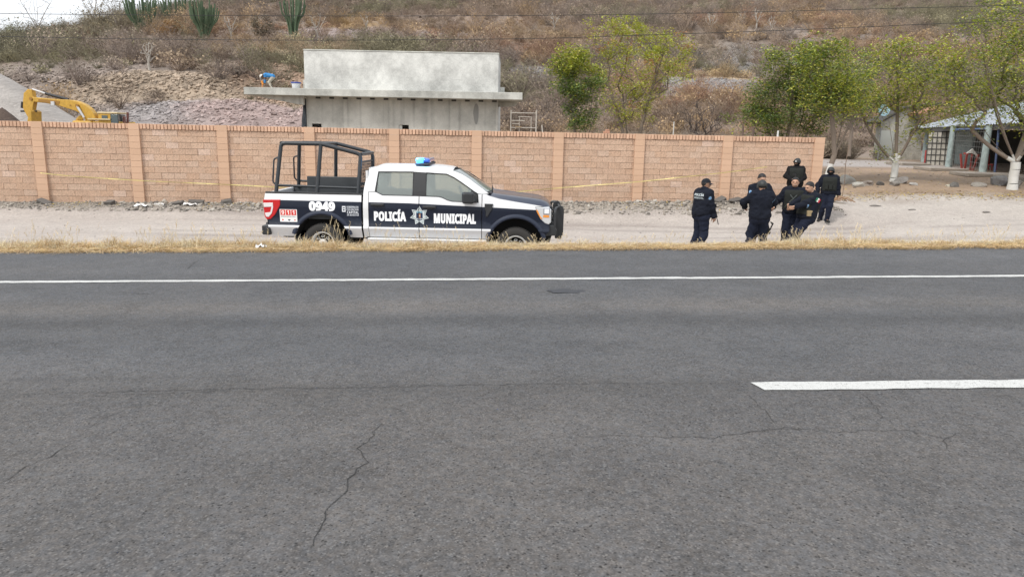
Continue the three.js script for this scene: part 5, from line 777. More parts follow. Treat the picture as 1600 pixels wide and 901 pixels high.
tree({ name: 'whitewashed_tree', label: 'whitewashed forked tree in front of the pale house', group: 'whitewashed trees', seed: 127, px: 1397, py: 278, z: -31, crown: [[1400, 125, 68, 50], [1445, 150, 44, 40], [1362, 160, 40, 30], [1420, 80, 50, 30], [1425, 205, 24, 18], [1375, 230, 12, 10]], fork: 0.8, n: 200, radius: 0.135, whitewash: 1.0, leaf: 28, spread: 0.44, size: 0.13, stems: 8, cols: (p, r) => r() < 0.5 ? LIME : r() < 0.5 ? OLIVE : MIX });
tree({ name: 'whitewashed_tree', label: 'thick whitewashed tree before the open porch with the tallest crown', group: 'whitewashed trees', seed: 131, px: 1583, py: 289, z: -29, crown: [[1560, 90, 84, 80], [1520, 165, 56, 34], [1620, 120, 80, 90], [1580, 30, 74, 44], [1500, 110, 30, 40]], fork: 1.1, n: 290, radius: 0.17, whitewash: 1.25, leaf: 28, spread: 0.46, size: 0.13, stems: 10, cols: (p, r) => r() < 0.42 ? LIME : r() < 0.5 ? OLIVE : MIX });
tree({ name: 'background_tree', label: 'round green tree on the slope behind the whitewashed trees', seed: 137, px: 1330, py: 215, z: -47, footY: 0.8, crown: [[1335, 110, 42, 46], [1310, 150, 36, 34]], fork: 1.6, n: 120, radius: 0.11, leaf: 30, spread: 0.4, size: 0.16, stems: 7, cols: MIX });

{ // dry scrub over the hillside
  const r = rngOf(81);
  const bush = (n, h, w, leafN, open) => { const o = { p: [], c: [] }; for (let i = 0; i < n; i++) { const a = r() * 6.283, e = Math.pow(r(), 0.7) * open, L = h * (0.55 + 0.5 * r()), d = V(Math.sin(e) * Math.cos(a), Math.cos(e), Math.sin(e) * Math.sin(a)), b = V((r() - 0.5) * 0.25, 0, (r() - 0.5) * 0.25), m = b.clone().addScaledVector(d, L * 0.5).add(V((r() - 0.5) * 0.12, 0, (r() - 0.5) * 0.12)), t = b.clone().addScaledVector(d, L), k = 0.7 + 0.6 * r(); ribbon(o, [b, m, t], w, [k, k, k]); for (let q = 0; q < 3; q++) { const s = m.clone().lerp(t, r() * 0.8), f = s.clone().add(V((r() - 0.5), 0.5 * r(), (r() - 0.5)).multiplyScalar(h * 0.42)); ribbon(o, [s, f], w * 0.7, [k, k, k]); if (q < leafN) { const dd = f.clone(); ribbon(o, [dd, dd.clone().add(V((r() - 0.5) * 0.2, 0.12, (r() - 0.5) * 0.2))], 0.07, [k * 1.1, k * 1.1, k]); } } } return soup(o); };
  const geos = [bush(42, 1.9, 0.016, 0, 1.0), bush(34, 2.6, 0.018, 1, 0.75), bush(46, 1.3, 0.018, 2, 1.25), bush(60, 1.0, 0.02, 1, 1.35)];
  const L = geos.map(() => []);
  const sm = new THREE.MeshStandardMaterial({ vertexColors: true, color: 0xffffff, roughness: 0.95, side: THREE.DoubleSide });
  for (let i = 0; i < 46000; i++) {
    const d = 64 + 236 * Math.pow(r(), 0.8), u = (r() * 2 - 1) * 0.98, x = u * (d + 4), z = -d; const q = zoneAt(x, z); if (r() < q.rock * 0.96) continue;
    if (d < 78 && Math.abs(x) < 40 && x < -2) continue;
    const dens = 0.8 + 0.8 * fbm(x * 0.05, z * 0.05, 3); if (r() > dens) continue;
    const y = ground(x, z); if (y < 1.0) continue;
    const hue = fbm(x * 0.045 + 90, z * 0.045, 3) + (r() - 0.5) * 0.4, t = 0.6 + 0.6 * r(); let c;
    if (hue < -0.22) c = [0.215, 0.192, 0.125]; else if (hue < 0.02) c = [0.24, 0.19, 0.16]; else if (hue < 0.25) c = [0.27, 0.203, 0.155]; else if (hue < 0.42) c = [0.35, 0.245, 0.15]; else c = [0.30, 0.185, 0.13];
    if (x < -62) c = [0.2, 0.185, 0.125].map((v, k) => lerp(v, c[k], 0.35));
    if (q.w > 0.5 && q.rock < 0.4) c = [q.r * 1.05, q.g * 1.05, q.b * 1.05];
    const k = r() < 0.3 ? 0 : r() < 0.35 ? 1 : r() < 0.5 ? 2 : 3, s = (0.65 + 0.6 * r() + 0.9 * Math.pow(r(), 6)) * (q.w > 0.5 && q.rock < 0.4 ? 0.8 : 1);
    L[k].push([x, y - 0.1, z, r() * 6.283, [s * 1.1, s, s * 1.1], c.map(v => v * t)]);
  }
  for (let i = 0; i < 450; i++) { const x = lerp(4, 24, r()), z = lerp(-48, -66, r()), y = ground(x, z), t = 0.8 + 0.4 * r(); L[r() < 0.5 ? 0 : 2].push([x, y - 0.05, z, r() * 6.283, 0.6 + 0.6 * r(), [0.25 * t, 0.2 * t, 0.155 * t]]); }
  const lab = ['bare grey brown thorn scrub covering the hillside', 'tall leafless shrubs standing thick on the hillside', 'low rounded dry shrubs with dead leaves on the slope', 'knee-high dry brush and grass clumps over the slope'];
  L.forEach((l, k) => scatter('dry_scrub', lab[k], 'scrub', geos[k], sm, l));
  // rocks lying on the quarried and bare parts
  const g = [0, 1, 2].map(k => rough(new THREE.IcosahedronGeometry(0.5, 0), 0.5, 2.4, k * 7 + 3)), R = [[], [], []], rm = new THREE.MeshStandardMaterial({ color: 0xffffff, roughness: 0.95 });
  for (let i = 0; i < 64000; i++) { const q0 = ZONES[Math.floor(r() * ZONES.length)]; if (q0.rock < 0.3 || r() > q0.rock) continue; const a = r() * 6.283, m = Math.sqrt(r()) * 1.1, x = q0.x + q0.rx * m * Math.cos(a), z = q0.z + q0.rz * m * Math.sin(a); if (z > -60) continue; const q = zoneAt(x, z); if (q.rock < 0.3) continue; const s = lerp(0.08, 0.55, Math.pow(r(), 4)), t = 0.65 + 0.8 * r(); R[i % 3].push([x, ground(x, z) + s * 0.08, z, r() * 6.28, [s * 1.3, s * 0.55, s], [q.r * t, q.g * t, q.b * t], r() * 0.7]); }
  R.forEach((l, k) => scatter('slope_rocks', ['broken pinkish grey rock strewn over the quarried slope', 'grey boulders and slabs lying on the bare hillside', 'pale stones scattered below the quarried ledge'][k], 'rocks', g[k], rm, l));
}
{ // organ pipe cacti and pale bare trees that stand out on the hill
  const cg = mat(0.085, 0.125, 0.07, 0.85);
  const cactus = (px, py, z, h, w, n, seed, label) => { // foot pixel, depth, height and width in metres
    const foot = at(px, py, z), gy = ground(foot.x, z), r = rngOf(seed), t = thing('organ_pipe_cactus', label, 'cactus', [foot.x, Math.min(gy, foot.y) - 0.2, z]);
    const lift = Math.max(0, foot.y - gy) + 0.2;
    for (let i = 0; i < n; i++) { const a = r() * 6.283, R = w / 2 * Math.sqrt(0.08 + 0.92 * r()), x = R * Math.cos(a), zz = R * 0.7 * Math.sin(a), H = lift + h * (0.62 + 0.38 * r()) * (1 - 0.12 * Math.pow(R / (w / 2), 2)); const rad = 0.1 + 0.02 * r(); mesh('arm', pipe([[x * 0.12, 0, zz * 0.12], [x * 0.45, lift + h * 0.12, zz * 0.45], [x * 0.85, lift + h * 0.38, zz * 0.85], [x * 0.97, lift + h * 0.65, zz], [x * 1.02, H, zz * 1.03]], rad, 6, 0.5, 12), cg, t); }
  };
  cactus(221, 46, -128, 6.2, 5.6, 44, 141, 'largest green organ pipe cactus on the skyline, a thick cluster of columns');
  cactus(272, 37, -140, 5.4, 5.4, 32, 142, 'smaller green organ pipe cactus standing behind between two bigger ones');
  cactus(318, 50, -122, 5.2, 5.2, 38, 143, 'green organ pipe cactus flaring upward like a vase above dry scrub');
  cactus(457, 40, -118, 4.6, 4.2, 28, 144, 'green organ pipe cactus beside a pale slender trunk above the building');
  cactus(170, 50, -135, 2.2, 4.5, 14, 145, 'low grey green cactus columns half hidden in brush on the ridge');
  const pale = mat(0.42, 0.385, 0.34, 0.9), r = rngOf(91);
  const spots = [[462, 66, 58, 'forked beside the cactus above the building'], [362, 62, 36, 'with a wide fork above the quarried ledge'], [276, 68, 30, 'below the orange leaved bush'], [497, 65, 42, 'rising above the building corner'], [233, 110, 45, 'alone on the brown slope above the digger'], [1112, 50, 30, 'high on the slope over the bare bush'], [1182, 45, 34, 'high on the slope left of the dense tree'], [1158, 42, 26, 'short and crooked under the upper wire'], [570, 48, 26, 'by the orange grass mound'], [865, 48, 28, 'upslope of the slim green tree'], [1205, 48, 24, 'thin one right of its taller neighbour on the slope']];
  spots.forEach(([px, py, hpx, where], i) => { const p = hit(px, py, 70), h = hpx * -p.z / FOCAL, t = thing('bare_tree', 'pale bare trunked tree ' + where, 'tree', [p.x, p.y - 0.2, p.z], 0, 'pale bare trees on the hill'), T = []; for (let k = 0; k < 26; k++) T.push(V((r() - 0.5) * h * 0.6, h * (0.5 + 0.5 * r()), (r() - 0.5) * h * 0.5)); const g = growTree({ base: V(0, 0, 0), fork: h * 0.28, lean: V((r() - 0.5) * 0.5, 0, 0), targets: T, radius: 0.15, seed: 200 + i, step: 0.8, twig: 0.025, sweep: -0.1 }); mesh('trunk', limbGeo(g.geos), pale, t); });
  const sky = [[25, 45], [95, 42], [118, 38], [145, 30], [155, 28], [182, 24], [60, 50]];
  sky.forEach(([px, py], i) => { const z = -150 + 4 * i, p = at(px, py + 14, z), gy = ground(p.x, z), h = 5.5 + 2 * r(), t = thing('ridge_tree', ['thin leafless tree at the low end of the ridge under white sky', 'thin leafless tree spreading widest against the white sky on the ridge', 'thin leafless ridge tree beside the widest spreading one', 'thin leafless ridge tree halfway up towards the cacti', 'thin leafless ridge tree in a close pair below the cacti', 'thin leafless ridge tree next to the low cactus columns', 'thin leafless ridge tree above the gravel heap'][i], 'tree', [p.x, gy - 0.3, z], 0, 'leafless trees along the ridge'), T = []; for (let k = 0; k < 60; k++) T.push(V((r() - 0.5) * h * 0.8, h * (0.35 + 0.65 * r()), (r() - 0.5) * h * 0.6)); const g = growTree({ base: V(0, 0, 0), fork: h * 0.2, targets: T, radius: 0.13, seed: 230 + i, step: 0.9, twig: 0.02, sweep: -0.1 }); mesh('trunk', limbGeo(g.geos), greyBark, t); });
  tree({ name: 'orange_leaved_bush', label: 'bush with pale orange dry leaves below the cacti', seed: 241, px: 272, py: 70, z: -118, footY: ground(at(272, 70, -118).x, -118) - 0.2, crown: [[268, 45, 22, 15]], fork: 1.2, n: 60, radius: 0.12, leaf: 26, spread: 0.45, size: 0.3, twig: 0.02, cols: [[0.46, 0.29, 0.13], [0.4, 0.24, 0.1], [0.5, 0.34, 0.17]] });
  for (const [px, py, rx, ry, c, where] of [[1000, 48, 30, 12, LIME, 'over the sparse tree'], [20, 55, 20, 12, OLIVE, 'at the left end of the ridge'], [410, 40, 18, 16, [[0.16, 0.14, 0.09], [0.2, 0.16, 0.1]], 'dark and twisted beside the cactus']]) tree({ name: 'hill_tree', label: 'leafy hillside tree ' + where, seed: 250 + px, px, py: py + 18, z: -120, footY: ground(at(px, py, -120).x, -120) - 0.2, crown: [[px, py, rx, ry]], fork: 1.5, n: 60, radius: 0.14, leaf: 14, spread: 0.5, size: 0.3, twig: 0.025, cols: c });
}

// ================================================================ buildings, digger and other built things
const concreteA = mixNoise(1024, [[5, 0.5], [12, 0.5], [40, 0.3], [150, 0.2], [420, 0.2]], 301);
const concreteMap = dataTex(1024, i => { const y = Math.floor(i / 1024), v = clamp(0.8 + concreteA[i] * 0.6, 0, 1); return [v, v * 1.0, v * 0.985]; }, false);
const stainA = mixNoise(1024, [[6, 0.4], [14, 0.3]], 303), stainV = mixNoise(1024, [[60, 1.0]], 305);
const concreteStain = dataTex(1024, i => { const x = i % 1024, y = Math.floor(i / 1024), run = stainV[(((y >> 4) % 1024) * 1024 + x)] * 0.35, v = clamp(0.74 + concreteA[i] * 0.35 + stainA[i] * 0.25 - Math.max(0, run), 0, 1); return [v, v * 0.99, v * 0.96]; }, false);
const concBump = dataTex(512, (() => { const b = mixNoise(512, [[10, 0.6], [40, 0.5], [160, 0.5]], 307); return i => { const v = 0.5 + b[i] * 0.5; return [v, v, v]; }; })(), false);
{
  const Z = -55, P = (px, py) => at(px, py, Z), b0 = P(478, 160), b1 = P(778, 160), top0 = P(474, 77), canY = P(600, 148).y, x0 = b0.x, x1 = b1.x, gy = 0.35;
  const bld = thing('concrete_building', 'unfinished grey concrete building with tall blank upper wall and wide flat canopy', 'building', [0, 0, 0]);
  const wallTopY = P(620, 80.5).y;
  const cm = new THREE.MeshStandardMaterial({ color: lin(0.74, 0.738, 0.715), map: concreteMap, bumpMap: concBump, bumpScale: 0.03, roughness: 0.95, side: THREE.DoubleSide });
  const cs = new THREE.MeshStandardMaterial({ color: lin(0.72, 0.705, 0.665), map: concreteStain, bumpMap: concBump, bumpScale: 0.03, roughness: 0.95, side: THREE.DoubleSide });
  const cc = new THREE.MeshStandardMaterial({ color: lin(0.64, 0.638, 0.60), map: concreteMap, bumpMap: concBump, bumpScale: 0.02, roughness: 0.95, side: THREE.DoubleSide });
  const dark = cs, slabH = 0.5, slabTop = canY + 0.27, slabBot = slabTop - slabH;
  const W = x1 - x0, uvb = (g, s) => planarUV(g, 0, 1, s);
  // ground floor front with two openings
  const ox = px => P(px, 195).x, oy = P(490, 193).y, oy2 = P(630, 195).y;
  const shape = new THREE.Shape([[x0, gy - 1.5], [x1, gy - 1.5], [x1, slabBot], [x0, slabBot]].map(p => new THREE.Vector2(...p)));
  const hole = (a, b, y0, y1) => shape.holes.push(new THREE.Path([[a, y0], [b, y0], [b, y1], [a, y1]].map(p => new THREE.Vector2(...p))));
  hole(ox(487), ox(502), gy, oy); hole(ox(623), ox(638.5), gy + 0.9, oy2);
  mesh('ground_floor_wall', [uvb(new THREE.ExtrudeGeometry(shape, { depth: 0.25, bevelEnabled: false }).translate(0, 0, Z - 0.25), 0.09), uvb(box(0.25, slabBot - gy + 1.5, 9, x1 - 0.125, (slabBot + gy - 1.5) / 2, Z - 4.8), 0.09), uvb(box(0.25, slabBot - gy + 1.5, 9, x0 + 0.125, (slabBot + gy - 1.5) / 2, Z - 4.8), 0.09), box(W, slabBot - gy + 1.5, 0.2, (x0 + x1) / 2, (slabBot + gy - 1.5) / 2, Z - 9.4)], cs, bld);
  mesh('door_frame', [box(ox(502) - ox(490), 0.12, 0.1, (ox(490) + ox(502)) / 2, oy - 0.42, Z - 0.06), box(ox(502) - ox(490.5), 2, 0.06, (ox(490.5) + ox(502)) / 2, oy - 1.45, Z - 0.1)], cc, bld);
  mesh('window_shutter', box(ox(628) - ox(623), oy2 - gy - 0.9, 0.05, (ox(623) + ox(628)) / 2, (oy2 + gy + 0.9) / 2, Z - 0.1), cc, bld);
  mesh('room_back', box(W - 0.6, 4, 0.1, (x0 + x1) / 2, gy + 1, Z - 6), dark, bld);
  // canopy slab
  const cl = P(391, 148).x, cr = P(816, 159).x;
  mesh('canopy', [uvb(rbox(cr - cl, slabH, 3.4, 0.03, (cl + cr) / 2, (slabTop + slabBot) / 2, Z - 0.35), 0.08)], cc, bld);
  mesh('canopy_haunch', [uvb(extrude([[cl + 0.25, slabBot - 0.002], [x0 - 0.002, slabBot - 0.002], [x0 - 0.002, slabBot - 0.62], [x0 - 0.6, slabBot - 0.55]], 0.35, 0.01, Z + 0.3), 0.1)], cs, bld);
  mesh('canopy_haunch', [uvb(extrude([[x1 + 0.002, slabBot - 0.002], [cr - 0.3, slabBot - 0.002], [cr - 0.5, slabBot - 0.35], [x1 + 0.002, slabBot - 0.40]], 0.35, 0.01, Z - 1.6), 0.1)], cs, bld);
  for (let i = 0; i < 14; i++) mesh('pocket_shade', box(0.34, 0.14, 0.05, P(497 + i * 21.2, 158).x, slabBot - 0.06, Z + 0.02), mat(0.06, 0.058, 0.055, 1), bld);  // solid dark boxes, their colour stands in for shade inside the beam holes
  // upper storey
  mesh('upper_wall', [uvb(rbox(W + 0.2, wallTopY - slabTop + 0.02, 7, 0.03, (x0 + x1) / 2 - 0.1, (wallTopY + slabTop) / 2 + 0.008, Z - 4.0), 0.085)], cm, bld);
  mesh('upper_cornice', [uvb(rbox(W + 0.26, 0.08, 7.06, 0.02, (x0 + x1) / 2 - 0.1, wallTopY + 0.06, Z - 4.0), 0.1)], cc, bld);
  mesh('corner_pier', [box(0.3, 0.75, 0.4, x0 - 0.3, slabTop + 0.375, Z - 1.2), box(0.32, 0.5, 0.5, x1 + 0.28, slabTop + 0.25, Z - 1.4)].slice(0, 1), cc, bld);
  mesh('corner_pier', box(0.32, 0.5, 0.5, x1 + 0.28, slabTop + 0.25, Z - 1.4), cc, bld);
  // dark patch of bare render on the ground floor wall
  const pp = P(744, 178), sp = []; for (let i = 0; i < 20; i++) { const a = i / 20 * 6.283; sp.push([pp.x + 0.19 * Math.cos(a) * (1 + 0.2 * noise2(a, 2)), pp.y + 0.75 * Math.sin(a)]); }
  mesh('render_patch', extrude(sp, 0.02, 0.004, Z - 0.001), mat(0.27, 0.265, 0.25, 1), bld);
  // plastic sheet bundled against the wall
  const tp = P(474, 190), sheet = gridGeo(16, 14, (u, v) => { const a = lerp(-1.5, 1.5, u), w = lerp(0.75, 0.35, Math.pow(v, 1.4)), f = 0.1 * Math.sin(a * 9 + v * 4) + 0.06 * Math.sin(a * 17 - v * 9); return [(w + f * 0.8) * Math.sin(a) * -0.6 - 0.1, lerp(0, 2.1, v) + 0.1 * Math.sin(a * 5), (w + f) * Math.cos(a)]; });
  const sheetT = thing('plastic_sheet', 'dark crumpled plastic sheet bundled at the building corner', 'tarpaulin', [tp.x + 0.2, tp.y - 0.5, Z - 0.9]); mesh('sheet_folds', sheet, mat(0.06, 0.068, 0.08, 0.35), sheetT);
  // bucket on the canopy
  const bk = P(457, 141), bucket = thing('paint_bucket', 'white bucket with dark blue rim on the canopy', 'bucket', [bk.x, slabTop, Z - 0.9]);
  mesh('bucket_body', lathe([[0, 0], [0.26, 0], [0.33, 0.5], [0.3, 0.5], [0.24, 0.04], [0, 0.04]], 20), mat(0.7, 0.71, 0.72, 0.5), bucket); mesh('rim', new THREE.TorusGeometry(0.33, 0.05, 8, 24).rotateX(Math.PI / 2).translate(0, 0.5, 0), mat(0.03, 0.06, 0.3, 0.4), bucket); mesh('mix', new THREE.CircleGeometry(0.31, 20).rotateX(-Math.PI / 2).translate(0, 0.47, 0), mat(0.03, 0.05, 0.2, 0.6), bucket);
  // pipe scaffold beside the building
  const SZ = Z + 1.5, Q = (px, py) => at(px, py, SZ), sc = thing('scaffold', 'pale pipe scaffold frame standing right of the building', 'scaffold', [0, 0, 0]), pm = mat(0.44, 0.40, 0.35, 0.7), SB = 0.3;
  for (const px of [798.5, 838.5]) for (const dz of [0, -1.2]) { const q = Q(px, 175); mesh('upright', bar([q.x, SB, SZ + dz], [q.x, q.y + 0.15, SZ + dz], 0.035), pm, sc); }
  for (const [py, a, b] of [[176.5, 798.5, 838.5], [188.5, 798.5, 820], [199.5, 798.5, 838.5]]) mesh('cross_tube', bar([Q(a, py).x, Q(818, py).y, SZ], [Q(b, py).x, Q(818, py).y, SZ], 0.03), pm, sc);
  for (const [py, a, b] of [[182.5, 810, 830.5], [193.5, 800, 811]]) mesh('inner_tube', bar([Q(a, py).x, Q(818, py).y, SZ - 0.05], [Q(b, py).x, Q(818, py).y, SZ - 0.05], 0.025), pm, sc);
  for (const px of [811.5, 830]) mesh('inner_upright', bar([Q(px, 190).x, SB, SZ - 0.06], [Q(px, 190).x, Q(px, 182.5).y, SZ - 0.06], 0.025), pm, sc);
  mesh('plank', box(0.45, 0.04, 1.3, Q(810, 198).x, Q(810, 198).y, SZ - 0.6), mat(0.4, 0.28, 0.16, 0.9), sc);
  const sticks = thing('leaning_pole', 'thin pale pole leaning behind the wall beside the scaffold', 'pole', [0, 0, 0]); mesh('pole_shaft', bar([at(852, 214, -50).x, 0.2, -50], [at(847, 195, -50).x, at(847, 195, -50).y, -50.3], 0.04), pm, sticks);
}
{ // spoil heaps
  const heap = (name, label, px, py, z, R, H, col, seed, ax = 1) => { const p = at(px, py, z), gy = ground(p.x, z) - 0.3, topY = p.y, g = gridGeo(60, 26, (u, v) => { const a = u * 6.28318, k = 1 - v, rr = R * k * (1 + 0.12 * noise2(Math.cos(a) * 1.5 + seed, Math.sin(a) * 1.5)); const x = rr * Math.cos(a) * ax, zz = rr * Math.sin(a) * 0.8, y = (topY - gy) * Math.pow(v, 1.05) * (v > 0.93 ? 0.985 : 1) + 0.3 * fbm(x * 1.3 + seed, zz * 1.3, 4) * (1 - Math.abs(v * 2 - 1) * 0.5); return [x, y, zz]; }); planarUV(g, 0, 1, 0.14); const t = mesh(name, g, new THREE.MeshStandardMaterial({ color: lin(...col), map: pebbleMap, bumpMap: pebbleBump, bumpScale: 0.05, roughness: 1, side: THREE.DoubleSide })); t.position.set(p.x, gy, z); tag(t, label, 'heap'); };
  heap('gravel_heap', 'tall smooth heap of grey gravel behind the digger arm', -45, 88, -66, 12.5, 6, [0.44, 0.405, 0.375], 5, 0.85);
  heap('soil_heap', 'low dark brown heap of soil under the digger stick', 2, 166, -56, 3.4, 2, [0.105, 0.075, 0.06], 9);
}
{ // the excavator
  const Z = -60, E = (px, py) => { const p = at(px, py, Z); return [p.x, p.y]; }, o = at(150, 190, Z), gy = ground(o.x, Z);
  const ex = thing('excavator', 'yellow tracked excavator with its arm folded down onto a soil heap', 'excavator', [0, 0, 0]);
  const yel = mat(0.66, 0.385, 0.055, 0.5, { map: mottle(311, 0.35) }), yd = mat(0.33, 0.17, 0.035, 0.7), blk = mat(0.025, 0.025, 0.027, 0.6), silver = mat(0.6, 0.6, 0.6, 0.3), glassy = new THREE.MeshPhysicalMaterial({ color: lin(0.05, 0.07, 0.07), roughness: 0.08, clearcoat: 1 }), rust = mat(0.16, 0.06, 0.05, 0.8);
  const C = (x, y) => E(x / 7.27, 100 + y / 7.27); // pixel of the enlarged crop
  mesh('stick', extrude([C(330, 285), C(285, 330), C(272, 470), C(282, 515), C(330, 600), C(360, 640), C(395, 640), C(385, 560), C(388, 500), C(402, 420), C(385, 350), C(375, 290)], 0.5, 0.03, Z - 0.25), yel, ex);
  mesh('stick_linkage', [bar([...C(268, 430), Z + 0.2], [...C(262, 500), Z + 0.2], 0.1), bar([...C(240, 535), Z + 0.1], [...C(420, 535), Z + 0.1], 0.07)], blk, ex);
  mesh('bucket', extrude([C(385, 520), C(410, 540), C(415, 700), C(360, 760), C(300, 740), C(360, 660)], 1.3, 0.04, Z - 0.65), yel, ex);
  mesh('boom', extrude([C(385, 375), C(400, 430), C(540, 445), C(690, 475), C(880, 535), C(960, 580), C(985, 640), C(1110, 640), C(1080, 560), C(1040, 510), C(980, 462), C(900, 425), C(820, 408), C(690, 402), C(520, 388)], 0.6, 0.04, Z - 0.3), yel, ex);
  mesh('boom_grime', extrude([C(460, 398), C(455, 425), C(545, 440), C(690, 462), C(700, 425), C(640, 412)], 0.02, 0.004, Z + 0.302), yd, ex);
  mesh('lamp', box(0.25, 0.3, 0.15, C(630, 448)[0], C(630, 448)[1], Z + 0.4), silver, ex);
  mesh('stick_cylinder', [bar([...C(520, 335), Z + 0.1], [...C(780, 405), Z + 0.1], 0.115)], blk, ex); mesh('stick_rod', bar([...C(370, 286), Z + 0.1], [...C(525, 336), Z + 0.1], 0.065), silver, ex);
  for (const dz of [0.42, -0.42]) mesh('boom_rod', bar([...C(905, 480), Z + dz], [...C(985, 610), Z + dz], 0.09), silver, ex);
  mesh('pivot_pin', [bar([...C(905, 475), Z - 0.5], [...C(905, 475), Z + 0.5], 0.13), bar([...C(370, 395), Z - 0.32], [...C(370, 395), Z + 0.32], 0.12), bar([...C(820, 470), Z - 0.32], [...C(820, 470), Z + 0.32], 0.07)], yd, ex);
  // house, cab, counterweight
  const h0 = C(1085, 535), h1 = C(1440, 720), cx = (h0[0] + h1[0]) / 2;
  mesh('house', [rbox(C(1320, 0)[0] - C(980, 0)[0], 1.0, 2.6, 0.1, (C(1320, 0)[0] + C(980, 0)[0]) / 2, C(0, 640)[1] - 0.4, Z - 1.0), rbox(C(1230, 0)[0] - C(1085, 0)[0], C(0, 540)[1] - C(0, 640)[1] + 0.3, 1.6, 0.06, (C(1230, 0)[0] + C(1085, 0)[0]) / 2, (C(0, 540)[1] + C(0, 640)[1]) / 2 - 0.1, Z - 0.4)], yel, ex);
  mesh('cab', [rbox(C(1310, 0)[0] - C(1225, 0)[0], C(0, 545)[1] - C(0, 660)[1], 1.2, 0.05, (C(1310, 0)[0] + C(1225, 0)[0]) / 2, (C(0, 545)[1] + C(0, 660)[1]) / 2, Z - 0.2)], glassy, ex);
  mesh('cab_roof', rbox(C(1315, 0)[0] - C(1080, 0)[0], 0.13, 1.7, 0.04, (C(1315, 0)[0] + C(1080, 0)[0]) / 2, C(0, 530)[1], Z - 0.4), mat(0.62, 0.5, 0.3, 0.6), ex);
  mesh('side_window', [box(C(1195, 0)[0] - C(1130, 0)[0], 0.28, 0.04, (C(1195, 0)[0] + C(1130, 0)[0]) / 2, C(0, 580)[1], Z + 0.42)], glassy, ex);
  mesh('handrail', [polyPipe([[C(1345, 0)[0], C(0, 690)[1], Z], [C(1345, 0)[0], C(0, 575)[1], Z], [C(1365, 0)[0], C(0, 575)[1], Z], [C(1365, 0)[0], C(0, 690)[1], Z]], 0.05)], rust, ex);
  mesh('exhaust', [bar([...C(1400, 690), Z - 0.6], [...C(1402, 545), Z - 0.6], 0.09)], rust, ex);
  mesh('front_hydraulics', [rbox(1.6, 0.5, 1.0, 0.15, C(900, 0)[0], C(0, 660)[1], Z), bar([...C(860, 640), Z - 0.3], [...C(940, 610), Z + 0.3], 0.2)], yel, ex);
  mesh('deck_rail', box(C(1230, 0)[0] - C(975, 0)[0], 0.1, 0.1, (C(1230, 0)[0] + C(975, 0)[0]) / 2, C(0, 603)[1], Z + 0.5), mat(0.62, 0.5, 0.3, 0.6), ex);
  for (const dz of [1.0, -1.6]) { const q = o.x + 1.0; mesh('track', extrude([...arc(q - 1.9, gy + 0.5, 0.5, Math.PI * 1.5, Math.PI * 0.5, 8), ...arc(q + 1.9, gy + 0.5, 0.5, Math.PI * 0.5, -Math.PI * 0.5, 8)], 0.6, 0.03, Z + dz - 0.3), blk, ex); }
  mesh('turntable', bar([o.x + 1, gy + 0.6, Z - 0.4], [o.x + 1, C(0, 640)[1] - 0.85, Z - 0.4], 0.8, 20), blk, ex);
}
{ // power lines, strung well in front of the hill
  const wm = mat(0.02, 0.02, 0.022, 0.7);
  const wire = (pts, label) => { const P = pts.map(([px, py]) => at(px, py, -21)); const g = pipe(P, 0.0075, 5, 0.5, 90); const m = mesh('power_line', g, wm); tag(m, label, 'wire'); };
  wire([[-900, 5], [-450, 14], [0, 21], [200, 23], [400, 24.5], [620, 25], [840, 24], [1030, 21.5], [1220, 17.5], [1430, 12], [1600, 7.5], [2050, -8], [2500, -26]], 'upper thin black power line crossing in front of the hill');
  wire([[-900, 36], [-450, 48], [0, 57], [200, 60.5], [400, 62.5], [600, 62.5], [840, 60], [1000, 55], [1220, 47.5], [1430, 38.5], [1600, 31], [2050, 8], [2500, -20]], 'lower thin black power line crossing in front of the hill');
}
{ // barrier tape along the wall
  const tex = canvasTex(512, 32, (c) => { c.fillStyle = '#e6d68e'; c.fillRect(0, 0, 512, 32); c.fillStyle = '#6b6450'; c.font = 'bold 24px sans-serif'; c.fillText('PRECAUCIÓN', 20, 25); c.fillText('PRECAUCIÓN', 280, 25); }); tex.wrapS = THREE.RepeatWrapping;
  const pts = [[62, 270], [100, 274], [211, 281.5], [349, 288], [445, 293], [560, 301], [650, 306.5], [720, 306], [775, 302.5], [873, 293.5], [1000, 283.5], [1080, 275], [1136, 269], [1199, 260.5]];
  const z = px => pick(WALL_Z, px) + 0.24, C = new THREE.CatmullRomCurve3(pts.map(([px, py]) => at(px, py, z(px)))), n = 260, pos = [], uv = [], ix = [];
  for (let i = 0; i <= n; i++) { const p = C.getPointAt(i / n), tw = 0.7 * noise2(i * 0.13, 3), w = 0.014; pos.push(p.x, p.y - w * Math.cos(tw), p.z - w * Math.sin(tw), p.x, p.y + w * Math.cos(tw), p.z + w * Math.sin(tw)); uv.push(i * 0.06, 0, i * 0.06, 1); if (i < n) { const k = 2 * i; ix.push(k, k + 2, k + 3, k, k + 3, k + 1); } }
  const g = new THREE.BufferGeometry(); g.setAttribute('position', new THREE.Float32BufferAttribute(pos, 3)); g.setAttribute('uv', new THREE.Float32BufferAttribute(uv, 2)); g.setIndex(ix); g.computeVertexNormals();
  tag(mesh('barrier_tape', g, new THREE.MeshStandardMaterial({ map: tex, roughness: 0.5, side: THREE.DoubleSide })), 'yellow barrier tape strung sagging along the block wall', 'tape');
}
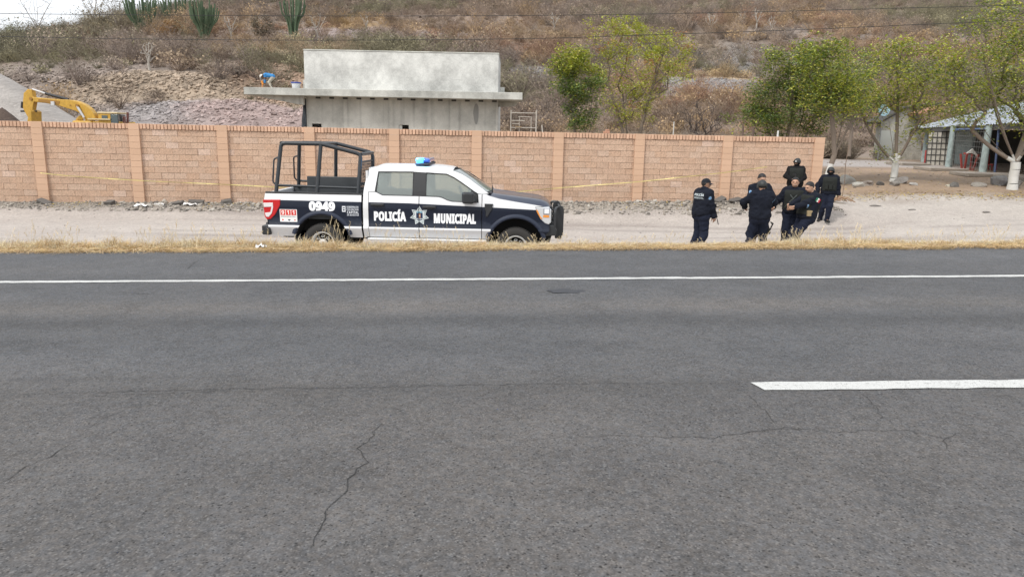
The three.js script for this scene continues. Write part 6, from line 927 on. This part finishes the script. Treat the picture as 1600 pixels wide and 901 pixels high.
{ // the open-fronted eatery and the pale house on the right
  const SZ = [[23.0, -36], [24.4, -41], [26.3, -46.5]], teal = mat(0.36, 0.43, 0.42, 0.8, { map: mottle(321, 0.6) }), floorY = 0.28;
  const sh = thing('open_shack', 'open-fronted shack with pale teal posts under a grey corrugated roof', 'shack', [0, 0, 0]);
  const dirx = 0.3, dirz = -1, back = 7.5; // the front runs away from us, the room lies to its right
  const f = (s, d, y) => { const p = [22.1 + 0.42 * s * 0.92, -33.5 - s * 0.92]; return [p[0] + d * 0.93, y, p[1] - d * 0.36]; };
  const posts = [[1535.5, 272, -36.0], [1482, 263, -40.5], [1444, 254, -46.5]].map(([px, py, z]) => { const p = at(px, py, z); return [p.x, p.y, z]; });
  const eave = posts.map((p, i) => at([1542, 1490, 1449][i], [198, 198, 197][i], p[2]).y);
  posts.push([at(1640, 290, -31).x, posts[0][1] - 0.1, -31]); eave.push(eave[0] - 0.05);
  posts.forEach((p, i) => mesh('post', [lathe([[0.17, 0], [0.165, 0.4], [0.155, 1.2], [0.15, 2.2], [0.15, eave[i] - p[1] + 0.1]], 12).translate(p[0], p[1] - 0.05, p[2])], teal, sh));
  const A = V(posts[3][0], 0, -30.3), B = V(posts[2][0] + 0.5, 0, -48), D = B.clone().sub(A), N = V(-D.z, 0, D.x).normalize(); if (N.x < 0) N.negate();
  const eY = 2.62, rY = 5.2, roofW = 8.5;
  const tin = new THREE.MeshStandardMaterial({ color: lin(0.36, 0.39, 0.435), roughness: 0.6, metalness: 0.15, map: mottle(323, 0.8), side: THREE.DoubleSide });
  const roofPt = (u, v, off = 0) => { const p = A.clone().addScaledVector(D, u).addScaledVector(N, lerp(-0.75, roofW, v)); return [p.x, lerp(eY, rY, v) + 0.03 * Math.sin(u * D.length() / 0.15 * 3.1416) + 0.03 * noise2(u * 9, v * 3) + off, p.z]; };
  for (let k = 0; k < 9; k++) mesh('roof_sheet', gridGeo(52, 6, (u, v) => roofPt(lerp(k / 9, (k + 1) / 9 + 0.006, u), lerp(-0.01 * (k % 2), 1, v), 0.004 * (k % 2))), tin, sh);
  mesh('eave_beam', [bar([A.x, eY - 0.1, A.z], [B.x, eY - 0.1, B.z], 0.08, 6), gridGeo(20, 1, (u, v) => { const p = A.clone().addScaledVector(D, u).addScaledVector(N, -0.7); return [p.x, eY - lerp(0.02, 0.26, v) + 0.03 * noise2(u * 14, 1), p.z]; })], mat(0.10, 0.095, 0.09, 0.9), sh);
  const wallAt = (u0, u1, d, y0, y1, m, name) => { const p = A.clone().addScaledVector(D, u0).addScaledVector(N, d), q = A.clone().addScaledVector(D, u1).addScaledVector(N, d), L = p.distanceTo(q); mesh(name, box(L, y1 - y0, 0.14, (p.x + q.x) / 2, (y0 + y1) / 2, (p.z + q.z) / 2, 0, -Math.atan2(q.z - p.z, q.x - p.x), 0), m, sh); };
  const shadeWall = mat(0.17, 0.16, 0.145, 0.95), tealW = teal;  // wall colour darkened to paint in the shade inside the room
  wallAt(0, 1, roofW - 0.6, -0.5, rY - 0.15, shadeWall, 'back_wall');
  for (const u of [0.0, 1.0]) { const p = A.clone().addScaledVector(D, u).addScaledVector(N, 0.4), q = A.clone().addScaledVector(D, u).addScaledVector(N, roofW - 0.6); mesh('end_wall', box(p.distanceTo(q), 3.1, 0.12, (p.x + q.x) / 2, 1.05, (p.z + q.z) / 2, 0, -Math.atan2(q.z - p.z, q.x - p.x), 0), shadeWall, sh); }
  wallAt(0.72, 0.93, 1.2, -0.2, 2.4, tealW, 'teal_partition'); wallAt(0.28, 0.34, 2.0, -0.2, 2.4, tealW, 'teal_partition');
  const floorPoly = [A.clone().addScaledVector(N, -0.9), B.clone().addScaledVector(N, -0.9), B.clone().addScaledVector(N, roofW), A.clone().addScaledVector(N, roofW)];
  { const s = new THREE.Shape(floorPoly.map(p => new THREE.Vector2(p.x, -p.z))), g = new THREE.ExtrudeGeometry(s, { depth: 0.5, bevelEnabled: false }).rotateX(-Math.PI / 2).translate(0, 0, 0); const y = Math.min(...posts.map(p => p[1])); const p = g.attributes.position; for (let i = 0; i < p.count; i++) { const u = V(p.getX(i), 0, p.getZ(i)).sub(A).dot(D) / D.lengthSq(); p.setY(i, p.getY(i) - 0.5 + lerp(posts[0][1] - 0.1, posts[2][1] + 0.05, u)); } g.computeVertexNormals(); mesh('floor_slab', g, mat(0.30, 0.265, 0.23, 0.95, { map: mottle(331, 0.5) }), sh); }
  // broken concrete apron slabs before the porch
  for (const [px, py, z, w, d, a] of [[1470, 269, -37.5, 2.2, 1.2, 0.2], [1545, 277, -34.2, 3.0, 1.3, 0.1], [1420, 259, -41.5, 2.0, 1.2, 0.3], [1600, 281, -32.6, 2.0, 1.2, 0.05]]) { const p = at(px, py, z), m = mesh('concrete_slab', rough(new RoundedBoxGeometry(w, 0.16, d, 2, 0.03), 0.03, 1.3, px), mat(0.36, 0.31, 0.265, 0.95, { map: concreteMap })); m.position.set(p.x, ground(p.x, z) + 0.05, z); m.rotation.set(0.03, a, -0.02); tag(m, { 1470: 'cracked concrete slab on the dirt before the leaning wire panel', 1545: 'broken concrete slab at the foot of the nearest teal post', 1420: 'thin concrete slab on the dirt below the pale house', 1600: 'concrete slab edge beside the thick whitewashed trunk' }[px], 'slab'); }
  // wire mesh between the first two posts
  { const a = posts[0], b = posts[1], w = []; for (let i = 0; i <= 16; i++) { const t = i / 16; w.push(bar([lerp(a[0], b[0], t), lerp(a[1], b[1], t), lerp(a[2], b[2], t)], [lerp(a[0], b[0], t), eY - 0.2, lerp(a[2], b[2], t)], 0.008, 4)); } for (let k = 0; k <= 9; k++) { const y = k * 0.25; w.push(bar([a[0], a[1] + y, a[2]], [b[0], b[1] + y, b[2]], 0.008, 4)); } mesh('wire_mesh', w, mat(0.2, 0.2, 0.19, 0.7), sh); mesh('blue_rail', [bar([a[0], eY - 0.22, a[2]], [b[0], eY - 0.2, b[2]], 0.045), bar([at(1557, 270, -35).x, posts[0][1], -35], [at(1560, 215, -35).x, 2.2, -35], 0.06)].slice(0, 1), mat(0.09, 0.14, 0.27, 0.7), sh); mesh('blue_pipe', bar([at(1555, 271, -35.5).x, posts[0][1] - 0.1, -35.5], [at(1561, 205, -35.5).x, 2.4, -35.5], 0.05), mat(0.06, 0.085, 0.16, 0.7), sh); }
  // leaning white panel with a wire grid
  { const p = at(1467, 258, -42.6), g = thing('wire_panel', 'white board behind square wire grid leaning against the second teal post', 'panel', [p.x, posts[1][1], -42.6], -0.25), w = 1.4, h = 2.0; mesh('board', box(w, h, 0.04, 0, h / 2, 0, -0.16, 0, 0), mat(0.5, 0.47, 0.41, 0.9, { map: mottle(335, 0.6) }), g); const l = []; for (let i = 0; i <= 6; i++) l.push(box(0.045, h, 0.03, lerp(-w / 2, w / 2, i / 6), h / 2, 0.04, -0.16, 0, 0)); for (let i = 0; i <= 6; i++) { const y = lerp(0.02, h, i / 6); l.push(box(w, 0.045, 0.03, 0, h / 2 + (y - h / 2) * Math.cos(0.16), 0.04 - (y - h / 2) * Math.sin(0.16), -0.16, 0, 0)); } mesh('grid_wires', l, mat(0.07, 0.065, 0.06, 0.8), g); }
  // red plastic chairs
  const chair = (px, py, z, turn, label) => { const p = at(px, py, z), c = thing('plastic_chair', label, 'chair', [p.x, posts[0][1] - 0.02 + (z < -40 ? 0.1 : 0), z], turn, 'red plastic chairs'), red = mat(0.34, 0.04, 0.035, 0.7); mesh('seat', rbox(0.46, 0.05, 0.44, 0.02, 0, 0.43, 0), red, c); mesh('backrest', rbox(0.46, 0.5, 0.04, 0.02, 0, 0.7, -0.22, -0.15, 0, 0), red, c); for (const [x, z2] of [[-0.2, 0.19], [0.2, 0.19], [-0.2, -0.19], [0.2, -0.19]]) mesh('leg', bar([x * 1.1, 0, z2 * 1.1], [x, 0.43, z2], 0.025), red, c); };
  chair(1548, 262, -38.5, 0.5, 'red plastic chair in the shade behind the blue pipe'); chair(1452, 250, -45, -0.4, 'red plastic chair beside the leaning wire panel');
  // trestle with a white sheet of paper on it
  { const p = at(1512, 268, -37.8), t = thing('red_trestle', 'red trestle with a crooked white sheet on top inside the wire mesh', 'trestle', [p.x, posts[0][1], -37.8], 0.3), red = mat(0.27, 0.05, 0.04, 0.8); for (const s of [-1, 1]) { mesh('leg', box(0.1, 0.95, 0.05, s * 0.32, 0.46, 0.12, 0.14, 0, s * -0.12), red, t); mesh('leg', box(0.1, 0.95, 0.05, s * 0.32, 0.46, -0.12, -0.14, 0, s * -0.12), red, t); } mesh('top_rail', box(0.7, 0.1, 0.1, 0, 0.95, 0), red, t); mesh('white_sheet', extrude([[-0.38, 0.95], [0.0, 1.2], [0.25, 1.0], [0.6, 0.72], [0.5, 0.65], [0.2, 0.9], [0, 0.97]], 0.03, 0.005, 0.1), mat(0.65, 0.64, 0.6, 0.8), t); }
  // pale house behind the second whitewashed tree
  { const Z = -50, hs = thing('pale_house', 'small pale plastered house with sloping dark roof edge behind the trees', 'house', [0, 0, 0]), q = (x, y) => { const p = at(x, y, Z); return [p.x, p.y]; };
    const pts = [q(1378, 262), q(1440, 262), q(1440, 168), q(1410, 172), q(1380, 186)], m = new THREE.MeshStandardMaterial({ color: lin(0.42, 0.4, 0.35), map: mottle(341, 0.8), roughness: 0.95 });
    mesh('gable_wall', planarUV(extrude(pts, 0.2, 0.01, Z - 0.2), 0, 1, 0.2), m, hs); mesh('side_wall', box(0.2, 3.6, 1.2, pts[0][0] + 0.1, 1.6, Z - 0.8), m, hs);
    mesh('roof', [bar([q(1374, 191)[0], q(1374, 190)[1], Z + 0.2], [q(1412, 169)[0], q(1412, 168)[1], Z + 0.2], 0.09, 6), extrude([q(1372, 190), q(1412, 167), q(1470, 160), q(1470, 163), q(1412, 171), q(1373, 193)], 2, 0.01, Z - 1.8)], mat(0.06, 0.055, 0.05, 0.9), hs);
    mesh('tile_strip', [extrude([q(1418, 177), q(1452, 167), q(1453, 171), q(1419, 181)], 1.2, 0.01, Z + 0.05)], mat(0.42, 0.22, 0.15, 0.9), hs); mesh('door', box(0.9, 2.0, 0.06, q(1384, 230)[0], q(1384, 228)[1], Z + 0.02), mat(0.4, 0.41, 0.38, 0.8), hs);
    const s = at(1382, 172, -48), sg = thing('round_sign', 'pale blue round disc on a pole above the trees', 'sign', [s.x, ground(s.x, -48), -48]); mesh('disc', bar([0, s.y - ground(s.x, -48), 0.05], [0, s.y - ground(s.x, -48), -0.05], 0.36, 28), mat(0.4, 0.6, 0.68, 0.5), sg); mesh('disc_print', [box(0.2, 0.1, 0.01, -0.05, s.y - ground(s.x, -48) + 0.1, 0.058), box(0.12, 0.22, 0.01, 0.02, s.y - ground(s.x, -48) - 0.08, 0.058)], mat(0.66, 0.72, 0.73, 0.5), sg); mesh('pole', bar([0, 0, -0.1], [0, s.y - ground(s.x, -48) + 0.2, -0.1], 0.04), mat(0.2, 0.2, 0.2, 0.6), sg); }
}
{ // stones along the far side of the gravel, and bits lying about
  const st = [[1325, 287, 0.5, 0.4, [0.36, 0.35, 0.33], 'pale grey boulder beside the policeman at the wall end'], [1341, 290, 0.55, 0.2, [0.48, 0.46, 0.42], 'flat whitish stone next to the pale boulder'], [1355, 289, 0.4, 0.22, [0.3, 0.26, 0.23], 'brownish stone in the row along the gravel edge'], [1375, 289, 0.25, 0.16, [0.14, 0.13, 0.12], 'small dark stone in the row before the whitewashed tree'], [1397, 289, 0.42, 0.18, [0.3, 0.28, 0.26], 'low grey stone in front of the whitewashed trunk'], [1409, 286, 0.45, 0.25, [0.26, 0.24, 0.23], 'grey stone right of the whitewashed trunk'], [1428, 289, 0.3, 0.14, [0.46, 0.44, 0.42], 'small pale stone between the two whitewashed trees'], [1490, 291, 0.35, 0.18, [0.17, 0.16, 0.15], 'dark flat stone in front of the concrete slabs'], [1481, 291, 0.16, 0.12, [0.62, 0.58, 0.48], 'little cream stone beside the dark flat stone'], [1530, 291, 0.4, 0.2, [0.33, 0.3, 0.27], 'greyish stone before the nearest teal post'], [1563, 289, 0.75, 0.45, [0.24, 0.23, 0.23], 'large grey boulder left of the thick whitewashed trunk'], [1586, 293, 0.5, 0.3, [0.3, 0.285, 0.27], 'grey boulder at the foot of the thick whitewashed trunk']];
  st.forEach(([px, py, w, h, c, label], i) => { const p = hit(px, py), m = mesh('stone', rough(new THREE.IcosahedronGeometry(0.5, 2), 0.3, 2.2, i * 4.4), new THREE.MeshStandardMaterial({ color: lin(...c.map(v => v * 1.2)), map: pebbleMap, bumpMap: pebbleBump, bumpScale: 0.03, roughness: 0.95 })); m.position.set(p.x, p.y + h * 0.25, p.z); m.scale.set(w * 1.25, h * 1.3, w * 0.9); m.rotation.y = i; tag(m, label, 'stone'); });
  const slabs = [[70, 317, 0.62, 0.13, 'dark slab of broken tarmac at the first pilaster'], [172, 318, 0.3, 0.15, 'small dark lump in the rubble between the pilasters'], [277, 319, 0.55, 0.12, 'tilted dark tarmac slab below the wall'], [308, 317, 0.6, 0.13, 'flat dark slab lying on the rubble by the wall'], [354, 317, 0.42, 0.14, 'dark slab wedged at the foot of a pilaster'], [1126, 314, 0.5, 0.1, 'dark plank-like slab in the rubble by the capped policeman'], [1150, 314, 0.9, 0.1, 'long dark strip of debris at the wall foot behind the officers']];
  slabs.forEach(([px, py, w, h, label], i) => { const p = hit(px, py + 1), m = mesh('tarmac_slab', rough(new RoundedBoxGeometry(1, 1, 1, 3, 0.1), 0.3, 2.0, i * 3 + 1), mat(0.12, 0.11, 0.1, 0.95)); m.position.set(p.x, p.y + 0.06, p.z); m.scale.set(w * 0.75, h * 0.8, 0.22); m.rotation.set(0.3, i * 0.2 - 0.4, (i % 3 - 1) * 0.15); tag(m, label, 'slab'); });
  [[222, 322.5, 0.42, 'crumpled white paper on the rubble below the second panel'], [297, 321, 0.36, 'crumpled white bag in the rubble beside the dark slabs'], [250, 321, 0.3, 'thin strip of white litter near the wall foot'], [408, 389.5, 0.14, 'white scrap of paper on the verge behind the pickup']].forEach(([px, py, w, label], i) => { const p = i === 3 ? at(px, py, roadZ(EDGE_S, -3.6) - 0.1) : hit(px, py), m = mesh('paper_litter', rough(gridGeo(7, 5, (u, v) => [(u - 0.5) * w, 0.03 + 0.05 * noise2(u * 5 + i, v * 4), (v - 0.5) * w * 0.7]), 0.04, 6, i), mat(0.72, 0.71, 0.69, 0.8)); m.position.set(p.x, Math.max(p.y, ground(p.x, p.z)) + 0.03, p.z); tag(m, label, 'litter'); });
  // dead palm fronds by the wall end, clods on the lot
  { const p = hit(1306, 316), t = thing('dead_branches', 'small pile of dry brown branches at the end of the wall', 'branches', [p.x, p.y, p.z]), r = rngOf(351), tw = mat(0.34, 0.215, 0.13, 0.9); for (let i = 0; i < 22; i++) { const a = (r() - 0.5) * 1.2 + (r() < 0.5 ? 3.14 : 0), l = 0.3 + 0.5 * r(); mesh('twig', pipe([[(r() - 0.5) * 0.5, 0.03 + 0.12 * r(), (r() - 0.5) * 0.4], [Math.cos(a) * l * 0.5, 0.12 + 0.1 * r(), Math.sin(a) * l * 0.4], [Math.cos(a) * l, 0.03, Math.sin(a) * l * 0.5]], 0.012, 4, 0.5, 6), tw, t); } }
  [[1370, 322, 0.36, 'flat grey clod lying on the open gravel'], [1540, 332, 0.3, 'dark clod on the gravel before the porch'], [1427, 328, 0.24, 'small dark clod on the middle of the gravel']].forEach(([px, py, w, label], i) => { const p = hit(px, py), m = mesh('clod', rough(new THREE.IcosahedronGeometry(0.5, 2), 0.3, 2, i * 6), mat(0.17, 0.155, 0.14, 0.95)); m.position.copy(p); m.scale.set(w, 0.1, w * 0.6); tag(m, label, 'clod'); });
  // posts showing above the wall
  for (const [px, top, z, c, label, r0] of [[1161, 196, -31, [0.14, 0.1, 0.08], 'brown wooden stake under the dense tree, left one', 0.045], [1177, 198, -31.5, [0.14, 0.1, 0.08], 'brown wooden stake hard against the dense tree foliage', 0.045], [1215.5, 204, -27.5, [0.66, 0.66, 0.63], 'short white post rising above the wall coping', 0.035], [1053, 190, -42, [0.6, 0.58, 0.55], 'thin pale stick behind the wall beside the sparse tree', 0.03]]) { const p = at(px, top, z), g = ground(p.x, z), m = mesh('stake', bar([0, 0, 0], [0.02, p.y - g, 0], r0, 8), mat(...c, 0.9)); m.position.set(p.x, g, z); tag(m, label, 'post'); }
  { const p = at(948, 204, -25.66), m = mesh('brick_scrap', [rbox(0.22, 0.07, 0.12, 0.01, 0, 0.035, 0), rbox(0.12, 0.06, 0.1, 0.01, 0.03, 0.1, 0, 0, 0.4, 0.1)], mat(0.45, 0.25, 0.17, 0.95)); m.position.set(p.x, WALL_TOP + 0.006, wallZ(p.x) - 0.02); tag(m, 'two bits of broken brick left on the wall coping', 'brick'); }
  { const p = at(1318, 292, -27.5), g = ground(p.x, -27.5), m = mesh('thin_stem', pipe([[0, 0, 0], [0.03, 0.6, 0], [0.0, 1.2, 0], [0.05, 1.9, 0]], 0.013, 5), mat(0.2, 0.14, 0.1, 0.9)); m.position.set(p.x, g, -27.5); tag(m, 'thin bare stem standing beside the pale boulder', 'stem'); }
}

renderer.render(scene, camera);
